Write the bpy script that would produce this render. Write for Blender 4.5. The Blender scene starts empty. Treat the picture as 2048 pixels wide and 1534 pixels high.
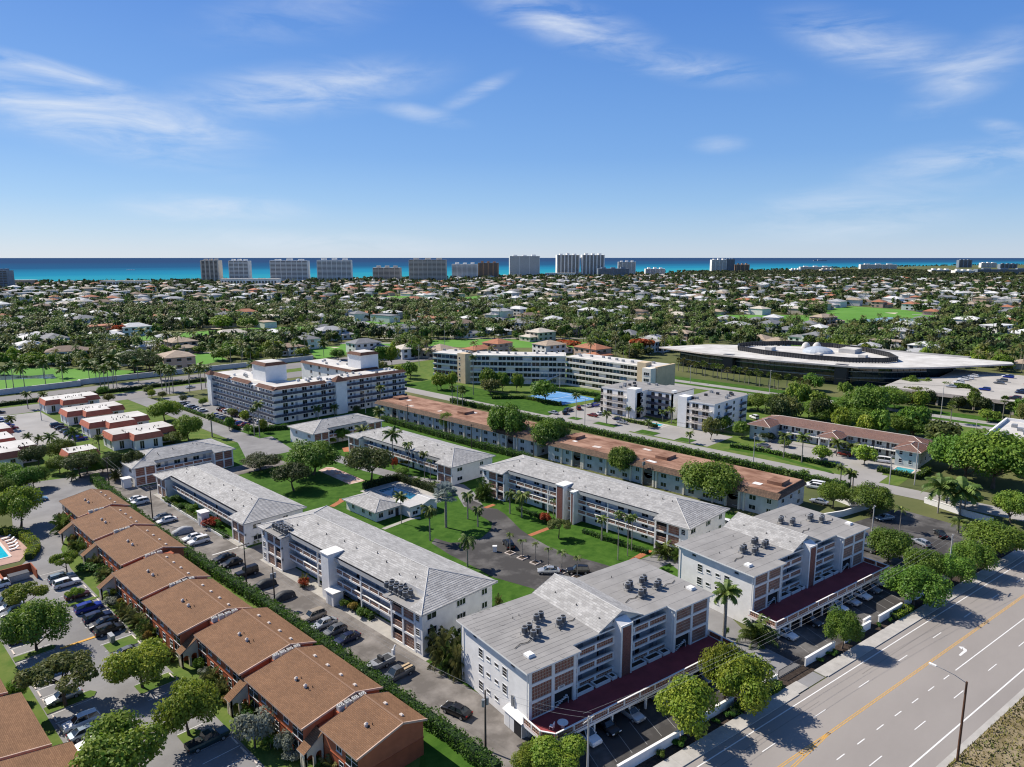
import bpy, math, random
import numpy as np
from mathutils import Vector
RNG = random.Random(7)
NPR = np.random.default_rng(11)
SC = bpy.context.scene
COL = SC.collection
R = math.radians
# ------------------------------------------------------------------ camera
CAM_H = 64.7
cam = bpy.data.cameras.new('camera'); cam_o = bpy.data.objects.new('camera', cam); COL.objects.link(cam_o)
cam_o.location = (0, 0, CAM_H); cam_o.rotation_euler = (R(90 - 10.0676), 0, R(-45.9))
cam.sensor_width = 36.0; cam.lens = 36.0 * 1425 / 2048; cam.clip_start = 0.5; cam.clip_end = 90000
SC.camera = cam_o
# ------------------------------------------------------------------ sky and sun
SUN_AZ, SUN_EL = 104.1, 44.0
world = bpy.data.worlds.new('World'); SC.world = world; world.use_nodes = True
def build_world():
    nt = world.node_tree; N = nt.nodes; Lk = nt.links
    for n in list(N): N.remove(n)
    def math_(op, a, b=None, c=None, clamp=False):
        n = N.new('ShaderNodeMath'); n.operation = op; n.use_clamp = clamp
        for i, v in enumerate((a, b, c)):
            if v is None: continue
            if isinstance(v, (int, float)): n.inputs[i].default_value = v
            else: Lk.new(v, n.inputs[i])
        return n.outputs[0]
    out = N.new('ShaderNodeOutputWorld'); bg = N.new('ShaderNodeBackground'); bg.inputs[1].default_value = 0.12
    sky = N.new('ShaderNodeTexSky'); sky.sky_type = 'NISHITA'; sky.sun_disc = False
    sky.sun_elevation = R(SUN_EL); sky.sun_rotation = R(90 - SUN_AZ); sky.altitude = 0
    sky.air_density = 1.0; sky.dust_density = 0.2; sky.ozone_density = 1.5
    tc = N.new('ShaderNodeTexCoord'); sep = N.new('ShaderNodeSeparateXYZ'); Lk.new(tc.outputs['Generated'], sep.inputs[0])
    # clear-air colour by elevation, blended with the sky model
    zc = math_('MAXIMUM', sep.outputs[2], 0.0); cr = N.new('ShaderNodeValToRGB'); e = cr.color_ramp.elements
    cols = ((0.0, (2.9, 3.75, 5.0)), (0.03, (2.1, 3.3, 5.0)), (0.07, (1.35, 2.75, 5.0)), (0.13, (.80, 2.1, 4.75)), (.30, (.34, 1.35, 4.2)), (.55, (.30, .85, 2.5)), (1.0, (.34, .75, 1.9)))
    e[0].position, e[1].position = 0.0, 1.0
    for i, (pos, c) in enumerate(cols):
        x = e[0] if i == 0 else (e[-1] if i == len(cols) - 1 else e.new(pos)); x.color = (c[0] / 5, c[1] / 5, c[2] / 5, 1)
    Lk.new(zc, cr.inputs[0]); sc = N.new('ShaderNodeVectorMath'); sc.operation = 'SCALE'; sc.inputs['Scale'].default_value = 5.0; Lk.new(cr.outputs[0], sc.inputs[0])
    m0 = N.new('ShaderNodeMix'); m0.data_type = 'RGBA'; m0.inputs[0].default_value = .8; Lk.new(sky.outputs[0], m0.inputs[6]); Lk.new(sc.outputs[0], m0.inputs[7])
    # cirrus streaks placed by azimuth and elevation
    az = math_('ARCTAN2', sep.outputs[1], sep.outputs[0]); ax = math_('SUBTRACT', math.atan2(.696, .718), az); el = math_('ARCSINE', sep.outputs[2])
    cb = N.new('ShaderNodeCombineXYZ'); Lk.new(ax, cb.inputs[0]); Lk.new(el, cb.inputs[1])
    NZ = {}
    for key, rot in ((0, -13), (1, 14)):
        m2 = N.new('ShaderNodeMapping'); m2.inputs['Rotation'].default_value = (0, 0, R(-rot)); m2.inputs['Scale'].default_value = (9.5, 42, 1); m2.inputs['Location'].default_value = (3.3 + key * 5, 1.7, 0); Lk.new(cb.outputs[0], m2.inputs[0])
        nz = N.new('ShaderNodeTexNoise'); nz.inputs['Scale'].default_value = .85; nz.inputs['Detail'].default_value = 6; nz.inputs['Roughness'].default_value = .6; nz.inputs['Distortion'].default_value = .5; Lk.new(m2.outputs[0], nz.inputs['Vector'])
        mr = N.new('ShaderNodeMapRange'); mr.inputs[1].default_value = .36; mr.inputs[2].default_value = .78; Lk.new(nz.outputs[0], mr.inputs[0]); NZ[key] = mr.outputs[0]
    tots = [None, None]
    for k, (c, lx, ly, rot, st) in enumerate(CIRRUS):
        mp = N.new('ShaderNodeMapping'); mp.vector_type = 'TEXTURE'; mp.inputs['Location'].default_value = (c[0], c[1], 0); mp.inputs['Rotation'].default_value = (0, 0, R(rot)); mp.inputs['Scale'].default_value = (lx / 1425, ly / 1425, 1)
        Lk.new(cb.outputs[0], mp.inputs[0]); ln = N.new('ShaderNodeVectorMath'); ln.operation = 'LENGTH'; Lk.new(mp.outputs[0], ln.inputs[0])
        fal = N.new('ShaderNodeMapRange'); fal.interpolation_type = 'SMOOTHSTEP'; fal.inputs[1].default_value = 1.0; fal.inputs[2].default_value = 0.05; fal.inputs[4].default_value = st; Lk.new(ln.outputs['Value'], fal.inputs[0])
        q = 1 if rot > 3 else 0; tots[q] = fal.outputs[0] if tots[q] is None else math_('ADD', tots[q], fal.outputs[0])
    tot = math_('ADD', math_('MULTIPLY', tots[0], NZ[0]), math_('MULTIPLY', tots[1], NZ[1]))
    tot = math_('MINIMUM', tot, .85)
    mx = N.new('ShaderNodeMix'); mx.data_type = 'RGBA'; mx.inputs[7].default_value = (4.9, 5.3, 5.9, 1)
    Lk.new(tot, mx.inputs[0]); Lk.new(m0.outputs[2], mx.inputs[6]); Lk.new(mx.outputs[2], bg.inputs[0]); Lk.new(bg.outputs[0], out.inputs[0])
# (azimuth right of the view axis, elevation) in radians, half length, half width in milliradians * 1.425, tilt, strength
CIRRUS = [((-0.5571, 0.1651), 380, 70, -14, 1.0), ((-0.5668, 0.2086), 190, 20, -8, 1.1), ((-0.2683, 0.2076), 340, 62, 9, .8), ((-0.4343, 0.1651), 230, 45, -12, .7), ((0.0692, 0.2926), 240, 55, -16, .9), ((0.2373, 0.2352), 210, 38, -10, .6), ((0.4508, 0.2395), 230, 60, -20, .75), ((0.5493, 0.2047), 140, 60, 30, .65), ((-0.1223, 0.1845), 120, 22, -10, .6), ((-0.0491, 0.2118), 110, 20, 24, .6), ((-0.3854, 0.0598), 230, 36, 0, .8), ((-0.2585, 0.0190), 380, 30, -2, .75), ((0.5492, 0.1068), 220, 45, 2, .7), ((0.4329, 0.0543), 260, 70, 4, .65), ((0.2729, 0.1419), 70, 22, 0, .5), ((0.5840, 0.1400), 60, 18, -20, .6), ((-0.2700, 0.2913), 260, 60, 12, .3)]
build_world()
sun = bpy.data.lights.new('sun', 'SUN'); sun.energy = 5.0; sun.angle = R(0.53); sun.color = (1.0, 0.93, 0.82)
sun_o = bpy.data.objects.new('sun', sun); COL.objects.link(sun_o)
_d = Vector((math.cos(R(SUN_AZ)) * math.cos(R(SUN_EL)), math.sin(R(SUN_AZ)) * math.cos(R(SUN_EL)), math.sin(R(SUN_EL))))
sun_o.rotation_euler = _d.to_track_quat('Z', 'Y').to_euler(); sun_o.location = (0, 0, 200)
SC.view_settings.view_transform = 'Standard'; SC.view_settings.look = 'None'
SC.cycles.max_bounces = 5; SC.cycles.diffuse_bounces = 2; SC.cycles.glossy_bounces = 2; SC.cycles.transmission_bounces = 3; SC.cycles.transparent_max_bounces = 4
SC.render.filter_size = 1.15; SC.cycles.filter_width = 1.15
SC.view_settings.exposure = 0.4; SC.view_settings.gamma = 1.0
# ------------------------------------------------------------------ materials
MATS = {}
def mat(name, col, rough=.75, var=0.0, scale=1.0, col2=None, detail=4, bump=0.0, bscale=None, metal=0.0, spec=0.3, coords='Object', rnd=0.0, stretch=None, lo=.35, hi=.65, trans=0.0, vor=False):
    if name in MATS: return MATS[name]
    m = bpy.data.materials.new(name); m.use_nodes = True; MATS[name] = m
    nt = m.node_tree; N = nt.nodes; Lk = nt.links; p = N['Principled BSDF']
    p.inputs['Roughness'].default_value = rough; p.inputs['Metallic'].default_value = metal; p.inputs['Specular IOR Level'].default_value = spec
    c = (*col, 1) if len(col) == 3 else col
    src = None
    tcn = N.new('ShaderNodeTexCoord')
    if coords == 'World':
        g = N.new('ShaderNodeNewGeometry'); vec = g.outputs['Position']
    else: vec = tcn.outputs[coords]
    if stretch:
        mp = N.new('ShaderNodeMapping'); mp.inputs['Scale'].default_value = stretch; Lk.new(vec, mp.inputs[0]); vec = mp.outputs[0]
    if var or col2 is not None:
        if vor:
            nz = N.new('ShaderNodeTexVoronoi'); nz.inputs['Scale'].default_value = scale; Lk.new(vec, nz.inputs['Vector'])
            sp = N.new('ShaderNodeSeparateXYZ'); Lk.new(nz.outputs['Color'], sp.inputs[0]); fac = sp.outputs[0]
        else:
            nz = N.new('ShaderNodeTexNoise'); nz.inputs['Scale'].default_value = scale; nz.inputs['Detail'].default_value = detail; nz.inputs['Roughness'].default_value = .62
            Lk.new(vec, nz.inputs['Vector']); fac = nz.outputs[0]
        mr = N.new('ShaderNodeMapRange'); mr.inputs[1].default_value = lo; mr.inputs[2].default_value = hi; Lk.new(fac, mr.inputs[0])
        mx = N.new('ShaderNodeMix'); mx.data_type = 'RGBA'
        a = tuple(x * (1 - var) for x in c[:3]); b = tuple(min(1, x * (1 + var)) for x in c[:3]) if col2 is None else col2
        mx.inputs[6].default_value = (*a, 1); mx.inputs[7].default_value = (*b, 1); Lk.new(mr.outputs[0], mx.inputs[0]); src = mx.outputs[2]
    if rnd:
        oi = N.new('ShaderNodeObjectInfo'); hs = N.new('ShaderNodeHueSaturation')
        mr2 = N.new('ShaderNodeMapRange'); mr2.inputs[3].default_value = 1 - rnd; mr2.inputs[4].default_value = 1 + rnd
        mh = N.new('ShaderNodeMapRange'); mh.inputs[3].default_value = .5 - rnd * .08; mh.inputs[4].default_value = .5 + rnd * .05
        ms = N.new('ShaderNodeMath'); ms.operation = 'FRACT'; mm = N.new('ShaderNodeMath'); mm.operation = 'MULTIPLY'; mm.inputs[1].default_value = 7.31
        Lk.new(oi.outputs['Random'], mm.inputs[0]); Lk.new(mm.outputs[0], ms.inputs[0])
        Lk.new(oi.outputs['Random'], mr2.inputs[0]); Lk.new(ms.outputs[0], mh.inputs[0])
        Lk.new(mr2.outputs[0], hs.inputs['Value']); Lk.new(mh.outputs[0], hs.inputs['Hue'])
        if src is not None: Lk.new(src, hs.inputs['Color'])
        else: hs.inputs['Color'].default_value = c
        src = hs.outputs[0]
    if src is not None: Lk.new(src, p.inputs['Base Color'])
    else: p.inputs['Base Color'].default_value = c
    if bump:
        nb = N.new('ShaderNodeTexNoise'); nb.inputs['Scale'].default_value = bscale or scale * 3; nb.inputs['Detail'].default_value = 3; Lk.new(vec, nb.inputs['Vector'])
        bp = N.new('ShaderNodeBump'); bp.inputs['Strength'].default_value = bump; bp.inputs['Distance'].default_value = .08
        Lk.new(nb.outputs[0], bp.inputs['Height']); Lk.new(bp.outputs[0], p.inputs['Normal'])
    if trans:
        tr = N.new('ShaderNodeBsdfTranslucent'); ad = N.new('ShaderNodeMixShader'); ad.inputs[0].default_value = trans
        if src is not None: Lk.new(src, tr.inputs[0])
        else: tr.inputs[0].default_value = c
        o = N['Material Output']; Lk.new(p.outputs[0], ad.inputs[1]); Lk.new(tr.outputs[0], ad.inputs[2]); Lk.new(ad.outputs[0], o.inputs[0])
    return m
def brickmat(name, c1, c2, mortar, w=.4, h=.2, msize=.02, rough=.85, bias=0.0, extra=0.0):
    if name in MATS: return MATS[name]
    m = bpy.data.materials.new(name); m.use_nodes = True; MATS[name] = m
    N = m.node_tree.nodes; Lk = m.node_tree.links; p = N['Principled BSDF']; p.inputs['Roughness'].default_value = rough; p.inputs['Specular IOR Level'].default_value = .2
    tc = N.new('ShaderNodeTexCoord'); b = N.new('ShaderNodeTexBrick'); b.inputs['Scale'].default_value = 1.0
    b.inputs['Brick Width'].default_value = w; b.inputs['Row Height'].default_value = h; b.inputs['Mortar Size'].default_value = msize
    b.inputs['Bias'].default_value = bias
    b.inputs['Color1'].default_value = (*c1, 1); b.inputs['Color2'].default_value = (*c2, 1); b.inputs['Mortar'].default_value = (*mortar, 1)
    Lk.new(tc.outputs['UV'], b.inputs['Vector'])
    nz = N.new('ShaderNodeTexNoise'); nz.inputs['Scale'].default_value = .35; nz.inputs['Detail'].default_value = 5; Lk.new(tc.outputs['Object'], nz.inputs['Vector'])
    mx = N.new('ShaderNodeMix'); mx.data_type = 'RGBA'; mx.blend_type = 'MULTIPLY'; mx.inputs[0].default_value = 1
    mr = N.new('ShaderNodeMapRange'); mr.inputs[1].default_value = .3; mr.inputs[2].default_value = .7; mr.inputs[3].default_value = .82 - extra; mr.inputs[4].default_value = 1.08
    Lk.new(nz.outputs[0], mr.inputs[0]); Lk.new(b.outputs[0], mx.inputs[6]); Lk.new(mr.outputs[0], mx.inputs[7]); Lk.new(mx.outputs[2], p.inputs['Base Color'])
    return m
white = mat('white_stucco', (.75, .735, .715), .8, .06, .6, bump=.15, bscale=14)
white2 = mat('white_trim', (.76, .745, .72), .7, .04, 1.5)
grey_roof = mat('grey_membrane', (.265, .255, .245), .85, .13, .28, detail=7)
grey_roof2 = mat('grey_seam', (.10, .10, .105), .9)
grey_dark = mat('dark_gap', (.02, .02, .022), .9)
tile = brickmat('white_roof_tile', (.46, .45, .435), (.31, .30, .29), (.21, .205, .20), .85, .42, .02, .7)
tile_edge = mat('white_ridge_tile', (.46, .45, .435), .7, .06, 2)
terracotta = mat('terracotta_block', (.26, .085, .05), .9, .35, 3)
lattice = mat('cream_lattice', (.52, .40, .32), .85, .12, 4)
brick_red = brickmat('red_brick', (.24, .07, .05), (.15, .045, .035), (.24, .2, .18), .32, .11, .012)
deck_red = mat('red_deck', (.24, .045, .05), .75, .16, .35, detail=6)
glass = mat('window_glass', (.018, .022, .028), .08, spec=.6)
glass_blue = mat('blue_window_glass', (.05, .09, .13), .06, spec=.8)
frame_w = mat('window_frame', (.68, .68, .68), .5)
door_dark = mat('dark_doorway', (.035, .035, .04), .7)
door_pale = mat('pale_door', (.34, .37, .42), .5)
metal_dark = mat('dark_metal', (.06, .06, .065), .45, metal=.4)
metal_grey = mat('grey_metal', (.30, .31, .32), .45, .15, 3, metal=.3)
asphalt = mat('asphalt_dark', (.05, .047, .046), .92, col2=(.20, .19, .182), scale=.10, detail=9, coords='World', lo=.48, hi=.76, bump=.1, bscale=8)
asphalt_grey = mat('asphalt_grey', (.175, .17, .17), .92, col2=(.25, .245, .245), scale=.11, detail=9, coords='World', bump=.08, bscale=8)
asphalt_alley = mat('asphalt_alley', (.125, .112, .102), .92, col2=(.25, .228, .21), scale=.2, detail=10, coords='World', lo=.40, hi=.66)
road_m = mat('road_asphalt', (.275, .25, .23), .9, .10, .05, detail=10, coords='World', stretch=(.4, 1, 1), bump=.06, bscale=10)
concrete = mat('concrete', (.40, .38, .35), .9, .12, .5, detail=8, coords='World')
concrete_path = mat('path_concrete', (.36, .34, .31), .9, .12, .5, coords='World')
lawn_m = mat('lawn_grass', (.030, .082, .009), .95, col2=(.062, .132, .018), scale=.4, detail=8, coords='World', bump=.4, bscale=9, spec=.1)
lawn2_m = mat('verge_grass', (.07, .13, .022), .95, col2=(.13, .17, .04), scale=.3, detail=8, coords='World', bump=.4, bscale=9, spec=.1)
golf_m = mat('golf_fairway', (.09, .22, .035), .95, col2=(.13, .28, .055), scale=.02, detail=8, coords='World', spec=.1)
mulch = mat('mulch', (.045, .032, .024), .95, .4, 2.0, coords='World', bump=.5, bscale=8)
path_orange = mat('orange_path', (.36, .13, .06), .9, .15, .8, coords='World')
paint_w = mat('white_paint', (.72, .71, .69), .8, .10, 2, coords='World')
paint_y = mat('yellow_paint', (.62, .33, .06), .8, .12, 2, coords='World')
pool_w = mat('pool_water', (.015, .10, .17), .05, col2=(.02, .19, .24), scale=.5, coords='World', spec=.5)
pool_turq = mat('turquoise_pool', (.04, .36, .42), .05, .15, .8, coords='World', spec=.5)
pool_cyan = mat('cyan_pool', (.02, .45, .60), .05, .12, .8, coords='World', spec=.5)
tennis = mat('tennis_court_blue', (.10, .27, .52), .85, .08, .3, coords='World')
shingle_b = brickmat('brown_shingle', (.25, .135, .072), (.19, .10, .052), (.115, .062, .034), .5, .2, .02)
stucco_o = mat('orange_stucco', (.33, .088, .038), .85, .14, .5, bump=.2, bscale=12)
stucco_o2 = mat('pale_orange_stucco', (.40, .125, .06), .85, .12, .5, bump=.2, bscale=12)
cream = mat('cream_stucco', (.66, .58, .48), .85, .08, .6)
trim_pale = mat('pale_trim', (.60, .52, .46), .7, .08, 1)
# ------------------------------------------------------------------ mesh helpers
class MB:
    def __init__(self): self.v = []; self.f = []; self.m = []; self.uv = {}
    def quad(self, a, b, c, d, m=0, uv=None):
        i = len(self.v); self.v += [a, b, c, d]; self.f.append((i, i + 1, i + 2, i + 3)); self.m.append(m)
        if uv: self.uv[len(self.f) - 1] = uv
        return self
    def poly(self, pts, m=0, uv=None):
        i = len(self.v); self.v += list(pts); self.f.append(tuple(range(i, i + len(pts)))); self.m.append(m)
        if uv: self.uv[len(self.f) - 1] = uv
        return self
    def box(self, x0, y0, z0, x1, y1, z1, m=0, top=None, skip=()):
        i = len(self.v)
        self.v += [(x0, y0, z0), (x1, y0, z0), (x1, y1, z0), (x0, y1, z0), (x0, y0, z1), (x1, y0, z1), (x1, y1, z1), (x0, y1, z1)]
        fs = [('b', (3, 2, 1, 0)), ('t', (4, 5, 6, 7)), ('-y', (0, 1, 5, 4)), ('+x', (1, 2, 6, 5)), ('+y', (2, 3, 7, 6)), ('-x', (3, 0, 4, 7))]
        for k, q in fs:
            if k in skip: continue
            self.f.append(tuple(i + j for j in q)); self.m.append(top if (k == 't' and top is not None) else m)
        return self
    def prism(self, pts, z0, z1, m=0, top=None, bottom=True):
        n = len(pts); i = len(self.v)
        a = sum(pts[k][0] * pts[(k + 1) % n][1] - pts[(k + 1) % n][0] * pts[k][1] for k in range(n))
        if a < 0: pts = pts[::-1]
        self.v += [(p[0], p[1], z0) for p in pts] + [(p[0], p[1], z1) for p in pts]
        self.f.append(tuple(i + n + k for k in range(n))); self.m.append(m if top is None else top)
        if bottom: self.f.append(tuple(i + n - 1 - k for k in range(n))); self.m.append(m)
        for k in range(n):
            k2 = (k + 1) % n; self.f.append((i + k, i + k2, i + n + k2, i + n + k)); self.m.append(m)
        return self
    def cone(self, p, q, r0, r1, n=8, m=0, cap=True):
        p = Vector(p); q = Vector(q); d = (q - p)
        if d.length < 1e-6: return self
        d.normalize(); a = d.orthogonal().normalized(); b = d.cross(a); i = len(self.v)
        for c, r in ((p, r0), (q, r1)):
            for k in range(n):
                t = 2 * math.pi * k / n; self.v.append(tuple(c + a * (math.cos(t) * r) + b * (math.sin(t) * r)))
        for k in range(n): self.f.append((i + k, i + (k + 1) % n, i + n + (k + 1) % n, i + n + k)); self.m.append(m)
        if cap:
            self.f.append(tuple(i + n + k for k in range(n))); self.m.append(m)
            self.f.append(tuple(i + n - 1 - k for k in range(n))); self.m.append(m)
        return self
    def tube(self, pts, rs, n=6, m=0):
        for k in range(len(pts) - 1): self.cone(pts[k], pts[k + 1], rs[k], rs[k + 1], n, m, cap=(k == len(pts) - 2))
        return self
    def mesh(self, name, mats, smooth=False):
        me = bpy.data.meshes.new(name); me.from_pydata(self.v, [], self.f)
        for mt in (mats if isinstance(mats, (list, tuple)) else [mats]): me.materials.append(mt)
        me.polygons.foreach_set('material_index', self.m)
        if smooth: me.polygons.foreach_set('use_smooth', [True] * len(self.f))
        if self.uv:
            ul = me.uv_layers.new(name='UVMap')
            for fi, uv in self.uv.items():
                for li, c in zip(me.polygons[fi].loop_indices, uv): ul.data[li].uv = c
        me.update(); return me
def tag(o, label=None, cat=None, group=None, kind=None):
    if label: o['label'] = label
    if cat: o['category'] = cat
    if group: o['group'] = group
    if kind: o['kind'] = kind
    return o
def obj(name, me, parent=None, loc=(0, 0, 0), rz=0.0, scale=None, mats=None, smooth=False):
    if isinstance(me, MB): me = me.mesh(name, mats, smooth)
    o = bpy.data.objects.new(name, me); COL.objects.link(o)
    o.location = loc; o.rotation_euler = (0, 0, rz)
    if scale is not None: o.scale = scale if isinstance(scale, (tuple, list)) else (scale,) * 3
    if parent is not None: o.parent = parent
    return o
def thing(name, label, cat, loc=(0, 0, 0), rz=0.0, group=None, scale=None):
    o = bpy.data.objects.new(name, None); COL.objects.link(o); o.location = loc if len(loc) == 3 else (*loc, 0); o.rotation_euler = (0, 0, rz)
    o.empty_display_size = .5
    if scale is not None: o.scale = scale if isinstance(scale, (tuple, list)) else (scale,) * 3
    return tag(o, label, cat, group)
def struct(name, mb, mats): o = obj(name, mb, mats=mats); o['kind'] = 'structure'; return o
def npmesh(name, V, F, mats, mi=None, smooth=False):
    me = bpy.data.meshes.new(name); V = np.asarray(V, np.float32); F = np.asarray(F, np.int32); k = F.shape[1]
    me.vertices.add(len(V)); me.vertices.foreach_set('co', V.ravel()); me.loops.add(F.size); me.loops.foreach_set('vertex_index', F.ravel())
    me.polygons.add(len(F)); me.polygons.foreach_set('loop_start', np.arange(0, F.size, k, dtype=np.int32)); me.polygons.foreach_set('loop_total', np.full(len(F), k, np.int32))
    for mt in (mats if isinstance(mats, (list, tuple)) else [mats]): me.materials.append(mt)
    if mi is not None: me.polygons.foreach_set('material_index', np.asarray(mi, np.int32))
    if smooth: me.polygons.foreach_set('use_smooth', np.ones(len(F), bool))
    me.update(calc_edges=True); return me
DEL = R(-9.8); CD, SD = math.cos(DEL), math.sin(DEL)
def RW(u, n): return (u * CD - n * SD, u * SD + n * CD)          # road frame -> world
WIN = {}
def win_mesh(w, h, kind='sash'):
    """window facing -Y, origin bottom centre, frame proud of the wall"""
    k = (round(w, 2), round(h, 2), kind)
    if k in WIN: return WIN[k]
    b = MB(); t = .07; d = -.05
    b.quad((-w / 2, -.012, 0), (w / 2, -.012, 0), (w / 2, -.012, h), (-w / 2, -.012, h), 1)
    b.box(-w / 2 - t, d, -t, w / 2 + t, 0, 0, 0).box(-w / 2 - t, d, h, w / 2 + t, 0, h + t, 0)
    b.box(-w / 2 - t, d, 0, -w / 2, 0, h, 0).box(w / 2, d, 0, w / 2 + t, 0, h, 0)
    if kind == 'sash': b.box(-w / 2, d * .7, h * .48, w / 2, -.013, h * .54, 0)
    if kind == 'pair': b.box(-.04, d * .7, 0, .04, -.013, h, 0)
    if kind == 'jal':
        for q in (.3, .62): b.box(-w / 2, d * .7, h * q, w / 2, -.013, h * q + .05, 0)
    if kind == 'trio':
        for q in (-1 / 6, 1 / 6): b.box(w * q - .04, d * .7, 0, w * q + .04, -.013, h, 0)
    b.box(-w / 2 - .14, -.12, -t - .06, w / 2 + .14, 0, -t, 0)
    WIN[k] = b.mesh('window', [frame_w, glass]); return WIN[k]
FACE = {'-y': 0.0, '+x': math.pi / 2, '+y': math.pi, '-x': -math.pi / 2}
def win(parent, x, y, z, face, w=1.0, h=1.1, kind='sash', name='window'):
    return obj(name, win_mesh(w, h, kind), parent, (x, y, z), FACE[face])
DOOR = {}
def door(parent, x, y, z, face, w=.95, h=2.05, m=None):
    k = (w, h, (m or door_pale).name)
    if k not in DOOR:
        b = MB(); b.box(-w / 2, -.04, 0, w / 2, 0, h, 0).box(-w / 2 - .08, -.06, 0, -w / 2, 0, h + .08, 1).box(w / 2, -.06, 0, w / 2 + .08, 0, h + .08, 1).box(-w / 2, -.06, h, w / 2, 0, h + .08, 1)
        b.box(w / 2 - .16, -.08, .98, w / 2 - .08, -.04, 1.06, 1); DOOR[k] = b.mesh('door', [m or door_pale, frame_w])
    return obj('door', DOOR[k], parent, (x, y, z), FACE[face])
SCR = {}
def screen_mesh(w, h, nx=None, nz=None, back=True):
    """decorative block screen facing -Y, origin bottom left"""
    nx = nx or max(3, round(w / .30)); nz = nz or max(2, round(h / .6)); k = (round(w, 2), round(h, 2), nx, nz, back)
    if k in SCR: return SCR[k]
    b = MB()
    if back: b.box(0, .06, 0, w, .14, h, 0)
    for i in range(nx + 1):
        x = min(max(w * i / nx, .025), w - .025); b.box(x - .022, 0, 0, x + .022, .06, h, 1)
    for j in range(nz + 1):
        z = min(max(h * j / nz, .03), h - .03); b.box(0, .012, z - .03, w, .055, z + .03, 1)
    for i in range(nx):
        for j in range(nz):
            if (i * 7 + j * 3) % 5 < 2: b.box(w * (i + .3) / nx, .02, h * (j + .2) / nz, w * (i + .7) / nx, .06, h * (j + .8) / nz, 0, skip=('+y',))
    SCR[k] = b.mesh('block_screen', [terracotta, lattice]); return SCR[k]
def screen(parent, x, y, z, face, w, h, nx=None, nz=None, name='block_screen'):
    return obj(name, screen_mesh(w, h, nx, nz), parent, (x, y, z), FACE[face])
def course_roof(W, D, ez, slope, mats_n=2, step=.45, t=.05, notch=None, thick=.22, ox=0, oy=0, edge=None, flat=()):
    """hipped roof over 0..W x 0..D with stepped courses; notch=(x0,x1,depth) cut out of the front eave"""
    b = MB(); half = D / 2; n = max(1, int(half / step)); L = math.hypot(1, slope)
    dz = lambda d: ez + slope * d
    def strip(pa, pb, qa, qb, da, db, run):   # lower edge pa-pb, upper qa-qb
        za, zb = dz(da) + t, dz(db) + .006
        ln = math.dist(pa, pb)
        b.quad((*pa, za), (*pb, za), (*qb, zb), (*qa, zb), 0, uv=[(run, da * L), (run + ln, da * L), (run + ln, db * L), (run, db * L)])
        b.quad((*pa, za - t - .01), (*pb, za - t - .01), (*pb, za), (*pa, za), 1)
    for k in range(n):
        da = half * k / n; db = half * (k + 1) / n
        segs = [((da, W - da), (db, W - db))]
        if notch and da < notch[2] - 1e-6: segs = [((da, notch[0]), (db, notch[0])), ((notch[1], W - da), (notch[1], W - db))]
        for f in flat:
            if da >= f[2] - 1e-6: continue
            ns = []
            for (a0, a1), (c0, c1) in segs:
                if a1 <= f[0] or a0 >= f[1]: ns.append(((a0, a1), (c0, c1))); continue
                if a0 < f[0]: ns.append(((a0, f[0]), (c0, f[0])))
                if a1 > f[1]: ns.append(((f[1], a1), (f[1], c1)))
            segs = [q for q in ns if q[0][1] - q[0][0] > .05]
        for (a0, a1), (c0, c1) in segs:
            strip((a0, da), (a1, da), (c0, db), (c1, db), da, db, a0)
        strip((W - da, D - da), (da, D - da), (W - db, D - db), (db, D - db), da, db, 0)
        strip((da, D - da), (da, da), (db, D - db), (db, db), da, db, 0)
        strip((W - da, da), (W - da, D - da), (W - db, db), (W - db, D - db), da, db, 0)
    # fascia and soffit
    out = [(0, 0), (W, 0), (W, D), (0, D)]
    if notch: out = [(0, 0), (notch[0], 0), (notch[0], notch[2]), (notch[1], notch[2]), (notch[1], 0), (W, 0), (W, D), (0, D)]
    zs = {True: dz(notch[2]) if notch else 0}
    for k in range(len(out)):
        p, q = out[k], out[(k + 1) % len(out)]
        zp = dz(notch[2]) if notch and abs(p[1] - notch[2]) < 1e-6 and 0 < p[0] < W else ez
        zq = dz(notch[2]) if notch and abs(q[1] - notch[2]) < 1e-6 and 0 < q[0] < W else ez
        b.quad((*p, ez - thick), (*q, ez - thick), (*q, zq + .02), (*p, zp + .02), 1)
    b.poly([(*p, ez - thick) for p in out[::-1]], 1)
    # hip and ridge caps
    for (x0, y0, x1) in ((0, 0, half), (0, D, half), (W, 0, W - half), (W, D, W - half)):
        b.cone((x0, y0, ez + .05), (x1, half, dz(half) + .04), .11, .11, 5, 1)
    b.cone((half, half, dz(half) + .04), (W - half, half, dz(half) + .04), .13, .13, 6, 1)
    for i in range(len(b.v)): v = b.v[i]; b.v[i] = (v[0] + ox, v[1] + oy, v[2])
    return b
# ================================================================== setting
def flat(name, pts, z, m):
    a = sum(pts[k][0] * pts[(k + 1) % len(pts)][1] - pts[(k + 1) % len(pts)][0] * pts[k][1] for k in range(len(pts)))
    if a < 0: pts = pts[::-1]
    return struct(name, MB().poly([(p[0], p[1], z) for p in pts]), [m])
def rect(x0, y0, x1, y1): return [(x0, y0), (x1, y0), (x1, y1), (x0, y1)]
def ribbon_pts(pts, w):
    l, r = [], []
    for k, p in enumerate(pts):
        a = Vector(pts[max(k - 1, 0)]); c = Vector(pts[min(k + 1, len(pts) - 1)]); d = (c - a).normalized(); n = Vector((-d.y, d.x)) * w / 2
        l.append(tuple(Vector(p) + n)); r.append(tuple(Vector(p) - n))
    return l + r[::-1]
ground_m = mat('suburban_ground', (.065, .085, .03), .95, col2=(.14, .145, .06), scale=.02, detail=10, coords='World', spec=.1)
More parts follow.
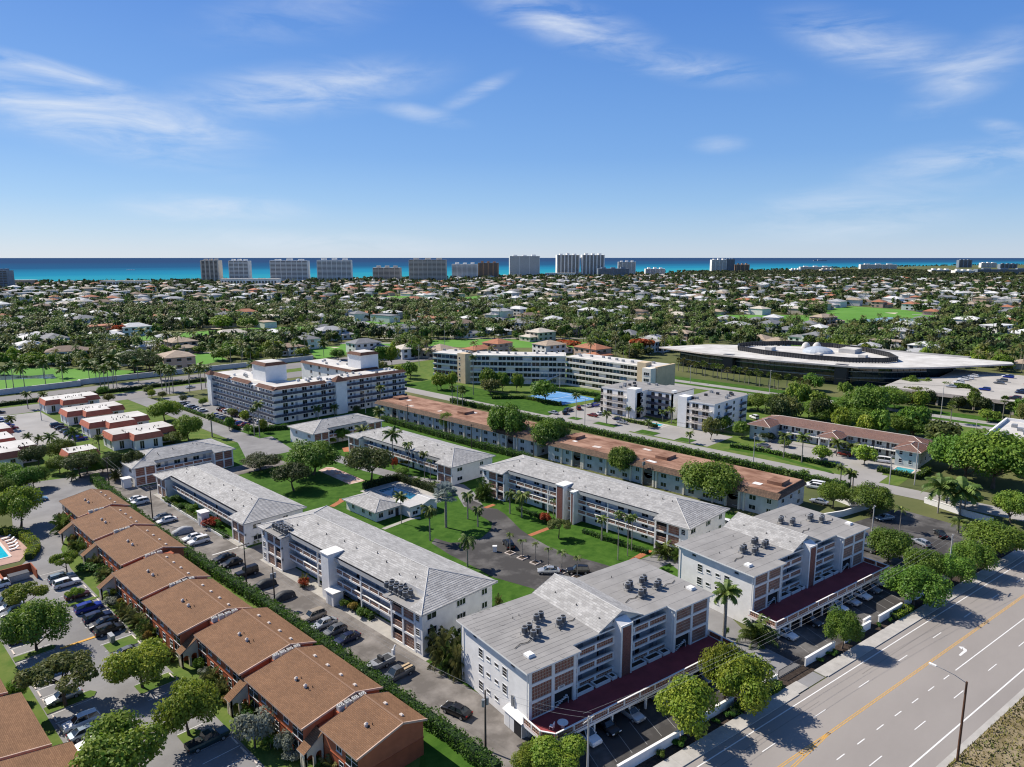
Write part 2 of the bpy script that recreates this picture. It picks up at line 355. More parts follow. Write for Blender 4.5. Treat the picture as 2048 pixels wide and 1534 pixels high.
COAST = [(31.4, 2348.6), (299.0, 2159.7), (569.4, 1974.4), (771.4, 1867.1), (1010.6, 1787.7), (1281.8, 1697.7), (1630.8, 1633.9), (2173.0, 1645.7), (2841.4, 1606.7), (3935.0, 1617.1), (5066.6, 1588.2), (6365.6, 1453.5), (7666.7, 1182.8), (10545.7, 489.5)]
flat('ground', [(-900, -300)] + [(-2200, 2600)] + COAST + [(9000, -300)], -.06, ground_m)
def ocean_material():
    m = bpy.data.materials.new('ocean_water'); m.use_nodes = True; N = m.node_tree.nodes; Lk = m.node_tree.links; p = N['Principled BSDF']
    p.inputs['Roughness'].default_value = .6; p.inputs['Specular IOR Level'].default_value = .0
    g = N.new('ShaderNodeNewGeometry'); dt = N.new('ShaderNodeVectorMath'); dt.operation = 'DOT_PRODUCT'
    a, c = Vector(COAST[2]), Vector(COAST[7]); d = (c - a).normalized(); n = Vector((-d.y, d.x)); n = n if n.dot(Vector((1, 1))) > 0 else -n
    dt.inputs[1].default_value = (n.x, n.y, 0); Lk.new(g.outputs['Position'], dt.inputs[0])
    base = n.dot(a); ns = N.new('ShaderNodeTexNoise'); ns.inputs['Scale'].default_value = .0012; ns.inputs['Detail'].default_value = 6
    mp = N.new('ShaderNodeMapping'); ang = math.atan2(d.y, d.x); mp.inputs['Rotation'].default_value = (0, 0, -ang); mp.inputs['Scale'].default_value = (.35, 1.4, 1); mp.vector_type = 'TEXTURE' if False else 'POINT'
    Lk.new(g.outputs['Position'], mp.inputs[0]); Lk.new(mp.outputs[0], ns.inputs['Vector'])
    mu = N.new('ShaderNodeMath'); mu.operation = 'MULTIPLY_ADD'; mu.inputs[1].default_value = 1400; Lk.new(ns.outputs[0], mu.inputs[0]); Lk.new(dt.outputs['Value'], mu.inputs[2])
    mr = N.new('ShaderNodeMapRange'); mr.inputs[1].default_value = base + 500; mr.inputs[2].default_value = base + 9000; Lk.new(mu.outputs[0], mr.inputs[0])
    cr = N.new('ShaderNodeValToRGB'); e = cr.color_ramp.elements
    e[0].position = 0; e[0].color = (.05, .34, .38, 1); e[1].position = 1; e[1].color = (.026, .062, .140, 1)
    for pos, col in ((.05, (.032, .27, .34)), (.16, (.02, .19, .31)), (.38, (.02, .085, .18))):
        x = e.new(pos); x.color = (*col, 1)
    Lk.new(mr.outputs[0], cr.inputs[0]); Lk.new(cr.outputs[0], p.inputs['Base Color']); return m
flat('ocean', [(p[0] - 40, p[1] - 40) for p in COAST] + [(60000, 2000), (52000, 30000), (30000, 52000), (-9000, 60000), (-12000, 9000)], -1.0, ocean_material())
# --- lawns and lots
flat('lawn', rect(66.6, 60, 165, 241), -.03, lawn_m)
flat('lawn', rect(36, 52, 58, 236), -.028, lawn2_m)
flat('lawn', [(50.4, 65.5), (56.9, 72.3), (60.4, 70.4), (59.9, 55.7), (58.2, 54.1), (48.6, 64.0)], -.02, lawn_m)
flat('lawn', rect(2, 52, 20.5, 176), -.03, lawn2_m)
flat('parking_lot', [(19.8, 50), (36.6, 50), (36.6, 165), (38, 178), (42.6, 190), (43, 203), (57, 212), (58, 236), (44, 240), (36, 215), (33, 198), (33.4, 180), (28, 172), (14, 168), (14, 160), (19.8, 158)], -.012, asphalt_grey)
flat('alley', [(57.6, 36), (57.6, 240), (72, 240), (66.6, 228), (66.4, 205), (66.5, 50), (74, 40), (74, 32)], -.010, asphalt_alley)
flat('alley', rect(58, 140.8, 84, 148.6), -.0065, asphalt_alley)
flat('alley', rect(60, 203.2, 108, 212.2), -.0145, asphalt_alley)
flat('apron', rect(66.45, 84.0, 69.8, 141.0), -.0105, concrete_path); flat('apron', rect(66.45, 149, 67.9, 203), -.0105, concrete_path)
flat('driveway', [(98.3, 121.0), (96.9, 113.0), (96.4, 104.8), (95.8, 98.0), (97.7, 88.8), (96.6, 82.6), (104.6, 78.4), (114.4, 80.8), (116.8, 83.8), (116.2, 88.6), (115.3, 93.3), (115.6, 100.7), (117.0, 107.1), (118.6, 112.1), (121.0, 117.0), (123.5, 122.3), (124.6, 126.2), (123.4, 129.1), (124.5, 132.8), (124.8, 137.0), (121.3, 136.2), (119.7, 131.4), (118.0, 124.9), (116.9, 120.2), (113.6, 117.1), (108.2, 114.9), (104.0, 115.9), (101.4, 118.1), (100.7, 122.6)], -.016, asphalt)
flat('driveway', ribbon_pts([(121.9, 132.3), (127.5, 141.7), (129.8, 147.2), (124.1, 165.9), (123.1, 173.7), (122.3, 179.8), (121.9, 194.5), (121.6, 203.5), (120.3, 216.2)], 5.0), -.020, asphalt_grey)
flat('driveway', ribbon_pts([(111.0, 80.5), (128.7, 78.1), (126.2, 68.2), (112.2, 57.2), (105.8, 48.2), (104.1, 39.1)], 6.0), -.0215, asphalt_grey)
# road frame surfaces
flat('parking_lot', [RW(51, 57.2), RW(146, 57.2), RW(146, 69.0), RW(51, 69.0)], -.008, asphalt)
flat('driveway', [RW(92.6, 53.3), RW(99.4, 53.3), RW(99.4, 75), RW(95.8, 84), RW(92.6, 80)], -.004, asphalt_grey)
flat('parking_lot', [RW(146, 57.5), RW(186, 57.5), RW(186, 84), RW(164, 86), RW(146, 84)], -.0078, asphalt)
flat('road', [RW(-60, 33.4), RW(420, 33.4), RW(420, 53.1), RW(-60, 53.1)], -.012, road_m)
road_o = bpy.data.objects['road']
flat('verge', [RW(-60, -120), RW(420, -120), RW(420, 33.4), RW(-60, 33.4)], -.03, mat('dry_verge', (.13, .105, .045), .95, col2=(.34, .275, .185), scale=.3, detail=10, coords='World', bump=.6, bscale=4, spec=.05))
flat('planting_strip', [RW(55, 55.3), RW(186, 55.3), RW(186, 57.3), RW(55, 57.3)], -.003, mulch)
sw = MB(); n = 60
for k in range(75):
    a = 30 + k * 2.4
    if 92.6 <= a <= 97.3: continue
    sw.prism([RW(a, 53.25), RW(a + 2.38, 53.25), RW(a + 2.38, 55.3), RW(a, 55.3)], -.02, .10, 0)
sw_o = struct('sidewalk', sw, [concrete])
kb = MB(); kb.prism([RW(-60, 53.05), RW(92, 53.05), RW(92, 53.25), RW(-60, 53.25)], -.05, .12, 0).prism([RW(100, 53.05), RW(420, 53.05), RW(420, 53.25), RW(100, 53.25)], -.05, .12, 0)
struct('kerb', kb, [concrete])
gp = MB()
for k in range(5): gp.prism([RW(99 - 0 + k * 18 + 12, 51.9), RW(99 + k * 18 + 16, 51.9), RW(99 + k * 18 + 16, 53.04), RW(99 + k * 18 + 12, 53.04)], -.03, -.0045, 0)
kb2 = MB(); kb2.prism([RW(-60, 33.1), RW(420, 33.1), RW(420, 33.9), RW(-60, 33.9)], -.05, -.003, 0); struct('kerb', kb2, [concrete])
def mark(a, n0, b, n1, w, m, nm='lane_line'):
    p, q = Vector(RW(a, n0)), Vector(RW(b, n1)); d = (q - p).normalized(); nn = Vector((-d.y, d.x)) * w / 2
    return obj(nm, MB().poly([(*(p - nn), -.0045), (*(q - nn), -.0045), (*(q + nn), -.0045), (*(p + nn), -.0045)]), road_o, mats=[m])
mark(-60, 52.0, 420, 52.0, .16, paint_w); mark(-60, 35.85, 420, 35.85, .2, paint_w)
H_ = 64.7
for k in range(-2, 22):
    u = 1.1857 * H_ + k * 12.19
    mark(u, 48.8, u + 3.05, 48.8, .13, paint_w, 'lane_dash')
    u = 1.5021 * H_ + k * 12.19 - 36
    mark(u, 39.03, u + 3.2, 39.03, .13, paint_w, 'lane_dash')
for k in range(9):
    u = 1.4772 * H_ - 12.3 + k * 5.1
    if u < 117: mark(u, 42.14, u + 1.9, 42.14, .14, paint_w, 'lane_dash')
mark(118, 42.14, 200, 42.14, .16, paint_w)
for dn in (-.14, .14):
    mark(87.6, 45.65 + dn, 400, 45.65 + dn, .11, paint_y, 'centre_line')
    mark(20, 45.9 + dn + .3, 87.6, 45.65 + dn, .11, paint_y, 'centre_line'); mark(48, 42.2 + dn, 87.6, 45.65 + dn, .11, paint_y, 'centre_line')
mark(80.6, 45.9, 80.6, 45.1, .25, paint_y, 'hatch_bar'); mark(70, 45.9, 70, 44.2, .25, paint_y, 'hatch_bar')
ar = MB(); A = [(124.0, 43.9), (126.2, 43.9), (126.2, 44.5), (126.0, 44.9), (125.4, 45.05)]
obj('turn_arrow', MB().poly([(*RW(u, n), -.0042) for u, n in ((123.2, 43.5), (125.6, 43.5), (126.2, 43.8), (126.3, 44.4), (125.9, 44.4), (125.5, 43.95), (123.2, 43.8))]).poly([(*RW(u, n), -.0042) for u, n in ((125.5, 44.3), (126.7, 44.3), (126.1, 45.0))]), road_o, mats=[paint_w])
for k in range(6): mark(60 + k * 42 + 3 * (k % 2), 50.35, 60 + k * 42 + 33, 50.42, .035, asphalt, 'crack_seal')
# deck car park bays
bay = MB()
for base in (54, 103.8):
    for k in range(13): p = [RW(base + k * 2.85, 58.8), RW(base + k * 2.85 + .1, 58.8), RW(base + k * 2.85 + 1.6, 63.6), RW(base + k * 2.85 + 1.5, 63.6)]; bay.poly([(*q, -.003) for q in p])
obj('bay_line', bay, bpy.data.objects['parking_lot.001'], mats=[mat('worn_paint', (.24, .235, .23), .9)])
bay = MB()
for k in range(38):
    y = 64 + k * 2.75
    bay.box(31.2, y, -.006, 36.2, y + .1, -.005); bay.box(20.2, y + 1, -.006, 25.4, y + 1.1, -.005)
obj('bay_line', bay, bpy.data.objects['parking_lot'], mats=[paint_w])
for k in range(36):
    y = 65.4 + k * 2.75
    if k % 7 != 3: obj('wheel_stop', MB().box(-.1, -.9, 0, .1, .9, .13), bpy.data.objects['parking_lot'], (36.1, y, -.01), mats=[trim_pale]); obj('wheel_stop', MB().box(-.1, -.9, 0, .1, .9, .13), bpy.data.objects['parking_lot'], (20.4, y + 1, -.01), mats=[trim_pale])
for (x0, y0, x1, y1) in ((19.9, 112.2, 26.6, 114.2), (19.9, 131.4, 26.0, 133.2), (31.5, 123.4, 36.7, 126.8), (31.0, 107.6, 36.7, 110.6), (31.5, 146.2, 36.6, 147.4), (31.0, 91.6, 33.8, 94.0)):
    k = MB().prism([(x0, y0), (x1 - .6, y0), (x1, (y0 + y1) / 2), (x1 - .6, y1), (x0, y1)], -.03, .1, 0, 1); struct('planting_island', k, [concrete, lawn2_m])
obj('speed_hump', MB().box(26.2, 130.6, -.012, 31.6, 131.2, .06), bpy.data.objects['parking_lot'], mats=[paint_y]); obj('stop_line', MB().box(60.3, 150.4, -.009, 66.2, 150.7, -.005), bpy.data.objects['alley'], mats=[paint_w])
# streets
flat('street', rect(108.2, 232, 116.4, 352), -.02, asphalt_grey); flat('street', [(100, 216), (116.8, 216), (121, 240), (108.2, 240)], -.0165, asphalt_grey)
flat('street', rect(209.4, 20, 217.6, 352), -.02, mat('pale_street', (.30, .285, .27), .9, .1, .06, coords='World'))
pale = MATS['pale_street']
flat('avenue', rect(-60, 352, 300, 370), -.016, mat('avenue_asphalt', (.20, .19, .185), .9, .1, .03, coords='World')); flat('avenue', rect(-60, 381, 300, 401), -.016, MATS['avenue_asphalt']); flat('median', rect(-60, 370, 300, 381), -.02, lawn2_m)
flat('boulevard', rect(315.5, -60, 321.5, 345), -.016, pale); flat('boulevard', rect(326, -60, 332, 345), -.016, pale); flat('median', rect(321.5, -60, 326, 345), -.012, lawn_m); flat('verge', rect(332, -60, 341, 345), -.015, lawn_m)
flat('parking_lot', rect(117.6, 256, 131, 345), -.017, asphalt_grey); flat('lawn', rect(116.4, 236, 131.5, 256), -.0175, lawn_m); flat('lawn', rect(131, 241, 205, 256), -.018, lawn_m)
flat('parking_lot', [(54, 282), (73, 282), (73, 350), (54, 352), (40, 330), (40, 312)], -.015, mat('pale_lot', (.31, .30, .29), .9, .1, .08, coords='World'))
flat('lawn', rect(30, 236, 108, 352), -.035, lawn2_m); flat('lawn', rect(217.6, 57, 315, 350), -.035, lawn2_m); flat('lawn', rect(217.6, 185, 240, 292), -.03, lawn_m); flat('lawn', [(220.4, 110.8), (223.0, 98.3), (216.8, 74.3), (219.9, 76.5), (225.8, 99.6), (224.2, 112.0)], -.02, lawn_m)
flat('parking_lot', [(217.6, 150), (239, 150), (252, 180), (262, 192), (240, 194), (217.6, 190)], -.017, pale); flat('parking_lot', [(219, 118), (238, 118), (238, 150), (219, 150)], -.0165, pale); flat('parking_lot', rect(226, 64, 247, 106), -.017, pale)
flat('driveway', rect(217.5, 62, 226.5, 72), -.0155, pale)
for (x0, y0, x1, y1) in ((219, 158, 223, 168), (219, 140, 224, 148), (219, 125, 224, 131), (219, 176, 223, 181)): struct('planting_island', MB().box(x0, y0, -.03, x1, y1, .1, 0, 1), [concrete, lawn_m])
flat('tennis_court', [(239.6, 224.8), (263.5, 223.4), (259.5, 197.0), (237.8, 199.8)], -.014, tennis)
ln = MB()
for a, c in (((242, 221), (260, 220)), ((242, 221), (240.6, 202)), ((260, 220), (257.5, 200.5)), ((240.6, 202), (257.5, 200.5)), ((241.3, 211.5), (258.8, 210.3))):
    p = ribbon_pts([a, c], .25); ln.poly([(*q, -.009) for q in p])
obj('court_line', ln, bpy.data.objects['tennis_court'], mats=[paint_w])
# pools
def pool(name, label, pts, m, deck=None, dm=None):
    t = thing(name, label, 'pool'); 
    if deck: obj('pool_deck', MB().prism(deck, -.05, .03), t, mats=[dm or concrete])
    n = len(pts); c = MB()
    a = sum(pts[k][0] * pts[(k + 1) % n][1] - pts[(k + 1) % n][0] * pts[k][1] for k in range(n)); pts = pts if a > 0 else pts[::-1]
    for k in range(n): p = ribbon_pts([pts[k], pts[(k + 1) % n]], .5); c.prism(p, .03, .12 + .003 * k)
    obj('coping', c, t, mats=[trim_pale]); obj('water', MB().poly([(*p, .045) for p in pts]), t, mats=[m]); return t
pool('swimming_pool', 'deep blue swimming pool behind the low clubhouse', [(111.0, 150.2), (113.0, 150.2), (113.0, 146.0), (117.2, 146.0), (117.2, 161), (111.0, 161)], pool_w, rect(107.9, 142.5, 121, 164), concrete)
pool('swimming_pool', 'cyan pool on a pink deck beside the parking lot loop', [(22, 181.4), (29.2, 181.4), (29.2, 195), (22, 195)], pool_cyan, [(18, 178), (30, 177.2), (33, 183), (32.6, 194), (30, 198), (18, 198)], mat('pink_deck', (.42, .27, .22), .9, .1, .6, coords='World'))
pool('swimming_pool', 'small turquoise pool by the rose-tiled apartment block', [(231.0, 57.6), (238.6, 57.8), (238.6, 63.2), (231.6, 63.0)], pool_turq, rect(229.5, 56, 240, 64.5), concrete)
pool('swimming_pool', 'narrow blue pool below the white condominium galleries', [(233, 146), (236.6, 146), (236.6, 152), (233, 152)], pool_cyan, rect(231.5, 144, 238, 153.5), concrete)
flat('shuffleboard_court', [(114.1, 191.3), (115.3, 189.5), (114.5, 171.0), (109.3, 171.3), (110.3, 189.9)], -.018, mat('salmon_court', (.44, .24, .18), .9, col2=(.60, .50, .44), scale=.5, coords='World'))
for nm, pts, w, m in (('path', [(117.3, 107.9), (124.7, 107.7)], 1.3, path_orange), ('path', [(122.4, 82.4), (129.8, 82.7)], 1.5, path_orange), ('path', [(123.0, 129.0), (126.5, 129.2)], 1.3, path_orange), ('path', [(95.7, 136.1), (104.5, 136.8), (106.8, 135.6)], 1.3, concrete_path), ('path', [(95.6, 158.8), (99.7, 160.7), (101.0, 162.1)], 1.6, path_orange), ('path', [(128.5, 202.0), (131.3, 207.7)], 2.2, path_orange)):
    flat(nm, ribbon_pts(pts, w), -.012, m)
for (x, y) in ((106.7, 104.0), (106.7, 100.3), (106.8, 96.6), (107.2, 93.0), (107.5, 89.6), (107.7, 85.7)):
    o = thing('planter_box', 'small square pale kerb bed around a lot palm', 'planter', (x, y, -.016), group='palm beds in the courtyard lot'); obj('kerb', MB().box(-.9, -.9, 0, .9, .9, .22), o, mats=[trim_pale]); obj('soil', MB().box(-.7, -.7, .22, .7, .7, .24), o, mats=[mulch])
# far greens and lakes
GREENS = [[(72.6, 510.7), (88.5, 508.2), (111.8, 484.2), (132.2, 453.8), (145.8, 430.7), (168.1, 426.0), (133.5, 416.0), (93.9, 420.4), (59.8, 428.5)], [(186.2, 652.9), (220.7, 636.3), (270.3, 636.5), (309.1, 630.2), (366.9, 606.9), (342.6, 572.8), (280.6, 604.6), (204.3, 590.2), (182.1, 630.3)],
          [(172.1, 484.6), (190.5, 489.5), (206.4, 485.8), (198.1, 446.5), (172.3, 431.3), (165.7, 453.2)], [(266.1, 464.7), (293.2, 451.2), (275.9, 414.0), (237.8, 405.5)], [(351.5, 437.1), (384.7, 419.8), (422.2, 372.6), (434.9, 334.7), (408.1, 317.1), (347.6, 379.5), (333.4, 408.7)],
          [(766.6, 859.9), (831.2, 888.8), (850.1, 846.3), (767.7, 760.6), (709.2, 773.1)], [(520.9, 557.3), (573.5, 518.7), (541.2, 491.8), (495.4, 525.0)], [(700.3, 1039.5), (744.6, 955.1), (710.0, 851.6), (657.0, 893.5)], [(637.6, 443.1), (680.5, 440.9), (644.0, 415.0), (609.5, 421.3)], [(415.1, 636.4), (444.9, 563.5), (429.1, 540.9), (385.6, 585.7)],
          [(741.5, 400.1), (789.4, 350.8), (818.0, 303.8), (913.0, 339.6), (1001.9, 339.2), (980.6, 269.9), (926.4, 227.3), (912.3, 206.5), (819.0, 208.2), (743.0, 258.5), (692.0, 325.0), (690.6, 370.4)], [(541.5, 249.2), (555.5, 217.9), (526.3, 208.7), (517.0, 233.6)], [(682.3, 130.5), (708.7, 103.2), (679.1, 98.7), (662.6, 124.2)], [(293.4, 465.0), (326.9, 446.1), (310.5, 417.8), (269.0, 426.6)]]
for k, g in enumerate(GREENS): flat('fairway', g, -.045 + .0005 * k, golf_m)
lake = mat('lake_water', (.10, .15, .17), .08, .2, .02, coords='World', spec=.5)
flat('lake', [(76.3, 485.1), (83.2, 479.6), (94.1, 462.5), (104.3, 460.4), (101.6, 442.5), (93.0, 449.9), (72.2, 461.2)], -.03, lake); flat('lake', [(787.7, 255.2), (845.1, 249.1), (846.8, 215.5), (821.5, 205.7), (783.3, 222.4), (769.2, 242.5)], -.03, lake); flat('lake', [(202.0, 426.2), (215.7, 428.4), (207.5, 410.1), (198.5, 412.2)], -.03, lake)
SAND = [[(899.6, 874.4), (903.7, 853.7), (868.0, 827.8)], [(912.6, 271.3), (924.0, 259.6), (898.6, 255.9)], [(278.2, 662.1), (284.9, 648.2), (275.4, 644.5)], [(278.4, 454.8), (283.6, 449.5), (277.7, 447.0)]]
for k, g in enumerate(SAND): flat('sand_bunker', g, -.03, mat('sand', (.55, .47, .36), .95))
# boundary walls
def wall_run(label, pts, h, th, m, cap=True, name='garden_wall', group=None):
    t = thing(name, label, 'wall', group=group)
    for k in range(len(pts) - 1):
        obj('wall_panel', MB().prism(ribbon_pts([pts[k], pts[k + 1]], th), 0, h), t, mats=[m])
        if cap: obj('coping', MB().prism(ribbon_pts([pts[k], pts[k + 1]], th + .16), h, h + .12), t, mats=[white2])
    return t
for a, c, lb, dn in ((58, 69.6, 'white street wall before the numbered red-deck building, longest section', 0), (70.4, 82, 'white street wall section half hidden by street trees', .5), (84, 92, 'short white street wall by the driveway gate', 0), (99.7, 108.3, 'white street wall section just past the driveway gate', 0), (111.4, 119.9, 'white street wall section behind a round street tree', 0), (119.2, 121.6, 'short stub of white street wall set back by the gap', .9), (122.8, 131.2, 'white street wall section with dark lettering', 0), (133, 150, 'white street wall section behind the large paired trees', .3)):
    w = wall_run(lb, [RW(a, 56.9 + dn), RW(c, 56.9 + dn)], 1.35, .22, white)
    if 'lettering' in lb:
        for q, (du, w_, h_) in enumerate(((-1.0, .1, .42), (-.82, .22, .2), (-.5, .2, .24), (.1, .1, .4), (.3, .26, .26), (.65, .2, .2))):
            p = RW((a + c) / 2 + .6 + du, 56.76 + dn); obj('lettering', MB().box(-w_ / 2, -.02, 0, w_ / 2, 0, h_), w, (p[0], p[1], .72), DEL, mats=[grey_dark])
wall_run('white wall along the street beside two tall palms', [(207.4, 47.5), (203.2, 37), (202, 31)], 1.5, .25, white); wall_run('white wall behind the covered cars', [(199.7, 54.8), (181.5, 59.4), (176, 62)], 1.5, .25, white)
wall_run('white corner wall by the rust-roofed block', [(193.2, 66), (190.8, 60.4), (196, 58)], 1.6, .25, white); wall_run('long pale golf-course wall along the avenue', [(-40, 405.5), (70, 406.5), (104, 408), (104, 411), (136, 410), (200, 407), (236, 406)], 2.6, .4, mat('pale_golf_wall', (.56, .55, .55), .85, .08, .3))
gt = thing('sliding_gate', 'dark metal sliding gate across the driveway', 'gate', (*RW(93.2, 57.4), 0), DEL)
obj('gate_frame', MB().box(0, -.04, .05, 6.2, .04, .14).box(0, -.04, 1.3, 6.2, .04, 1.38).box(0, -.04, .14, .08, .04, 1.3).box(6.12, -.04, .14, 6.2, .04, 1.3), gt, mats=[metal_dark])
for k in range(30): obj('bar', MB().box(-.015, -.015, .14, .015, .015, 1.3), gt, (.25 + k * .2, 0, 0), mats=[metal_dark])
dp = thing('dumpster_enclosure', 'terracotta-walled dumpster enclosure by the pink pool deck', 'dumpster enclosure', (24.6, 164.6, 0))
for a in ((0, 0, .2, 5), (0, 4.8, 6, 5), (5.8, 0, 6, 4.8)): obj('wall', MB().box(a[0], a[1], 0, a[2], a[3], 1.9), dp, mats=[stucco_o])
obj('wall_cap', MB().box(-.1, -.1, 1.9, .3, 5.1, 2.0), dp, mats=[stucco_o2])
ds = thing('dumpster', 'grey dumpster inside terracotta walls', 'dumpster', (26.0, 165.6, 0)); obj('bin', MB().box(0, 0, .15, 3.4, 1.8, 1.4), ds, mats=[metal_grey]); obj('lid', MB().box(-.05, -.05, 1.4, 3.45, 1.85, 1.47), ds, mats=[metal_dark])
# ================================================================== buildings
def tile_gable(b, x0, x1, y0, y1, ez, rz, t=.05, step=.42, rx=None, cap=False, ridge=1):
    """gable roof with ridge along y, stepped courses"""
    xm = (x0 + x1) / 2 if rx is None else rx
    for xa, xb in ((x0, xm), (x1, xm)):
        run = abs(xb - xa); n = max(1, int(run / step)); sg = 1 if xb > xa else -1; L = math.hypot(run, rz - ez) / run
        for k in range(n):
            a = run * k / n; c = run * (k + 1) / n; za = ez + (rz - ez) * k / n; zb = ez + (rz - ez) * (k + 1) / n
            p, q = xa + sg * a, xa + sg * c
            pts = [(p, y0, za + t), (p, y1, za + t), (q, y1, zb + .006), (q, y0, zb + .006)]
            uv = [(y0, a * L), (y1, a * L), (y1, c * L), (y0, c * L)]
            if sg > 0: pts = pts[::-1]; uv = uv[::-1]
            b.poly(pts, 0, uv)
            b.quad((p, y0, za - .01), (p, y1, za - .01), (p, y1, za + t), (p, y0, za + t), 1)
        b.quad((xa, y0, ez - .18), (xa, y1, ez - .18), (xa, y1, ez), (xa, y0, ez), 1)
    if cap:
        for ya, yb in ((y0 - .03, y0 + .12),):
            for xa in (x0, x1):
                q = [(xa, ya, ez + .1), (xa, yb, ez + .1), (xm, yb, rz + .1), (xm, ya, rz + .1)]; b.poly(q[::-1] if xa == x0 else q, 1); b.quad((xa, yb, ez - .02), (xa, yb, ez + .1), (xm, yb, rz + .1), (xm, yb, rz - .02), 1); b.quad((xa, ya, ez - .02), (xa, ya, ez + .1), (xm, ya, rz + .1), (xm, ya, rz - .02), 1)
    for y in (y0, y1):   # verge boards
        for xa in (x0, x1):
            b.quad((xa, y, ez - .2), (xm, y, rz - .2), (xm, y, rz + .06), (xa, y, ez + .06), 1)
    b.poly([(x0, y0, ez - .19), (x0, y1, ez - .19), (xm, y1, rz - .19), (xm, y0, rz - .19)], 1)
    b.poly([(x1, y1, ez - .19), (x1, y0, ez - .19), (xm, y0, rz - .19), (xm, y1, rz - .19)], 1)
    b.cone((xm, y0, rz + .0), (xm, y1, rz + .0), .12, .12, 6, ridge)
def ac_mesh():
    b = MB()
    for sx in (-.42, .42):
        for sy in (-.42, .42): b.box(sx - .03, sy - .03, 0, sx + .03, sy + .03, .42, 1)
    b.box(-.5, -.5, .40, .5, .5, .47, 1)
    b.cone((0, 0, .47), (0, 0, 1.28), .44, .44, 14, 0); b.cone((0, 0, 1.28), (0, 0, 1.38), .47, .43, 14, 1)
    b.cone((0, 0, 1.385), (0, 0, 1.39), .34, .34, 14, 2); b.cone((0, 0, 1.39), (0, 0, 1.46), .10, .07, 8, 0)
    for k in range(14):
        t = math.pi * 2 * k / 14; b.box(.44 * math.cos(t) - .02, .44 * math.sin(t) - .02, .5, .44 * math.cos(t) + .02, .44 * math.sin(t) + .02, 1.26, 1)
    return b.mesh('air_conditioner', [metal_dark, metal_grey, grey_dark])
AC = ac_mesh()
def ac(x, y, z, label, group, rz=0): return tag(obj('air_conditioner', AC, None, (x, y, z), rz), label, 'air conditioner', group)
def text_mesh(s, size, m, depth=.01):
    cu = bpy.data.curves.new('lettering', 'FONT'); cu.body = s; cu.size = size; cu.extrude = depth; cu.align_x = 'CENTER'
    o = bpy.data.objects.new('lettering', cu); COL.objects.link(o); dg = bpy.context.evaluated_depsgraph_get()
    me = bpy.data.meshes.new_from_object(o.evaluated_get(dg)); me.name = 'lettering'; me.materials.clear(); me.materials.append(m)
    bpy.data.objects.remove(o); return me

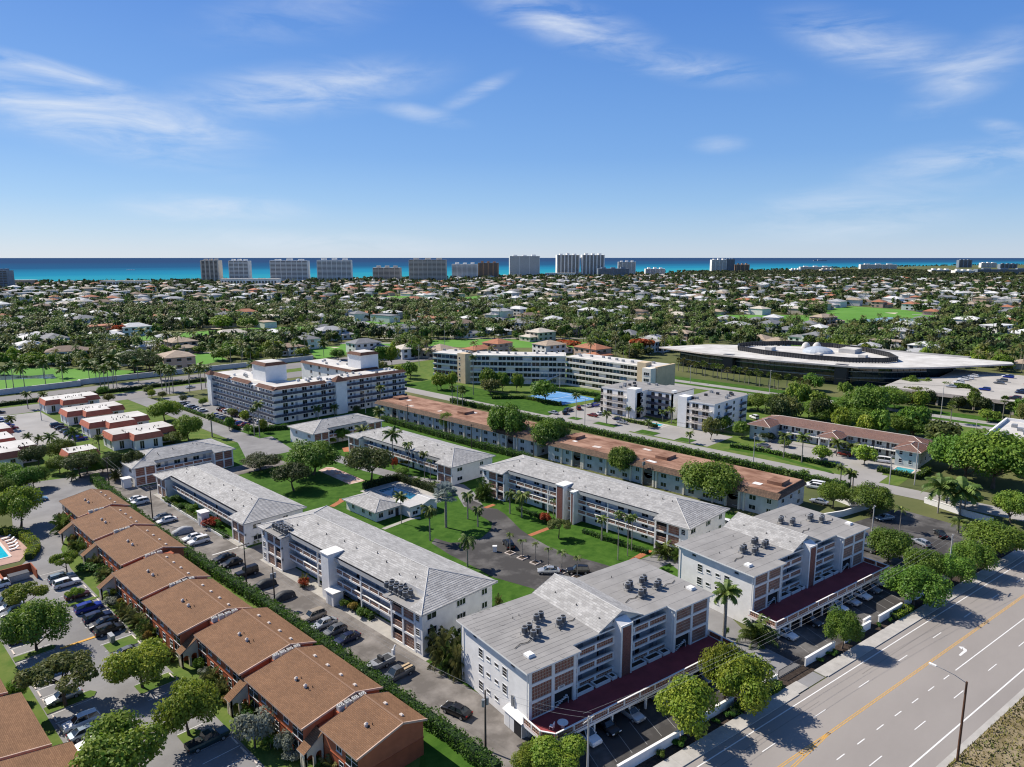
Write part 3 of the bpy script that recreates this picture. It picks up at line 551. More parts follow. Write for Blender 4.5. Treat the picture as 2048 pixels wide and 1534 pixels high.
def deck_building(name, label, u0, n0, which):
    x0, y0 = RW(u0, n0); t = thing(name, label, 'apartment building', (x0, y0, 0), DEL)
    WX, DY, ZR, ZD = 37.4, 16.9, 9.78, 2.4
    f1, f2 = 4.95, 7.5
    b = MB()
    b.box(0, .4, 0, 8.6, DY, ZR, 0).box(28.9, .4, 0, WX, DY, ZR, 0).box(8.6, 3.4, 0, 28.9, DY, ZR, 0)
    obj('wall', b, t, mats=[white])
    # flat roof with its front edge set back over the walkways
    rf = MB(); pts = [(-.75, -.55), (8.9, -.55), (8.9, 1.35), (28.7, 1.35), (28.7, -.55), (38.1, -.55), (38.1, DY + .5), (-.75, DY + .5)]
    rf.prism(pts, ZR, ZR + .24, 1, 0)
    ro = obj('roof', rf, t, mats=[grey_roof, white2])
    sm = MB()
    for k in range(16):
        y = .4 + k * 1.03
        for a, c in ((-.6, 14.0 - .2), (24.0, 37.9)):
            if y < 1.5 and a > 0: a = 29.2
            if y < 1.5 and a < 0: c = 8.6
            off = RNG.uniform(-.04, .04)
            if which == 0 and a < 0 or k % 2: sm.box(a, y + off, ZR + .241, c, y + off + (.035 if a < 0 else .02), ZR + .252)
    if which == 0:
        for k in range(26):
            x = RNG.choice([RNG.uniform(-.5, 13), -.4 + k * .5]); y = RNG.choice([-.3, DY + .1, RNG.uniform(0, DY)])
            if -.5 <= x <= 8.3: sm.box(x, y, ZR + .241, x + .04, y + RNG.uniform(.5, .9), ZR + .254); sm.box(x, y, ZR + .241, x + RNG.uniform(.3, .8), y + .04, ZR + .256)
    obj('seam', sm, ro, mats=[grey_roof2])['kind'] = 'stuff'
    for hx, hy in ((2.2, 2.8), (36.4, 3.0)):
        sk = MB(); sk.box(-.6, -.6, 0, .6, .6, .3, 0).prism([(-.5, -.5), (.5, -.5), (.5, .5), (-.5, .5)], .3, .42, 0)
        obj('roof_hatch', sk, ro, (hx, hy, ZR + .24), mats=[white2])
    for k in range(7):
        vp = MB().cone((0, 0, 0), (0, 0, .35), .06, .06, 6); obj('vent_pipe', vp, ro, (RNG.choice([RNG.uniform(1, 12), RNG.uniform(26, 36)]), RNG.uniform(3, 15), ZR + .24), mats=[metal_dark])
    # tiled gable over the middle bay
    g = MB(); tile_gable(g, 14.1, 23.5, 1.5, DY + .6, ZR + .27, ZR + 2.35)
    gr = obj('gable_roof', g, t, mats=[tile, tile_edge])
    gw = MB(); gw.poly([(14.5, 1.9, ZR + .25), (23.1, 1.9, ZR + .25), (18.8, 1.9, ZR + 2.2)], 0); obj('gable_wall', gw, t, mats=[white]); gw = MB(); gw.poly([(23.1, DY + .2, ZR + .25), (14.5, DY + .2, ZR + .25), (18.8, DY + .2, ZR + 2.2)], 0)
    obj('gable_wall', gw, t, mats=[white])
    for k in range(5): obj('vent_pipe', MB().cone((0, 0, 0), (0, 0, .4), .09, .09, 6), gr, (16 + (k % 2) * .9, 3.5 + k * 2.6, ZR + 1.0), mats=[metal_dark])
    # stair tower with brick face
    tw = MB(); tw.box(17.3, .15, ZD, 19.7, 3.4, 10.7, 0)
    tw.poly([(17.3, .15, 10.7), (19.7, .15, 10.7), (19.7, 1.6, 11.3), (17.3, 1.6, 11.3)], 0).poly([(17.3, .15, 10.7), (17.3, 1.6, 11.3), (17.3, 1.6, 10.7)], 0).poly([(19.7, .15, 10.7), (19.7, 1.6, 10.7), (19.7, 1.6, 11.3)], 0)
    two = obj('stair_tower', tw, t, mats=[white])
    bp = MB(); bp.quad((17.6, .1, ZD), (19.45, .1, ZD), (19.45, .1, 10.4), (17.6, .1, 10.4), 0, [(0, 0), (1.85, 0), (1.85, 8), (0, 8)])
    obj('brick_panel', bp, two, mats=[brick_red])
    fr = MB(); fr.box(17.26, .02, ZD, 17.6, .16, 10.72).box(19.45, .02, ZD, 19.74, .16, 10.72).box(17.6, .02, 10.4, 19.45, .16, 10.72); obj('tower_frame', fr, two, mats=[white2])
    # screen frames at both ends
    for k, xa in enumerate((0.0, 29.0)):
        f = MB()
        for xc in (.0, 4.0, 8.0): f.box(xa + xc, -.02, ZD if not (xc == 0 and k == 0) else 0, xa + xc + .5, .4, ZR, 0)
        for z in (ZD + .0, f1 - .22, f2 - .22, ZR - .3):
            for a, c in ((.5, 4.0), (4.5, 8.0)):
                if z == ZD and ((k == 0 and a > 4) or (k == 1 and a < 4)): continue
                f.box(xa + a, .02, z, xa + c, .38, z + (.42 if z > ZD else .12), 0)
        obj('screen_frame', f, t, mats=[white2])
        for r, (za, zb) in enumerate(((ZD + .12, f1 - .22), (f1 + .2, f2 - .22), (f2 + .2, ZR - .3))):
            for c, a in enumerate((.5, 4.5)):
                if r == 0 and ((k == 0 and c == 1) or (k == 1 and c == 0)):
                    st = MB()   # stair opening
                    st.box(xa + a, .36, ZD, xa + a + 3.5, .39, f1 - .24, 1)
                    for q in range(7): st.box(xa + a + .3 + q * .32, .1, ZD + q * .18, xa + a + .62 + q * .32, .35, ZD + .12 + q * .18, 0)
                    st.box(xa + a + .2, .02, ZD + .9, xa + a + 2.6, .06, ZD + .97, 0).box(xa + a + 2.55, .02, ZD, xa + a + 2.6, .06, ZD + .95, 0)
                    obj('staircase', st, t, mats=[white2, grey_dark]); continue
                screen(t, xa + a, .1, za, '-y', 3.5, zb - za, 13, 4)
    # walkways, rails, doors
    for zf in (ZD + .0, f1, f2):
        for a, c in ((8.6, 17.3), (19.7, 29.0)):
            if zf > ZD: obj('walkway', MB().box(a, 1.55, zf - .22, c, 3.4, zf, 0), t, mats=[white2])
            pr = MB(); n = 3; seg = (c - a) / n
            edges = [a] + ([a + 1.7, a + 5.0, c] if a < 10 else [a + 1.9, a + 5.2, c])
            for q in edges: pr.box(max(q - .2, a), 1.5, zf, min(q + .2, c), 1.75, zf + 1.1, 0)
            pr.box(a, 1.48, zf + .95, c, 1.78, zf + 1.14, 0).box(a, 1.48, zf - .23, c, 1.78, zf + .1, 0)
            obj('railing', pr, t, mats=[white2])
            for q in range(3):
                e0, e1 = max(edges[q] + .2, a), edges[q + 1] - .2
                screen(t, e0, 1.58, zf + .1, '-y', e1 - e0, .86, max(3, round((e1 - e0) / .36)), 2, 'railing_screen')
            for q in range(2):
                xx = a + 1.6 + q * 4.3; win(t, xx, 3.4, zf + .9, '-y', 1.5, .95, 'pair'); door(t, xx + 2.0, 3.4, zf, '-y')
            obj('dark_doorway', MB().box(0, -.02, 0, 1.5, 0, 2.2), t, (c - 1.7 if a < 10 else a + .2 + 3.4, 3.4, zf), mats=[door_dark])
    # planters on the deck
    for a, c in ((8.9, 16.9), (20.0, 28.6)):
        pl = MB()
        for q0, q1 in ((a, a + 3.2), (a + 3.7, a + 6.6), (a + 7.0, c)):
            if q1 <= q0: continue
            pl.box(q0, .2, ZD, q1, .35, ZD + .5, 0).box(q0, 1.3, ZD, q1, 1.45, ZD + .5, 0).box(q0, .35, ZD, q0 + .15, 1.3, ZD + .5, 0).box(q1 - .15, .35, ZD, q1, 1.3, ZD + .5, 0).box(q0 + .15, .35, ZD, q1 - .15, 1.3, ZD + .36, 1)
        obj('planter', pl, t, mats=[white2, mulch])
    # deck on columns
    dpts = [(-.9, -1.0), (-.9, -3.6), (-.5, -4.7), (.5, -5.3), (38.2, -5.3), (38.2, .4), (-.9, .4)] if which == 0 else [(-.6, .4), (-.6, -5.3), (38.2, -5.3), (38.2, .4)]
    dk = MB(); dk.prism(dpts, ZD - .42, ZD - .02, 0); dk.poly([(p[0], p[1], ZD - .014) for p in (dpts if which else dpts)], 1)
    obj('deck', dk, t, mats=[white2, deck_red])
    par = MB(); scr = []
    def run(p, q, n):
        p = Vector(p); q = Vector(q); L = (q - p).length; d = (q - p) / L; ang = math.atan2(d.y, d.x)
        for i in range(n + 1):
            c = p + d * (L * i / n); par.cone((c.x, c.y, ZD - .02), (c.x, c.y, ZD + .95), .15, .15, 4, 0)
        nn = Vector((-d.y, d.x)) * .14
        for z0, z1, w in ((ZD + .90, ZD + 1.0, .11), (ZD - .03, ZD + .12, .10)):
            m = Vector((-d.y, d.x)) * w
            par.prism([tuple(p - m), tuple(q - m), tuple(q + m), tuple(p + m)], z0, z1, 0)
        for i in range(n):
            a = p + d * (L * i / n + .22); w = L / n - .44
            if w > .2:
                o = obj('parapet_screen', screen_mesh(w, .78, max(2, round(w / .34)), 2), t, (a.x - nn.x * .7, a.y - nn.y * .7, ZD + .12), ang); scr.append(o)
    if which == 0:
        run((-.75, .2), (-.75, -3.5), 2); run((-.75, -3.5), (.5, -5.1), 1)
        run((.5, -5.1), (38.0, -5.1), 12)
    else:
        run((-.4, .2), (-.4, -5.1), 2); run((-.4, -5.1), (38.0, -5.1), 12)
    run((38.0, -5.1), (38.0, .2), 2)
    obj('parapet', par, t, mats=[white2])
    for k in range(12):
        obj('column', MB().box(-.14, -.14, 0, .14, .14, ZD - .42), t, (.7 + k * 3.38, -4.95, 0), mats=[white2])
    # left end wall: windows on three floors, storage doors below
    for r, z in enumerate((1.0, 3.65, 6.25)):
        for y, w, h, kd in ((11.7, 1.05, 1.35, 'jal'), (9.75, .9, .5, 'one'), (7.65, .9, .5, 'one'), (5.6, 1.05, 1.35, 'jal')):
            if r == 0 and y < 6: continue
            win(t, 0, y, z + (.5 if h < 1 else 0), '-x', w, h, kd)
    for y in (13.2, 3.6): win(t, 0, y, 8.75, '-x', .9, .4, 'one')
    for r, z in enumerate((3.65, 6.25)):
        for y in (4, 8, 12.5): win(t, WX, y, z, '+x', 1.1, 1.3, 'sash')
    for k in range(8):
        for z in (3.5, 6.1): win(t, 3 + k * 4.4, DY, z, '+y', 1.5, 1.2, 'pair')
    if which == 0:
        lt = MB(); lt.box(-1.0, .3, 0, 0, 4.4, 2.35, 0); lt.poly([(-1.2, .1, 2.35), (-1.2, 4.6, 2.35), (0, 4.6, 2.75), (0, .1, 2.75)][::-1], 1).quad((-1.2, 4.6, 2.25), (-1.2, .1, 2.25), (-1.2, .1, 2.36), (-1.2, 4.6, 2.36), 1)
        lt.poly([(-1.0, .3, 2.35), (0, .3, 2.35), (0, .3, 2.7)], 0).poly([(0, 4.4, 2.35), (-1.0, 4.4, 2.35), (0, 4.4, 2.7)], 0)
        lo = obj('storage_bay', lt, t, mats=[white, white2])
        for y, w, m in ((3.6, 1.0, frame_w), (2.5, 1.0, frame_w)): obj('door', MB().box(-.04, -w / 2, 0, 0, w / 2, 2.0), lo, (-1.0, y, .02), mats=[m])
        obj('door_opening', MB().box(-.02, -.8, 0, 0, .8, 2.0), lo, (-1.0, 1.2, .02), mats=[grey_dark])
        for q, (y, z) in enumerate(((3.2, 3.0), (3.5, 3.3), (3.8, 3.0))): obj('electric_conduit', MB().cone((0, 0, 0), (0, 0, 1.4 + .2 * q), .09, .09, 6), t, (-.12, y, z - .4), mats=[metal_grey])
    for x, y in ((-.1, .25), (-.1, DY - .1), (8.75, .1)):
        obj('downspout', MB().cone((0, 0, ZD if x > 0 else .1), (0, 0, ZR), .07, .07, 6), t, (x - .08, y - .1, 0), mats=[white2])
    pl = MB().box(-.62, -.03, 0, .62, 0, .42); np_ = obj('number_plate', pl, t, (5.75, .08, 5.15), mats=[white2])
    if which == 0:
        tx = obj('lettering', text_mesh('1000', .46, grey_dark), np_, (0, -.035, .05)); tx.rotation_euler = (R(90), 0, 0)
    # roof-top air conditioners
    base = [(5.0, 7.6), (6.1, 7.9), (5.4, 6.0), (6.5, 6.3), (8.6, 9.4), (9.7, 9.7), (10.6, 6.4), (11.6, 6.7), (27.4, 8.8), (28.4, 9.2), (27.4, 5.8), (28.4, 6.1), (30.8, 8.9), (31.8, 9.2), (31.6, 6.3), (32.6, 6.7)] if which == 0 else \
        [(6.0, 7.0), (7.0, 7.2), (7.2, 5.2), (8.2, 5.5), (10.8, 7.9), (11.8, 8.1), (11.4, 6.0), (12.4, 6.2), (25.2, 11.6), (26.1, 12.0), (26.2, 9.6), (27.2, 10.0), (31.4, 8.8), (32.4, 9.1), (32.6, 6.9), (33.6, 7.3)]
    for x, y in base:
        wx, wy = x0 + x * CD - y * SD, y0 + x * SD + y * CD
        side = 'left of' if x < 18 else 'right of'
        ac(wx, wy, ZR + .24, f'black fan condenser on flat grey roof {"nearer" if which == 0 else "farther"} red-deck building, {"street-number" if x < 18 else "driveway"} end', f'condensers on red-deck building roof {which}{int(x > 18)}', DEL)
    for k, (x, y) in enumerate(((5.6, 7.0), (10, 8), (28, 7.5), (32, 7.6))):
        cb = MB(); pts = [(0, 0, .1), (1.3, .5, .12), (2.4, .2, .1), (3.6, .7, .12)]
        cb.tube(pts, [.05] * 4, 5); obj('cable_run', cb, ro, (x + (1 if k % 2 else -4), y - 1.6, ZR + .24), mats=[grey_dark])
    return t
deck_building('apartment_building', 'four-level white apartment building with red deck, flat grey roof and number plate', 53.4, 69.35, 0)
deck_building('apartment_building', 'four-level white apartment building with red deck beside the gated driveway, no number plate', 103.1, 69.45, 1)

def garden_building(label, org, rz, W, D, nf, ez, slope, bay=7.6, recess=1.7, towers=(), flat=False, end_win=True, planter=True, near=True, brick_tower=None):
    """long white block: local x along the front, y into the block"""
    t = thing('apartment_building', label, 'apartment building', (*org, 0), rz); fh = (ez - .15) / nf; oh = .75
    b = MB(); b.box(0, .35, 0, bay, D, ez - .05).box(W - bay, .35, 0, W, D, ez - .05).box(bay, recess + 1.55, 0, W - bay, D, ez - .05)
    obj('wall', b, t, mats=[white])
    rf = course_roof(W + 2 * oh, D + 2 * oh, ez, slope, notch=(bay + oh * 1.0, W - bay + oh, recess + .3), ox=-oh, oy=-oh, flat=((3.4, bay + oh, 4.0), (W - bay + oh, W + 2 * oh - 3.4, 4.0)) if flat else ())
    ro = obj('roof', rf, t, mats=[tile, tile_edge])
    if flat:
        dm = math.ceil(4.0 / ((D + 2 * oh) / 2 / int((D / 2 + oh) / .45)) - 1e-6) * ((D + 2 * oh) / 2 / int((D / 2 + oh) / .45))
        for xa, xb in ((3.4 - oh, bay + 1.2), (W - bay - 1.2, W - 3.4 + oh)):
            fb = MB(); fb.box(xa, -oh, ez - .16, xb, dm - oh, ez + .06, 1, 0); fb.quad((xa, dm - oh, ez), (xb, dm - oh, ez), (xb, dm - oh, ez + slope * dm + .02), (xa, dm - oh, ez + slope * dm + .02), 1)
            for q in (xa, xb): fb.poly([(q, -oh, ez - .1), (q, dm - oh, ez - .1), (q, dm - oh, ez + slope * dm)], 1)
            obj('flat_roof_deck', fb, ro, mats=[grey_roof, white2])
    for k in range(int(W / 5)):
        x = 4 + k * 5 + RNG.uniform(-1, 1); d = RNG.uniform(3, D / 2 - 1)
        obj('vent_pipe', MB().cone((0, 0, 0), (0, 0, .4), .09, .09, 6), ro, (min(max(x, D / 2), W - D / 2), d, ez + slope * (d + oh)), mats=[metal_dark])
    # end bays: columns, beams and block screens
    for k, xa in enumerate((0.0, W - bay)):
        f = MB(); wc = (bay - 2.6) / 2 if nf == 3 else (bay - 1.2) / 2
        cols = [0, .4 + wc, .8 + 2 * wc] if nf == 2 else ([2.2, 2.4 + wc, 2.6 + 2 * wc - .4] if k == 0 else [-.0, .2 + wc, .4 + 2 * wc])
        if nf == 3: f.box(xa + (0 if k == 0 else cols[2] + .4), 0, 0, xa + (2.2 if k == 0 else bay), .36, ez - .06, 0)
        for c in cols: f.box(xa + c, -.05, 0, xa + c + .4, .36, ez - .2, 0)
        for r in range(1, nf): f.box(xa + cols[0], -.03, r * fh - .18, xa + cols[2] + .4, .36, r * fh + .2, 0)
        f.box(xa + cols[0], -.03, 0, xa + cols[2] + .4, .36, .2, 0)
        obj('screen_frame', f, t, mats=[white2])
        for r in range(nf):
            for c in range(2):
                x = xa + cols[c] + .4; w = cols[c + 1] - cols[c] - .4
                inner = (c == 1) if k == 0 else (c == 0)
                if nf == 3 and inner and r < 3:      # half-open stair landing
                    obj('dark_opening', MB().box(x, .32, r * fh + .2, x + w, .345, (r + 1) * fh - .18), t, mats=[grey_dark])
                    screen(t, x, .1, r * fh + .2, '-y', w, 1.1)
                else: screen(t, x, .1, r * fh + .2, '-y', w, fh - .4)
        if nf == 3 and end_win:
            for r in range(nf): win(t, xa + (1.1 if k == 0 else bay - 1.2), 0, r * fh + .8, '-y', .9, 1.1, 'jal')
    # walkways
    tw = sorted(towers)
    for r in range(nf):
        zf = r * fh
        if r:
            obj('walkway', MB().box(bay, recess, zf - .2, W - bay, recess + 1.55, zf, 0), t, mats=[white2])
            n = max(2, round((W - 2 * bay) / 2.9)); seg = (W - 2 * bay) / n; pr = MB()
            for i in range(n + 1): pr.box(bay + i * seg - .13, recess - .08, zf, bay + i * seg + .13, recess + .12, zf + 1.02)
            pr.box(bay, recess - .1, zf + .92, W - bay, recess + .14, zf + 1.06).box(bay, recess - .1, zf - .22, W - bay, recess + .14, zf + .12)
            obj('railing', pr, t, mats=[white2])
            for i in range(n): screen(t, bay + i * seg + .13, recess - .02, zf + .12, '-y', seg - .26, .8, 7, 2, 'railing_screen')
            for xx in (bay, W - bay):
                pass
        m = max(2, round((W - 2 * bay) / 6.4))
        for i in range(m):
            x = bay + (i + .5) * (W - 2 * bay) / m
            win(t, x - 1.3, recess + 1.55, zf + .9, '-y', 1.7, 1.05, 'pair'); door(t, x + 1.2, recess + 1.55, zf + .03, '-y', .95, 2.05, door_dark if i % 2 else door_pale)
            if near: win(t, x + 2.5, recess + 1.55, zf + 1.1, '-y', .8, .8, 'one')
    for i in range(5):
        x = bay + (i + .5) * (W - 2 * bay) / 5
        obj('post', MB().box(-.14, -.14, 0, .14, .14, ez - .1 + .0), t, (x, recess + .02, 0), mats=[white2]) if nf == 3 and i in (1, 3) else None
    for (xa, w, dep, top) in towers:
        b = MB().box(xa, recess - dep, 0, xa + w, recess + 1.55, top, 0); b.box(xa - .15, recess - dep - .15, top, xa + w + .15, recess + 1.7, top + .18, 1)
        to = obj('stair_tower', b, t, mats=[white, white2])
        if brick_tower:
            q = MB().quad((xa + .25, recess - dep - .02, 0), (xa + w - .25, recess - dep - .02, 0), (xa + w - .25, recess - dep - .02, top - .3), (xa + .25, recess - dep - .02, top - .3), 0, [(0, 0), (w, 0), (w, top), (0, top)])
            obj('brick_panel', q, to, mats=[brick_red])
    for face, x in (('-x', 0), ('+x', W)):
        for r in range(nf):
            for y in ((3.0, D - 4.5) if nf == 2 else (2.0, 8.5, 14.0)): win(t, x, y, r * fh + .95, face, 1.9 if y < 9 else 1.2, 1.0, 'trio' if y > 5 and y < 10 else 'pair')
    m = int(W / 5)
    for r in range(nf):
        for i in range(m): win(t, 2.5 + i * W / m, D, r * fh + .9, '+y', 1.6, 1.1, 'pair')
    return t, fh
HP = -math.pi / 2
b1, _ = garden_building('three-storey white-roofed block with square white stair tower along the hedge alley', (67.0, 140.2), HP, 54.9, 15.9, 3, 7.75, .30, bay=8.6, towers=((24.3, 2.6, 1.8, 9.1),), flat=True)
garden_building('two-storey long white-roofed block with flower beds along the hedge alley', (67.6, 202.3), HP, 52.6, 14.6, 2, 5.6, .28, bay=6.4, towers=())
garden_building('two-storey white-roofed block set crosswise at the end of the hedge alley', (65.4, 213.2), 0, 28.9, 16.8, 2, 5.6, .27, bay=6.0, near=False)
garden_building('two-storey white-roofed block set crosswise beside the balcony condominium', (122.0, 212.0), 0, 28.0, 16.0, 2, 5.6, .27, bay=6.0, near=False)
garden_building('two-storey long white-roofed block with coconut palms before its walkway', (129.2, 202.0), HP, 52.8, 16.2, 2, 5.6, .27, bay=6.6, near=False)
b6, _ = garden_building('three-storey white-roofed block with brick stair tower facing the oval lawn', (129.9, 137.2), HP, 63.8, 16.3, 3, 7.75, .29, bay=8.4, towers=((26.8, 2.4, 1.9, 9.0), (31.4, 1.0, 1.9, 8.2)), brick_tower=True, near=False)
# condensers on the block along the alley
for k in range(9):
    ac(68.0 + (k % 2) * 1.15, 131.2 + (k // 2) * 1.25, 7.81, 'black fan condenser on deck at far end of stair-tower block', 'condensers far end stair-tower block')
for k in range(10):
    ac(68.0 + (k % 2) * 1.15, 91.0 + (k // 2) * 1.3, 7.81, 'black fan condenser on deck at near end of stair-tower block', 'condensers near end stair-tower block')
# small annexes on the alley
def annex(label, x, y, w, d, h, name='utility_shed', door_face='-x'):
    t = thing(name, label, 'shed', (x, y, 0)); obj('wall', MB().box(0, 0, 0, w, d, h), t, mats=[white]); obj('roof', MB().box(-.2, -.2, h, w + .2, d + .2, h + .18), t, mats=[white2])
    obj('door', MB().box(-.04, d * .3, .02, 0, d * .75, min(2.0, h - .3)), t, mats=[door_pale]); return t
annex('white utility shed against the three-storey stair tower', 66.0, 110.6, 2.2, 2.6, 2.5)
annex('white box shed beside the flower beds of the two-storey alley block', 65.7, 168.6, 1.9, 2.4, 3.4)
annex('small white gate lodge beside the crosswise alley block', 62.6, 213.8, 2.0, 2.2, 2.6)
# clubhouse
cb = thing('clubhouse', 'low white-roofed clubhouse beside the swimming pool', 'clubhouse', (97.2, 141.0, 0))
obj('wall', MB().box(0, 0, 0, 7.2, 13.2, 2.7).box(7.2, 0, 0, 9.4, 3.4, 2.7), cb, mats=[white])
crf = MB(); crf = course_roof(8.8, 14.8, 2.75, .28, ox=-.8, oy=-.8) if False else None
r_ = course_roof(14.8, 8.8, 2.75, .28, step=.4); V = []
for v in r_.v: V.append((8.0 - v[1], v[0] - .8, v[2]))
r_.v = V; obj('roof', r_, cb, mats=[tile, tile_edge])
for y, w in ((2.5, 1.1), (5.5, 1.1), (10.0, 1.0)): win(cb, 0, y, 1.0, '-x', w, 1.0, 'pair')
for x, w in ((1.4, 1.2), (4.4, 1.5)): win(cb, x, 0, .8, '-y', w, 1.2, 'pair')
door(cb, 6.3, 0, .02, '-y', 1.0, 2.05, door_dark)
wg = thing('pool_pavilion', 'white flat-roofed cube pavilion joined to the clubhouse corner', 'pavilion', (104.9, 137.4, 0))
obj('wall', MB().box(0, 0, 0, 3.4, 3.6, 2.6), wg, mats=[white]); obj('roof', MB().box(-.3, -.3, 2.6, 3.7, 3.9, 2.85), wg, mats=[tile_edge]); win(wg, 1.6, 0, .5, '-y', 1.5, .9, 'pair'); win(wg, 2.6, 0, 1.6, '-y', .8, .5, 'one')
wg = thing('pool_pavilion', 'white low-gabled pavilion at the corner of the swimming pool', 'pavilion', (109.2, 137.6, 0))
g = MB(); g.box(0, 0, 0, 4.6, 4.6, 2.5); g.poly([(0, 0, 2.5), (4.6, 0, 2.5), (2.3, 0, 3.2)]); g.poly([(4.6, 4.6, 2.5), (0, 4.6, 2.5), (2.3, 4.6, 3.2)]); obj('wall', g, wg, mats=[white])
g = MB(); tile_gable(g, -.5, 5.1, -.4, 5.0, 2.45, 3.3); obj('roof', g, wg, mats=[tile_edge, white2])

# ------------------------------------------------------------------ terracotta townhouses
def townhouse(label, s0, s1, l0, l1, near=True, porch=True, flip=False, rx=.66, lf=True):
    t = thing('townhouse', label, 'townhouse', (s0 + .4, l0 + .3, 0)); W = s1 - s0 - .8; D = l1 - l0 - .6; ez, rzz = 5.05, 6.45; xm = W * rx
    if flip: xm = W * (1 - rx)
    b = MB()
    b.box(0, 0, 0, W, D, 2.5, 0, skip=('t',)); b.box(0, 0, 2.62, W, D, 4.95, 1, skip=('t',)); b.box(-.06, -.06, 2.5, W + .06, D + .06, 2.62, 2)
    for y, o in ((0, 1), (D, -1)):
        p = [(0, y, 4.95), (W, y, 4.95), (xm, y, rzz - .1)]; b.poly(p if o > 0 else p[::-1], 1)
    obj('wall', b, t, mats=[stucco_o, stucco_o2, stucco_o])
    g = MB(); tile_gable(g, -.5, W + .5, -.3, D + .3, ez, rzz, t=.03, step=.24, rx=xm, cap=True, ridge=2); ro = obj('roof', g, t, mats=[shingle_b, mat('pink_trim', (.52, .37, .29), .8, .1, 1), mat('ridge_shingle', (.26, .155, .10), .9, .1, 2)])
    sl = (rzz - ez) / (xm + .5); sr = (rzz - ez) / (W + .5 - xm)
    for k in range(max(2, int(D / 3.6))):
        vb = MB().box(-.2, -.28, -.05, .2, .28, .14, 0); vb.box(-.12, -.2, .14, .14, .2, .2, 0); xx = xm + (1.1 if not flip else -1.1); obj('roof_vent', vb, ro, (xx, 1.6 + k * 3.5, rzz - sr * 1.1 + .05), mats=[trim_pale])
    for k in range(2 if D > 10 else 1):
        vb = MB().cone((0, 0, 0), (0, 0, .35), .24, .2, 8, 0).cone((0, 0, .35), (0, 0, .55), .3, .08, 8, 0); obj('roof_vent', vb, ro, (xm * .52, D * (.42 + .16 * k), ez + sl * (xm * .52 + .5)), mats=[trim_pale])
        for q in range(2): obj('vent_pipe', MB().cone((0, 0, 0), (0, 0, .4), .06, .06, 5), ro, (xm * .52 + .6 * q, D * (.36 + .2 * k), ez + sl * (xm * .52 + .5)), mats=[grey_dark])
    # parking-side front
    face, xf = ('-x', 0) if not flip else ('+x', W)
    if lf:
        pa = MB()
        for yy in (1.6, D - 1.6):
            if D > 10 or yy < 3: pa.box(-.04, -1.3, 0, 0, 1.3, 2.1, 0).box(-.07, -.05, 0, -.04, .05, 2.1, 1).box(-.08, -1.4, -.1, 0, 1.4, 0, 1).box(-.07, -1.3, 1.0, -.04, 1.3, 1.06, 1)
            if D > 10 or yy < 3:
                for z in (.15, 2.75): obj('screened_balcony', pa, t, (xf if not flip else xf, yy, z), 0 if not flip else math.pi, mats=[glass, frame_w])
            pa = MB()
        for y in ([D * .3, D * .5, D * .7] if D > 10 else [D * .55]):
            win(t, xf, y, 3.5, face, 1.1, 1.2, 'pair'); win(t, xf, y - .4, 1.0, face, 1.0, 1.2, 'sash')
    for y in ([3, 6.5, 10, 13.5] if D > 10 else [4]):
        win(t, W if not flip else 0, y, 3.3, '+x' if not flip else '-x', 1.2, 1.1, 'pair'); win(t, W if not flip else 0, y, .9, '+x' if not flip else '-x', 1.2, 1.1, 'pair')
    if porch:      # arched cream porch at the near corner
        po = MB(); px0, px1, py = -2.2, 0.0, D - .2
        def arch(ax, ay, bx, by, z1a, z1b, th=.22):
            d = Vector((bx - ax, by - ay)); L = d.length; d /= L; n = Vector((-d.y, d.x)) * th
            w = L / 2; prof = []
            for cidx in range(2):
                x0_, x1_ = cidx * w + .18, (cidx + 1) * w - .18; r = (x1_ - x0_) / 2; hs = 1.5
                prof.append((x0_, 0)); prof += [(x0_ + r - r * math.cos(math.pi * k / 6), hs + r * math.sin(math.pi * k / 6)) for k in range(7)]; prof.append((x1_, 0))
            out = [(0, 0)] + prof + [(L, 0), (L, z1b), (0, z1a)]
            f = [(ax + d.x * a, ay + d.y * a, z) for a, z in out]; bk = [(p[0] + n.x, p[1] + n.y, p[2]) for p in f]
            po.poly(f); po.poly(bk[::-1])
            for k in range(len(f)): k2 = (k + 1) % len(f); po.quad(f[k2], f[k], bk[k], bk[k2])
        sg = 1 if not flip else -1
        ax = xf - sg * 2.6
        arch(ax, D + .25, xf, D + .25, 2.5, 4.4) if not flip else arch(xf, D + .25, ax, D + .25, 4.4, 2.5)
        arch(ax, D + 1.6, ax, D + .25, 2.5, 2.5)
        poo = obj('porch', po, t, mats=[cream])
        pr = MB(); z0, z1 = 2.55, 4.3
        xe = ax - sg * .3
        pr.quad((xe, D + .1, z0), (xf, D + .1, z1 + .1), (xf, D + 1.9, z1 + .1), (xe, D + 1.9, z0), 0, [(0, 0), (0, 3), (1.8, 3), (1.8, 0)])
        pr.quad((xe, D + 1.9, z0 - .15), (xf, D + 1.9, z1 - .05), (xf, D + .1, z1 - .05), (xe, D + .1, z0 - .15), 1).quad((xe, D + 1.9, z0 - .15), (xe, D + .1, z0 - .15), (xe, D + .1, z0), (xe, D + 1.9, z0), 1)
        obj('porch_roof', pr, poo, mats=[shingle_b, trim_pale])
    return t
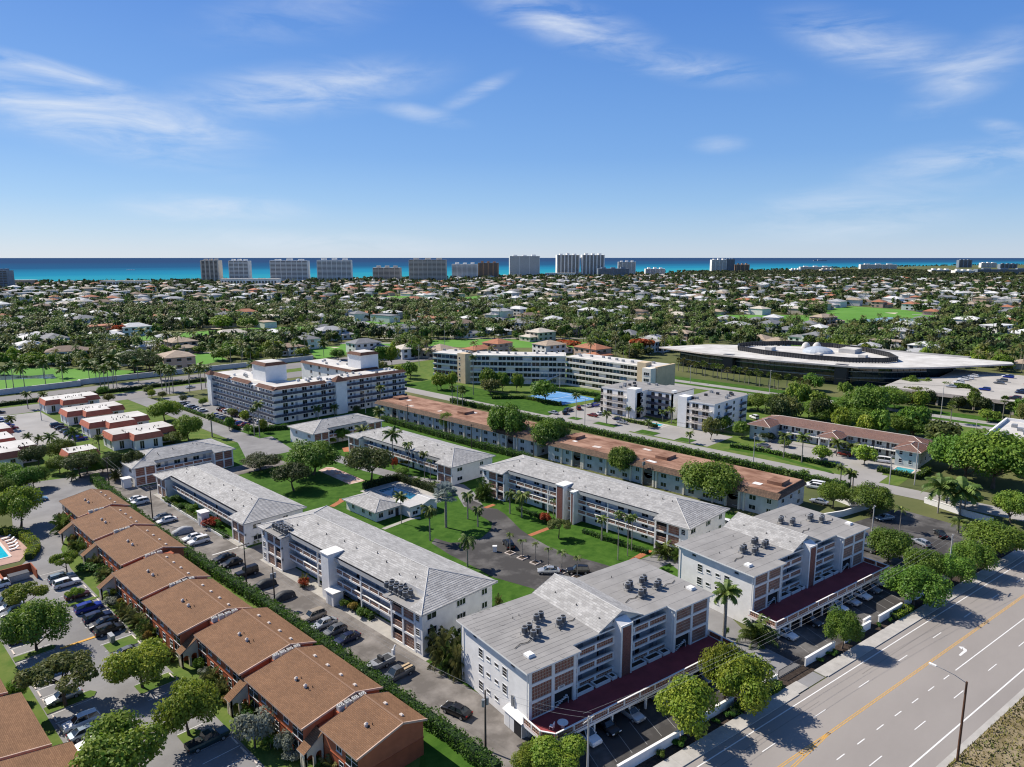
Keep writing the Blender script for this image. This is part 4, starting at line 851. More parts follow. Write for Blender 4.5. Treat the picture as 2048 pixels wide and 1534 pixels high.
TH = [(42.0, 52.7, 66.6, 75.2, 'short terracotta townhouse with brown shingle roof at the lawn end of the row'), (40.3, 52.8, 76.5, 92.6, 'terracotta townhouse, second from the lawn end of the row'),
      (40.3, 52.7, 94.0, 110.1, 'terracotta townhouse, third from the lawn end of the row'), (38.5, 50.9, 111.8, 128.0, 'terracotta townhouse, fourth from the lawn end, set forward'),
      (38.7, 51.1, 129.2, 144.3, 'terracotta townhouse, fifth from the lawn end, set forward'), (41.1, 53.5, 146.6, 163.4, 'terracotta townhouse, sixth from the lawn end of the row'),
      (41.3, 53.8, 164.6, 181.0, 'terracotta townhouse, seventh from the lawn end of the row'), (43.2, 54.4, 182.3, 198.5, 'terracotta townhouse at the far end of the row by the alley hedge')]
for k, (s0, s1, l0, l1, lb) in enumerate(TH): townhouse(lb, s0, s1, l0, l1, porch=(k not in (3, 7)))
box_ac = MB(); box_ac.box(-.42, -.36, 0, .42, .36, .75, 0).cone((0, 0, .751), (0, 0, .756), .33, .33, 14, 1).cone((0, 0, .757), (0, 0, .77), .24, .24, 12, 0).cone((0, 0, .771), (0, 0, .79), .12, .1, 8, 1)
box_ac = box_ac.mesh('air_conditioner', [mat('ac_casing', (.46, .45, .43), .6), grey_dark])
for k in range(len(TH) - 1):
    a, c = TH[k], TH[k + 1]; lm = (a[3] + c[2]) / 2; x0 = max(a[0], c[0]) + .6; x1 = min(a[1], c[1]) - .6
    ft = thing('equipment_well', f'low roofed gap between townhouses {["one and two", "two and three", "three and four", "four and five", "five and six", "six and seven", "seven and eight"][k]} from the lawn end', 'equipment well', (0, 0, 0))
    xs = 45.0 - (1.6 if k in (2, 3) else 0); obj('wall', MB().box(x0, a[3] - .28, 0, x1, c[2] + .28, 4.45, 0), ft, mats=[stucco_o]); obj('equipment_plinth', MB().box(xs, a[3] - .26, 4.45, xs + 5.2, c[2] + .26, 5.55, 0), ft, mats=[stucco_o]); 
    for q in range(4 if k < 4 else 3):
        tag(obj('air_conditioner', box_ac, None, (45.6 + q * 1.15 - (1.6 if k in (2, 3) else 0), lm, 5.55)), f'white boxed condenser in the gap after the {["first", "second", "third", "fourth", "fifth", "sixth", "seventh"][k]} townhouse from the lawn end', 'air conditioner', f'condensers in townhouse gap {k}')
townhouse('terracotta townhouse across the parking lot with white gutter edge, facing the lot', 4.9, 17.1, 96.3, 111.8, porch=False, flip=True)
townhouse('terracotta townhouse across the parking lot beyond a small tree, mostly out of frame', 4.0, 15.8, 113.0, 129.0, porch=False, flip=True)
townhouse('terracotta townhouse across the lot cut by the frame bottom', 6.8, 19.0, 79.5, 95.2, porch=False, flip=True)
townhouse('terracotta townhouse beyond the small pool at the frame edge', 14.0, 24.5, 196.0, 213.0, porch=False, flip=True)
# ------------------------------------------------------------------ other apartment buildings
bwhite = mat('bright_white_wall', (.80, .785, .765), .8, .05, .5)
rail_blue = mat('dark_blue_railing', (.05, .055, .085), .6, .2, 4)
tile_brown = brickmat('brown_clay_tile', (.16, .075, .05), (.11, .05, .035), (.06, .03, .025), .5, .3, .03)
roof_white = mat('white_gravel_roof', (.62, .60, .57), .9, col2=(.44, .42, .39), scale=.12, detail=8)
def gridwin(parent, pts, face, w, h, kind='pair'):
    for x, y, z in pts: win(parent, x, y, z, face, w, h, kind)
def mansard(b, x0, x1, y, z0, z1, out, sgn=-1, m=0):
    b.quad((x0, y + sgn * out, z0), (x1, y + sgn * out, z0), (x1, y, z1), (x0, y, z1), m, [(0, 0), (x1 - x0, 0), (x1 - x0, 1.2), (0, 1.2)])
def balcony_condo():
    t = thing('condominium', 'five-storey white condominium with dark balconies and brown tiled roof edges', 'condominium', (131.6, 256.4, 0)); Z = 13.6; fh = 2.8
    b = MB(); b.box(0, 0, 0, 13.5, 57, Z).box(13.5, 0, 0, 63, 13.2, Z).box(44, 13.2, 0, 58, 57, Z + .6)
    obj('wall', b, t, mats=[bwhite])
    rf = MB(); rf.box(.6, .6, Z, 13.2, 56.6, Z + .5, 1, 0).box(13.2, .6, Z, 62.6, 12.8, Z + .5, 1, 0).box(44.4, 13.4, Z + .6, 57.6, 56.6, Z + 1.1, 1, 0); ro = obj('roof', rf, t, mats=[roof_white, white2])
    m = MB()
    for a, c in ((-1.2, 22.5), (31.5, 63)): m.box(a, -1.35, Z - .1, c, .6, Z + .02, 1); mansard(m, a, c, .6, Z, Z + 1.1, 1.9)
    for a, c in ((-1.2, 14), (20, 36), (39, 57)):
        m.quad((-1.35, c, Z), (-1.35, a, Z), (.6, a, Z + 1.1), (.6, c, Z + 1.1), 0, [(0, 0), (c - a, 0), (c - a, 1.2), (0, 1.2)]); m.box(-1.35, a, Z - .1, .6, c, Z + .015, 1)
    for (x0, y0, x1, y1) in ((44, 13.2, 58, 57),):
        m.quad((x0 - .8, y1, Z + .5), (x0 - .8, y0, Z + .5), (x0 + .3, y0, Z + 1.5), (x0 + .3, y1, Z + 1.5), 0, [(0, 0), (40, 0), (40, 1), (0, 1)])
        m.quad((x0, y0 - .6, Z + .5), (x1, y0 - .6, Z + .5), (x1, y0 + .4, Z + 1.5), (x0, y0 + .4, Z + 1.5), 0, [(0, 0), (14, 0), (14, 1), (0, 1)])
    obj('tiled_roof_edge', m, ro, mats=[tile_brown, bwhite])
    for f in range(5):
        z = f * fh
        if f:
            s = MB(); s.box(-1.4, -1.4, z - .18, 63.2, 0, z, 0).box(-1.4, 0, z - .18, 0, 56, z, 0); obj('balcony_slab', s, t, mats=[bwhite])
            r = MB(); r.box(-1.4, -1.42, z, 26, -1.36, z + 1.0, 0).box(32, -1.42, z, 63.2, -1.36, z + 1.0, 0).box(-1.42, -1.36, z, -1.36, 56, z + 1.0, 0)
            r.box(-1.46, -1.46, z + .98, 63.2, -1.33, z + 1.04, 1).box(-1.46, -1.33, z + .98, -1.33, 56, z + 1.04, 1)
            for q in range(22): r.box(-1.47, -1.3 + q * 2.6, z, -1.42, -1.24 + q * 2.6, z + 1, 1)
            for q in range(24): r.box(-1.3 + q * 2.7, -1.47, z, -1.24 + q * 2.7, -1.42, z + 1, 1)
            obj('balcony_railing', r, t, mats=[rail_blue, metal_grey])
        for q in range(7):
            x = 4.2 + q * 8.6 + (1.5 if q > 2 else 0)
            win(t, x, 0, z + .75, '-y', 2.0, 1.5, 'pair'); win(t, x + 3.0, 0, z + 1.1, '-y', 1.0, 1.0, 'one'); door(t, x + 4.8, 0, z + .02, '-y', .95, 2.05)
        for q in range(9):
            y = 3.2 + q * 6.0; win(t, 0, y, z + 1.0, '-x', 1.2, 1.1, 'pair'); door(t, 0, y + 1.7, z + .02, '-x', .95, 2.05); win(t, 0, y + 3.2, z + 1.0, '-x', .9, 1.1, 'one')
        for q in range(5): win(t, 44, 18 + q * 7.5, z + 1.4, '-x', 1.6, 1.4, 'pair')
        for q in range(3): win(t, 48 + q * 3.8, 13.2, z + 1.4, '-y', 1.4, 1.4, 'pair') if f == 4 else None
    st = MB(); st.box(26.2, -2.0, 0, 31.4, 0, Z + .2, 0); so = obj('stair_tower', st, t, mats=[bwhite])
    mm = MB(); mm.poly([(25.6, -2.6, Z + .2), (32.0, -2.6, Z + .2), (28.8, .2, Z + 2.4)], 0, [(0, 0), (6, 0), (3, 2.5)]).poly([(25.6, 3, Z + .2), (25.6, -2.6, Z + .2), (28.8, .2, Z + 2.4)], 0, [(0, 0), (6, 0), (3, 2.5)]).poly([(32, -2.6, Z + .2), (32, 3, Z + .2), (28.8, .2, Z + 2.4)], 0, [(0, 0), (6, 0), (3, 2.5)])
    obj('tower_roof', mm, so, mats=[tile_brown])
    st = MB(); st.box(-2.2, 53.5, 0, 0, 57.5, Z + .2, 0); so = obj('stair_tower', st, t, mats=[bwhite])
    mm = MB(); mm.poly([(-2.8, 53, Z + .2), (.6, 53, Z + .2), (-1, 55.5, Z + 2)], 0, [(0, 0), (4, 0), (2, 2)]).poly([(-2.8, 58, Z + .2), (-2.8, 53, Z + .2), (-1, 55.5, Z + 2)], 0, [(0, 0), (4, 0), (2, 2)]); obj('tower_roof', mm, so, mats=[tile_brown])
    for x0, y0, w, d, h in ((5.2, 17, 9.4, 11.5, 7.0), (50, 15, 9.6, 10.5, 7.2)):
        eb = obj('elevator_house', MB().box(x0, y0, Z + .4, x0 + w, y0 + d, Z + h), t, mats=[bwhite]); q = MB(); z0, z1 = Z + h, Z + h + 1.2
        A = [(x0 - .6, y0 - .6), (x0 + w + .6, y0 - .6), (x0 + w + .6, y0 + d + .6), (x0 - .6, y0 + d + .6)]; B_ = [(x0 + .9, y0 + .9), (x0 + w - .9, y0 + .9), (x0 + w - .9, y0 + d - .9), (x0 + .9, y0 + d - .9)]
        for k in range(4): k2 = (k + 1) % 4; q.quad((*A[k], z0), (*A[k2], z0), (*B_[k2], z1), (*B_[k], z1), 0, [(0, 0), (8, 0), (7, 1.6), (1, 1.6)])
        q.poly([(*p, z1) for p in B_], 1).poly([(*p, z0) for p in A[::-1]], 1); obj('hipped_cap', q, eb, mats=[tile_brown, roof_white])
    ar = MB()      # arched gallery on the top floor
    for k in range(8):
        x = (22.6 + k * .95) if k < 4 else None
        if x: ar.box(x, -.03, 11.3, x + .7, 0, 12.7, 0).cone((x + .35, -.032, 12.7), (x + .35, 0, 12.7), .35, .35, 10, 0)
    for k in range(5): ar.box(-.03, 15 + k * 1.0, 11.3, 0, 15.7 + k * 1.0, 12.7, 0)
    obj('arched_gallery', ar, t, mats=[grey_dark])
    for k in range(40):
        x, y = RNG.choice([(RNG.uniform(3, 12), RNG.uniform(30, 55)), (RNG.uniform(14, 26), RNG.uniform(2, 11)), (RNG.uniform(34, 60), RNG.uniform(2, 11)), (RNG.uniform(46, 56), RNG.uniform(28, 55))])
        obj('roof_unit', MB().box(-.45, -.4, 0, .45, .4, .9), ro, (x, y, Z + (.5 if x < 44 or y < 13 else 1.1)), mats=[metal_grey if k % 2 else white2])
balcony_condo()
cream_w = mat('cream_building_wall', (.76, .71, .62), .85, .06, .4)
tan_w = mat('tan_building_wall', (.60, .47, .31), .85, .08, .4)
def ribbon_building():
    t = thing('apartment_building', 'long angled cream five-storey building with ribbon windows behind the tennis court', 'apartment building', (0, 0, 0)); Z = 14.6; fh = 2.85
    pts = [(240.8, 292.1), (245.7, 272.4), (278.4, 231.7), (277.7, 176.8)]
    for k in range(3):
        a = Vector(pts[k]); c = Vector(pts[k + 1]); d = (c - a); L = d.length; ang = math.atan2(d.y, d.x)
        # local x along the front (from far to near), the front faces local -y side
        e = bpy.data.objects.new('wing', None); bpy.data.objects.remove(e)
        b = MB(); b.box(0, 1.0, 0, L, 15, Z)
        for f in range(6):
            z = f * fh
            b.box(-.3 if k else 0, -.2, z - .1, L + .3, 1.0, z + .85 if f < 5 else z + .6, 0)
        w = obj('wing', b, t, (a.x, a.y, 0), ang, mats=[cream_w])
        obj('wing_roof', MB().box(.5, .3, Z + .02, L - .5, 14.6, Z + .22), w, mats=[roof_white])
        for f in range(5):
            g = MB(); z = f * fh + .85; n = max(2, int(L / 4.2))
            for q in range(n):
                x0 = q * L / n + .35; x1 = (q + 1) * L / n - .35
                if (q + f) % 4 == 3 and f % 2 == 0: continue
                o = MB().box(x0, .62, z, x1, 1.0, z + 1.95, 0).box(x0 + (x1 - x0) * .48, .58, z, x0 + (x1 - x0) * .52, .62, z + 1.9, 1)
                obj('window_band', o, w, mats=[glass if (q + f) % 5 else glass_blue, frame_w])
        for q in range(int(L / 5)): obj('roof_unit', MB().box(-.6, -.5, 0, .6, .5, 1.0), w, (2 + q * 5 + RNG.uniform(-1, 1), RNG.uniform(4, 12), Z + .22), mats=[metal_grey])
    for (x, y, w, d, h, m, nm) in ((244.0, 270.0, 4.6, 6.0, 15.6, tan_w, 'stair_tower'), (276.4, 182.0, 5.0, 4.6, 16.6, tan_w, 'stair_tower'), (277.3, 176.2, 15.4, 1.2, 15.2, tan_w, 'end_wall'), (273.0, 176.9, 4.4, 4.6, 14.7, cream_w, 'end_bay')):
        o = obj(nm, MB().box(x, y, 0, x + w, y + d, h), t, mats=[m])
        if nm == 'end_bay':
            for f in range(4): win(o, x, y + 2.3, f * fh + 2.9, '-x', 2.8, 1.4, 'trio')
        if x == 244.0:
            for f in range(5): win(o, x, y + 4.5, f * fh + 1.0, '-x', 1.0, 1.2, 'one')
    rp = MB(); rp.poly([(266, 240, .05), (270, 240, .05), (276.5, 232, 5.5)][::-1], 0).poly([(268, 244, 0), (262, 238, 0), (276.4, 232, 6)], 0); obj('ramp_wall', rp, t, mats=[bwhite])
ribbon_building()
def balcony_block(label, s0, l0, w, d, h, nf, wing=None):
    t = thing('condominium', label, 'condominium', (s0, l0, 0)); fh = h / nf
    obj('wall', MB().box(0, 0, 0, w, d, h), t, mats=[cream_w if False else bwhite]); ro = obj('roof', MB().box(-.2, -.2, h, w + .2, d + .2, h + .45, 1, 0), t, mats=[grey_roof, bwhite])
    for f in range(nf):
        z = f * fh; y0, y1 = (.6, d - 3.8) if wing is None else wing
        if f:
            s = MB().box(-1.5, y0, z - .15, 0, y1, z + .05, 0); so = obj('balcony', s, t, mats=[cream_w]); r = MB().box(-1.5, y0, z + .05, -1.42, y1, z + .3).box(-1.52, y0, z + .8, -1.4, y1, z + .95)
            for q in range(int((y1 - y0) / .55)): r.box(-1.5, y0 + q * .55, z + .3, -1.42, y0 + q * .55 + .22, z + .8)
            obj('balustrade', r, so, mats=[trim_pale])
        for q in range(2): win(t, 0, y0 + (y1 - y0) * (.28 + .44 * q), z + .2, '-x', 2.6, 1.95, 'pair')
        obj('door_panel', MB().box(-.03, 0, z + .1, 0, 1.2, z + 2.1), t, (0, y1 - .2, 0), mats=[grey_dark])
        for q in range(int(w / 6)):
            win(t, 3.5 + q * 6, 0, z + .9, '-y', 1.4, 1.2, 'pair')
            if f and q % 2: obj('side_balcony', MB().box(6 + q * 6 - 4, -1.2, z - .1, 6 + q * 6 - .4, 0, z + .05).box(6 + q * 6 - 4, -1.2, z + .05, 6 + q * 6 - .4, -1.12, z + 1.0), t, mats=[rail_blue])
        for q in range(int(d / 5)): win(t, w, 2.5 + q * 5, z + .9, '+x', 1.6, 1.2, 'pair')
    for q in range(10):
        obj('roof_unit', MB().box(-.5, -.5, 0, .5, .5, .9), ro, (RNG.uniform(2, w - 2), RNG.uniform(2, d - 2), h + .45), mats=[metal_grey if q % 2 else metal_dark])
    return t
tA = balcony_block('four-storey white condominium with stair wall beside the tennis court', 239.0, 161.0, 21.0, 17.6, 10.4, 4, (4.6, 17.2))
obj('stair_tower', MB().box(-1.2, 0, 0, 3.5, 4.2, 12.0), tA, mats=[bwhite]); obj('rear_wing', MB().box(8, -12, 0, 24, 0, 10.4).box(8, -12.2, 0, 10.4, -11.0, 11.8), tA, mats=[bwhite]); obj('rear_roof', MB().box(7.8, -12.2, 10.4, 24.2, -.25, 10.8), tA, mats=[grey_roof])
for f in range(4):
    obj('gallery_slab', MB().box(6.6, -10.8, f * 2.6, 8, -.2, f * 2.6 + .15).box(6.6, -10.8, f * 2.6 + .15, 6.68, -.2, f * 2.6 + 1.1), tA, mats=[rail_blue])
    for q in range(3): obj('dark_opening', MB().box(7.97, 0, f * 2.6 + .2, 8.0, 1.6, f * 2.6 + 2.2), tA, (-.02, -10 + q * 3.4, 0), mats=[grey_dark])
tC = balcony_block('four-storey white condominium block at the end of its car park, balconies facing the street', 238.6, 126.4, 26.5, 15.0, 10.4, 4, (.8, 10.6))
obj('stair_tower', MB().box(-.4, 11.4, 0, 4.2, 15.2, 12.0), tC, mats=[bwhite])
# two-storey building with clay-tile roof
clay = brickmat('rose_clay_tile', (.22, .115, .085), (.165, .085, .065), (.10, .055, .045), .6, .35, .03)
aqua = mat('pale_aqua_stucco', (.50, .54, .53), .85, .08, .5)
def tile_house():
    t = thing('apartment_building', 'two-storey apartment block with rose clay-tile roof and small turquoise pool', 'apartment building', (240.0, 57.8, 0)); L = 55.0
    b = MB(); b.box(8.5, 0, 0, 18.2, L, 5.3).box(0, 0, 0, 8.5, 6.6, 5.3).box(0, L - 7, 0, 8.5, L, 5.3)
    obj('wall', b, t, mats=[aqua])
    def hip(x0, y0, x1, y1, ez, sl, nm):
        W, D = x1 - x0, y1 - y0
        r = course_roof(D, W, ez, sl, step=.5, t=.06) if D > W else course_roof(W, D, ez, sl, step=.5, t=.06)
        if D > W: r.v = [(x1 - v[1], v[0] + y0, v[2]) for v in r.v]
        else: r.v = [(v[0] + x0, v[1] + y0, v[2]) for v in r.v]
        return obj(nm, r, t, mats=[clay, trim_pale])
    hip(7.3, -.7, 19, L + .7, 5.35, .30, 'roof'); hip(-.8, -.8, 11.5, 7.4, 5.38, .34, 'wing_roof'); hip(-.8, L - 7.8, 11.5, L + .8, 5.38, .34, 'wing_roof'); hip(-.4, 23.6, 10.5, 31.2, 5.1, .34, 'portico_roof')
    for y in (24.2, 27.2, 30.4): obj('column', MB().box(-.1, -.2, 0, .3, .2, 5.0), t, (.3, y, 0), mats=[white2])
    obj('walkway', MB().box(6.9, 6.6, 2.6, 8.5, L - 7, 2.8), t, mats=[white2])
    rr = MB().box(6.9, 6.6, 3.6, 6.98, L - 7, 3.7)
    for k in range(60): rr.box(6.92, 7 + k * .68, 2.8, 6.96, 7.05 + k * .68, 3.6)
    obj('railing', rr, t, mats=[metal_dark])
    for z in (.3, 2.9):
        for k in range(9): win(t, 8.5, 9.5 + k * 4.5, z + .7, '-x', 1.6, 1.1, 'pair'); door(t, 8.5, 11.3 + k * 4.5, z, '-x', .95, 2.05, door_dark)
        for y in (2.2, 5.0, L - 5.0, L - 2.2): win(t, 0, y, z + .9, '-x', .9, 1.2, 'sash')
        for x in (3, 8, 13): win(t, x, 0, z + .9, '-y', 1.2, 1.2, 'sash')
tile_house()
# the two long brown-roofed blocks
rust = mat('rust_gravel_roof', (.17, .080, .048), .95, col2=(.37, .215, .15), scale=.22, detail=10, lo=.36, hi=.62, stretch=(1.4, .6, 1))
shake = brickmat('weathered_shake', (.17, .11, .075), (.115, .075, .052), (.05, .035, .028), .4, .4, .04)
aged = mat('aged_white_wall', (.50, .51, .50), .9, col2=(.62, .64, .66), scale=.4, detail=6)
def brown_block(label, l0, l1, k0):
    t = thing('apartment_building', label, 'apartment building', (168.6, l0, 0)); L = l1 - l0; D = 16.4
    obj('wall', MB().box(0, 0, 0, D, L, 5.6), t, mats=[aged])
    ro = obj('roof', MB().box(.6, .6, 5.6, D - .3, L - .6, 6.35, 0), t, mats=[rust])
    m = MB()
    for a, c in ((-.5, L + .5),):
        m.quad((-1.3, c, 5.2), (-1.3, a, 5.2), (.6, a, 6.4), (.6, c, 6.4), 0, [(0, 0), (L, 0), (L, 2.2), (0, 2.2)]); m.quad((-1.3, a, 5.19), (-1.3, c, 5.19), (.2, c, 5.19), (.2, a, 5.19), 0)
        m.quad((-1.3, -.6, 5.2), (D + .3, -.6, 5.2), (D + .3, .7, 6.4), (.6, .7, 6.4), 0, [(0, 0), (D, 0), (D, 2), (0, 2)])
    obj('shake_eave', m, ro, mats=[shake])
    for k in range(7):
        o = MB().box(-1, -1.2, 0, 1, 1.2, .06); obj('roof_patch', o, ro, (RNG.uniform(2, 13), L * (k + .5) / 7 + RNG.uniform(-3, 3), 6.35), RNG.uniform(-.2, .2), (RNG.uniform(.4, 1.1), RNG.uniform(.4, 1.3), 1), mats=[trim_pale if k % 3 else white2])
    for k in range(3): obj('roof_bulkhead', MB().box(-2.5, -2, 0, 2.5, 2, .9), ro, (9, 4 + (L - 8) * k / 2, 6.35), mats=[rust])
    for k in range(int(L / 4.4)):
        y = 2.2 + k * 4.4
        for z in (.8, 3.35): win(t, 0, y, z, '-x', 1.7 if k % 3 else 1.1, 1.15, 'pair')
        if k % 2: obj('pilaster', MB().box(-.5, -.22, 0, 0, .22, 5.2), t, (0, y + 2.2, 0), mats=[cream_w])
    for k in range(3):
        y = 12 + k * (L - 24) / 2; a = MB().box(-.06, -1.5, 0, 0, 1.5, 3.6, 0); a.cone((-.06, 0, 3.6), (0, 0, 3.6), 1.5, 1.5, 14, 0); obj('arched_entry', a, t, (0, y, 0), mats=[mat('taupe_recess', (.16, .14, .125), .9)])
        for s in (-1.9, 1.9): obj('pilaster', MB().box(-.5, -.25, 0, 0, .25, 5.3), t, (0, y + s, 0), mats=[cream_w])
    for x in (3, 8, 13):
        for z in (.8, 3.3): win(t, x, 0, z, '-y', 1.5, 1.1, 'pair')
    return t
brown_block('long two-storey block with rust-brown roof behind the brick-tower block', 70.8, 147.0, 0)
brown_block('long two-storey block with rust-brown roof behind the coconut palms', 152.0, 241.0, 1)
# terracotta mansard townhouses with white flat roofs
mred = mat('red_mansard', (.46, .145, .09), .8, .12, .8)
def mansard_house(label, pts, h=3.6, detail=True):
    t = thing('townhouse', label, 'townhouse', (0, 0, 0)); n = len(pts)
    obj('wall', MB().prism(pts, 0, h, 0), t, mats=[bwhite])
    c = Vector((sum(p[0] for p in pts) / n, sum(p[1] for p in pts) / n))
    def off(d):
        res = []
        for k in range(n):
            p0, p1, p2 = Vector(pts[k - 1]), Vector(pts[k]), Vector(pts[(k + 1) % n])
            d1 = (p1 - p0).normalized(); d2 = (p2 - p1).normalized(); n1 = Vector((d1.y, -d1.x)); n2 = Vector((d2.y, -d2.x)); res.append(tuple(p1 + (n1 + n2) * d))
        return res
    lo, hi = off(.55), off(-.15); b = MB()
    for k in range(n): k2 = (k + 1) % n; b.quad((*lo[k], h - .1), (*lo[k2], h - .1), (*hi[k2], h + 1.9), (*hi[k], h + 1.9), 0)
    b.poly([(*p, h - .1) for p in lo[::-1]], 0); ro = obj('mansard', b, t, mats=[mred])
    obj('flat_roof', MB().poly([(*p, h + 1.88) for p in hi]), ro, mats=[roof_white])
    for k in range(n):
        p, q = Vector(pts[k]), Vector(pts[(k + 1) % n]); d = q - p; L = d.length; d.normalize()
        if L < 3: continue
        ang = math.atan2(d.y, d.x)
        for j in range(max(1, int(L / 4))):
            s = p + d * (L * (j + .5) / max(1, int(L / 4))); obj('window', win_mesh(1.3, 2.6, 'pair'), t, (s.x, s.y, .4), ang)
    if detail:
        for k in range(14): obj('vent_pipe', MB().cone((0, 0, 0), (0, 0, .5), .12, .12, 6), ro, (c.x + RNG.uniform(-6, 6), c.y + RNG.uniform(-2, 3), h + 1.88), mats=[grey_dark])
    return t
for k, l0 in enumerate((254.4, 279.6, 307.0, 338.5)):
    mansard_house(['terracotta-mansard townhouse next to the crosswise white-roofed block', 'terracotta-mansard townhouse, second from the crosswise white-roofed block', 'terracotta-mansard townhouse, third from the crosswise white-roofed block', 'terracotta-mansard townhouse beside the avenue'][k],
                  [(74, l0 + 5), (79.2, l0 + 5), (79.2, l0), (88, l0), (88, l0 + 4.5), (94, l0 + 4.5), (94, l0 + 15.5), (74, l0 + 15.5)])
mansard_house('terracotta-mansard townhouse behind the dark trees by the frame edge', [(38, 259.5), (48, 259.5), (48, 264), (53.2, 264), (53.2, 275), (38, 275)])
mansard_house('terracotta-mansard townhouse at the frame edge by the white car park', [(36, 280), (50.5, 280), (50.5, 292), (36, 292)])
mansard_house('small terracotta-mansard townhouse half hidden by dark trees', [(57, 244.5), (65.3, 244.5), (65.3, 252.5), (57, 252.5)])
mansard_house('terracotta-mansard townhouse at the frame edge, farther along the white car park', [(34, 297), (53, 297), (53, 309), (34, 309)])
# mall with sweeping white roof
dark_glass = mat('dark_reflective_glass', (.02, .035, .04), .05, .5, .12, spec=.9)
def mall():
    t = thing('glass_mall', 'wide glass mall with sweeping pale roof and black fenced roof well', 'mall', (0, 0, 0)); Z = 10.0
    P_ = [(375.5, 238), (369, 205), (368.6, 165), (375.6, 121.5), (388, 105), (405, 91), (443, 67.5), (449, 69.5), (452, 126), (446, 165), (408, 223)]
    inn = [(384, 228), (376, 204), (375.5, 167), (382, 126), (394, 111), (409, 99), (430, 92), (445, 120), (440, 162), (408, 215)]
    obj('roof', MB().prism(P_, Z - .5, Z + .3, 1, 0), t, mats=[roof_white, trim_pale]); wl = obj('wall', MB().prism(inn, 0, Z - .5, 0), t, mats=[dark_glass])
    for k in range(5):
        a, c = Vector(inn[k]), Vector(inn[k + 1]); n = max(2, int((c - a).length / 3.2))
        for q in range(n):
            p = a.lerp(c, q / n); ang = math.atan2((c - a).y, (c - a).x)
            obj('mullion', MB().box(-.08, -.15, 0, .08, .05, Z - .5), wl, (p.x, p.y, 0), ang, mats=[metal_dark])
        for z in (3.2, 6.4):
            ang = math.atan2((c - a).y, (c - a).x); obj('spandrel', MB().box(0, -.2, z, (c - a).length, 0, z + .5), wl, (a.x, a.y, 0), ang, mats=[metal_grey])
    for (x, y) in ((372.5, 190), (377.5, 130)): obj('dark_pylon', MB().box(-1.5, -3, 0, 1.5, 3, Z + .5), t, (x, y, 0), mats=[metal_dark])
    rg = [(393.5, 194.8), (386.5, 175), (384.5, 150), (388, 130), (398, 117), (409, 113), (425, 122), (440, 140), (446, 160), (440, 185), (420, 199), (405, 201)]
    for k in range(len(rg)):
        a, c = Vector(rg[k]), Vector(rg[(k + 1) % len(rg)]); L = (c - a).length; f = MB().box(0, -.1, .2, L, .1, 2.4, 0).box(0, -.3, 2.4, L, .3, 2.7, 1)
        for q in range(int(L / 1.6)): f.box(q * 1.6, -.25, 0, q * 1.6 + .25, .25, 2.5, 1)
        obj('roof_fence', f, t, (a.x, a.y, Z + .3), math.atan2((c - a).y, (c - a).x), mats=[metal_dark, mat('black_steel', (.03, .03, .033), .6)])
    def dome(x, y, r, h, m):
        b = MB()
        for i in range(6):
            t0, t1 = math.pi / 2 * i / 6, math.pi / 2 * (i + 1) / 6; b.cone((0, 0, h * math.sin(t0)), (0, 0, h * math.sin(t1)), r * math.cos(t0), max(.05, r * math.cos(t1)), 20, 0, cap=False)
        obj('skylight_dome', b, t, (x, y, Z + .3), mats=[m])
    dome(418, 158, 8.5, 3.4, mat('dome_glass', (.42, .46, .5), .3)); dome(437, 166, 2.6, 3.6, roof_white); dome(433, 171, 2.6, 3.6, roof_white)
    for (x, y, w, d, h) in ((405, 180, 6, 4, 2), (425, 140, 12, 9, 2.4), (400, 150, 5, 3, 1.6), (412, 130, 4, 4, 1.4)): obj('plant_room', MB().box(0, 0, 0, w, d, h), t, (x, y, Z + .3), mats=[roof_white])
mall()
dk = thing('parking_deck', 'raised car park deck with shaded lower level beside the glass mall', 'parking deck', (0, 0, 0)); conc2 = mat('deck_concrete', (.40, .375, .34), .9, .12, .08, coords='World')
obj('deck_slab', MB().prism([(352, 20), (440, 20), (440, 92), (405, 92), (388, 104), (352, 104)], 4.4, 5.0, 0), dk, mats=[conc2])
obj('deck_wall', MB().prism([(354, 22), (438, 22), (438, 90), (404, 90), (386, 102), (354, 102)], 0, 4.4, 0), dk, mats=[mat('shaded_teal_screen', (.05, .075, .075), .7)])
obj('deck_parapet', MB().box(351.8, 20, 4.3, 352.2, 104, 5.9), dk, mats=[trim_pale])
for k in range(12): obj('deck_column', MB().box(-.4, -.4, 0, .4, .4, 4.4), dk, (353.0, 24 + k * 7, 0), mats=[trim_pale])
rw = thing('retail_building', 'white flat-roofed building with pale parapet and rooftop units behind big trees', 'building', (265.5, 14, 0))
obj('wall', MB().box(0, 0, 0, 44, 33.5, 5.6), rw, mats=[cream_w]); rwr = obj('roof', MB().box(.5, .5, 5.6, 43.5, 33, 5.7), rw, mats=[roof_white])
obj('parapet', MB().box(0, 32.9, 5.6, 44, 33.5, 6.7).box(0, 0, 5.6, .6, 32.9, 6.7).box(43.4, 0, 5.6, 44, 32.9, 6.7), rw, mats=[bwhite])
for k in range(6): obj('roof_unit', MB().box(-1, -.8, 0, 1, .8, 1.1), rwr, (8 + k * 5, 24 + (k % 3) * 2.5, 5.7), mats=[metal_grey])
b_ = thing('glass_pavilion', 'long pale glass pavilion with flat grey roof behind the mall', 'pavilion', (452, 95, 0))
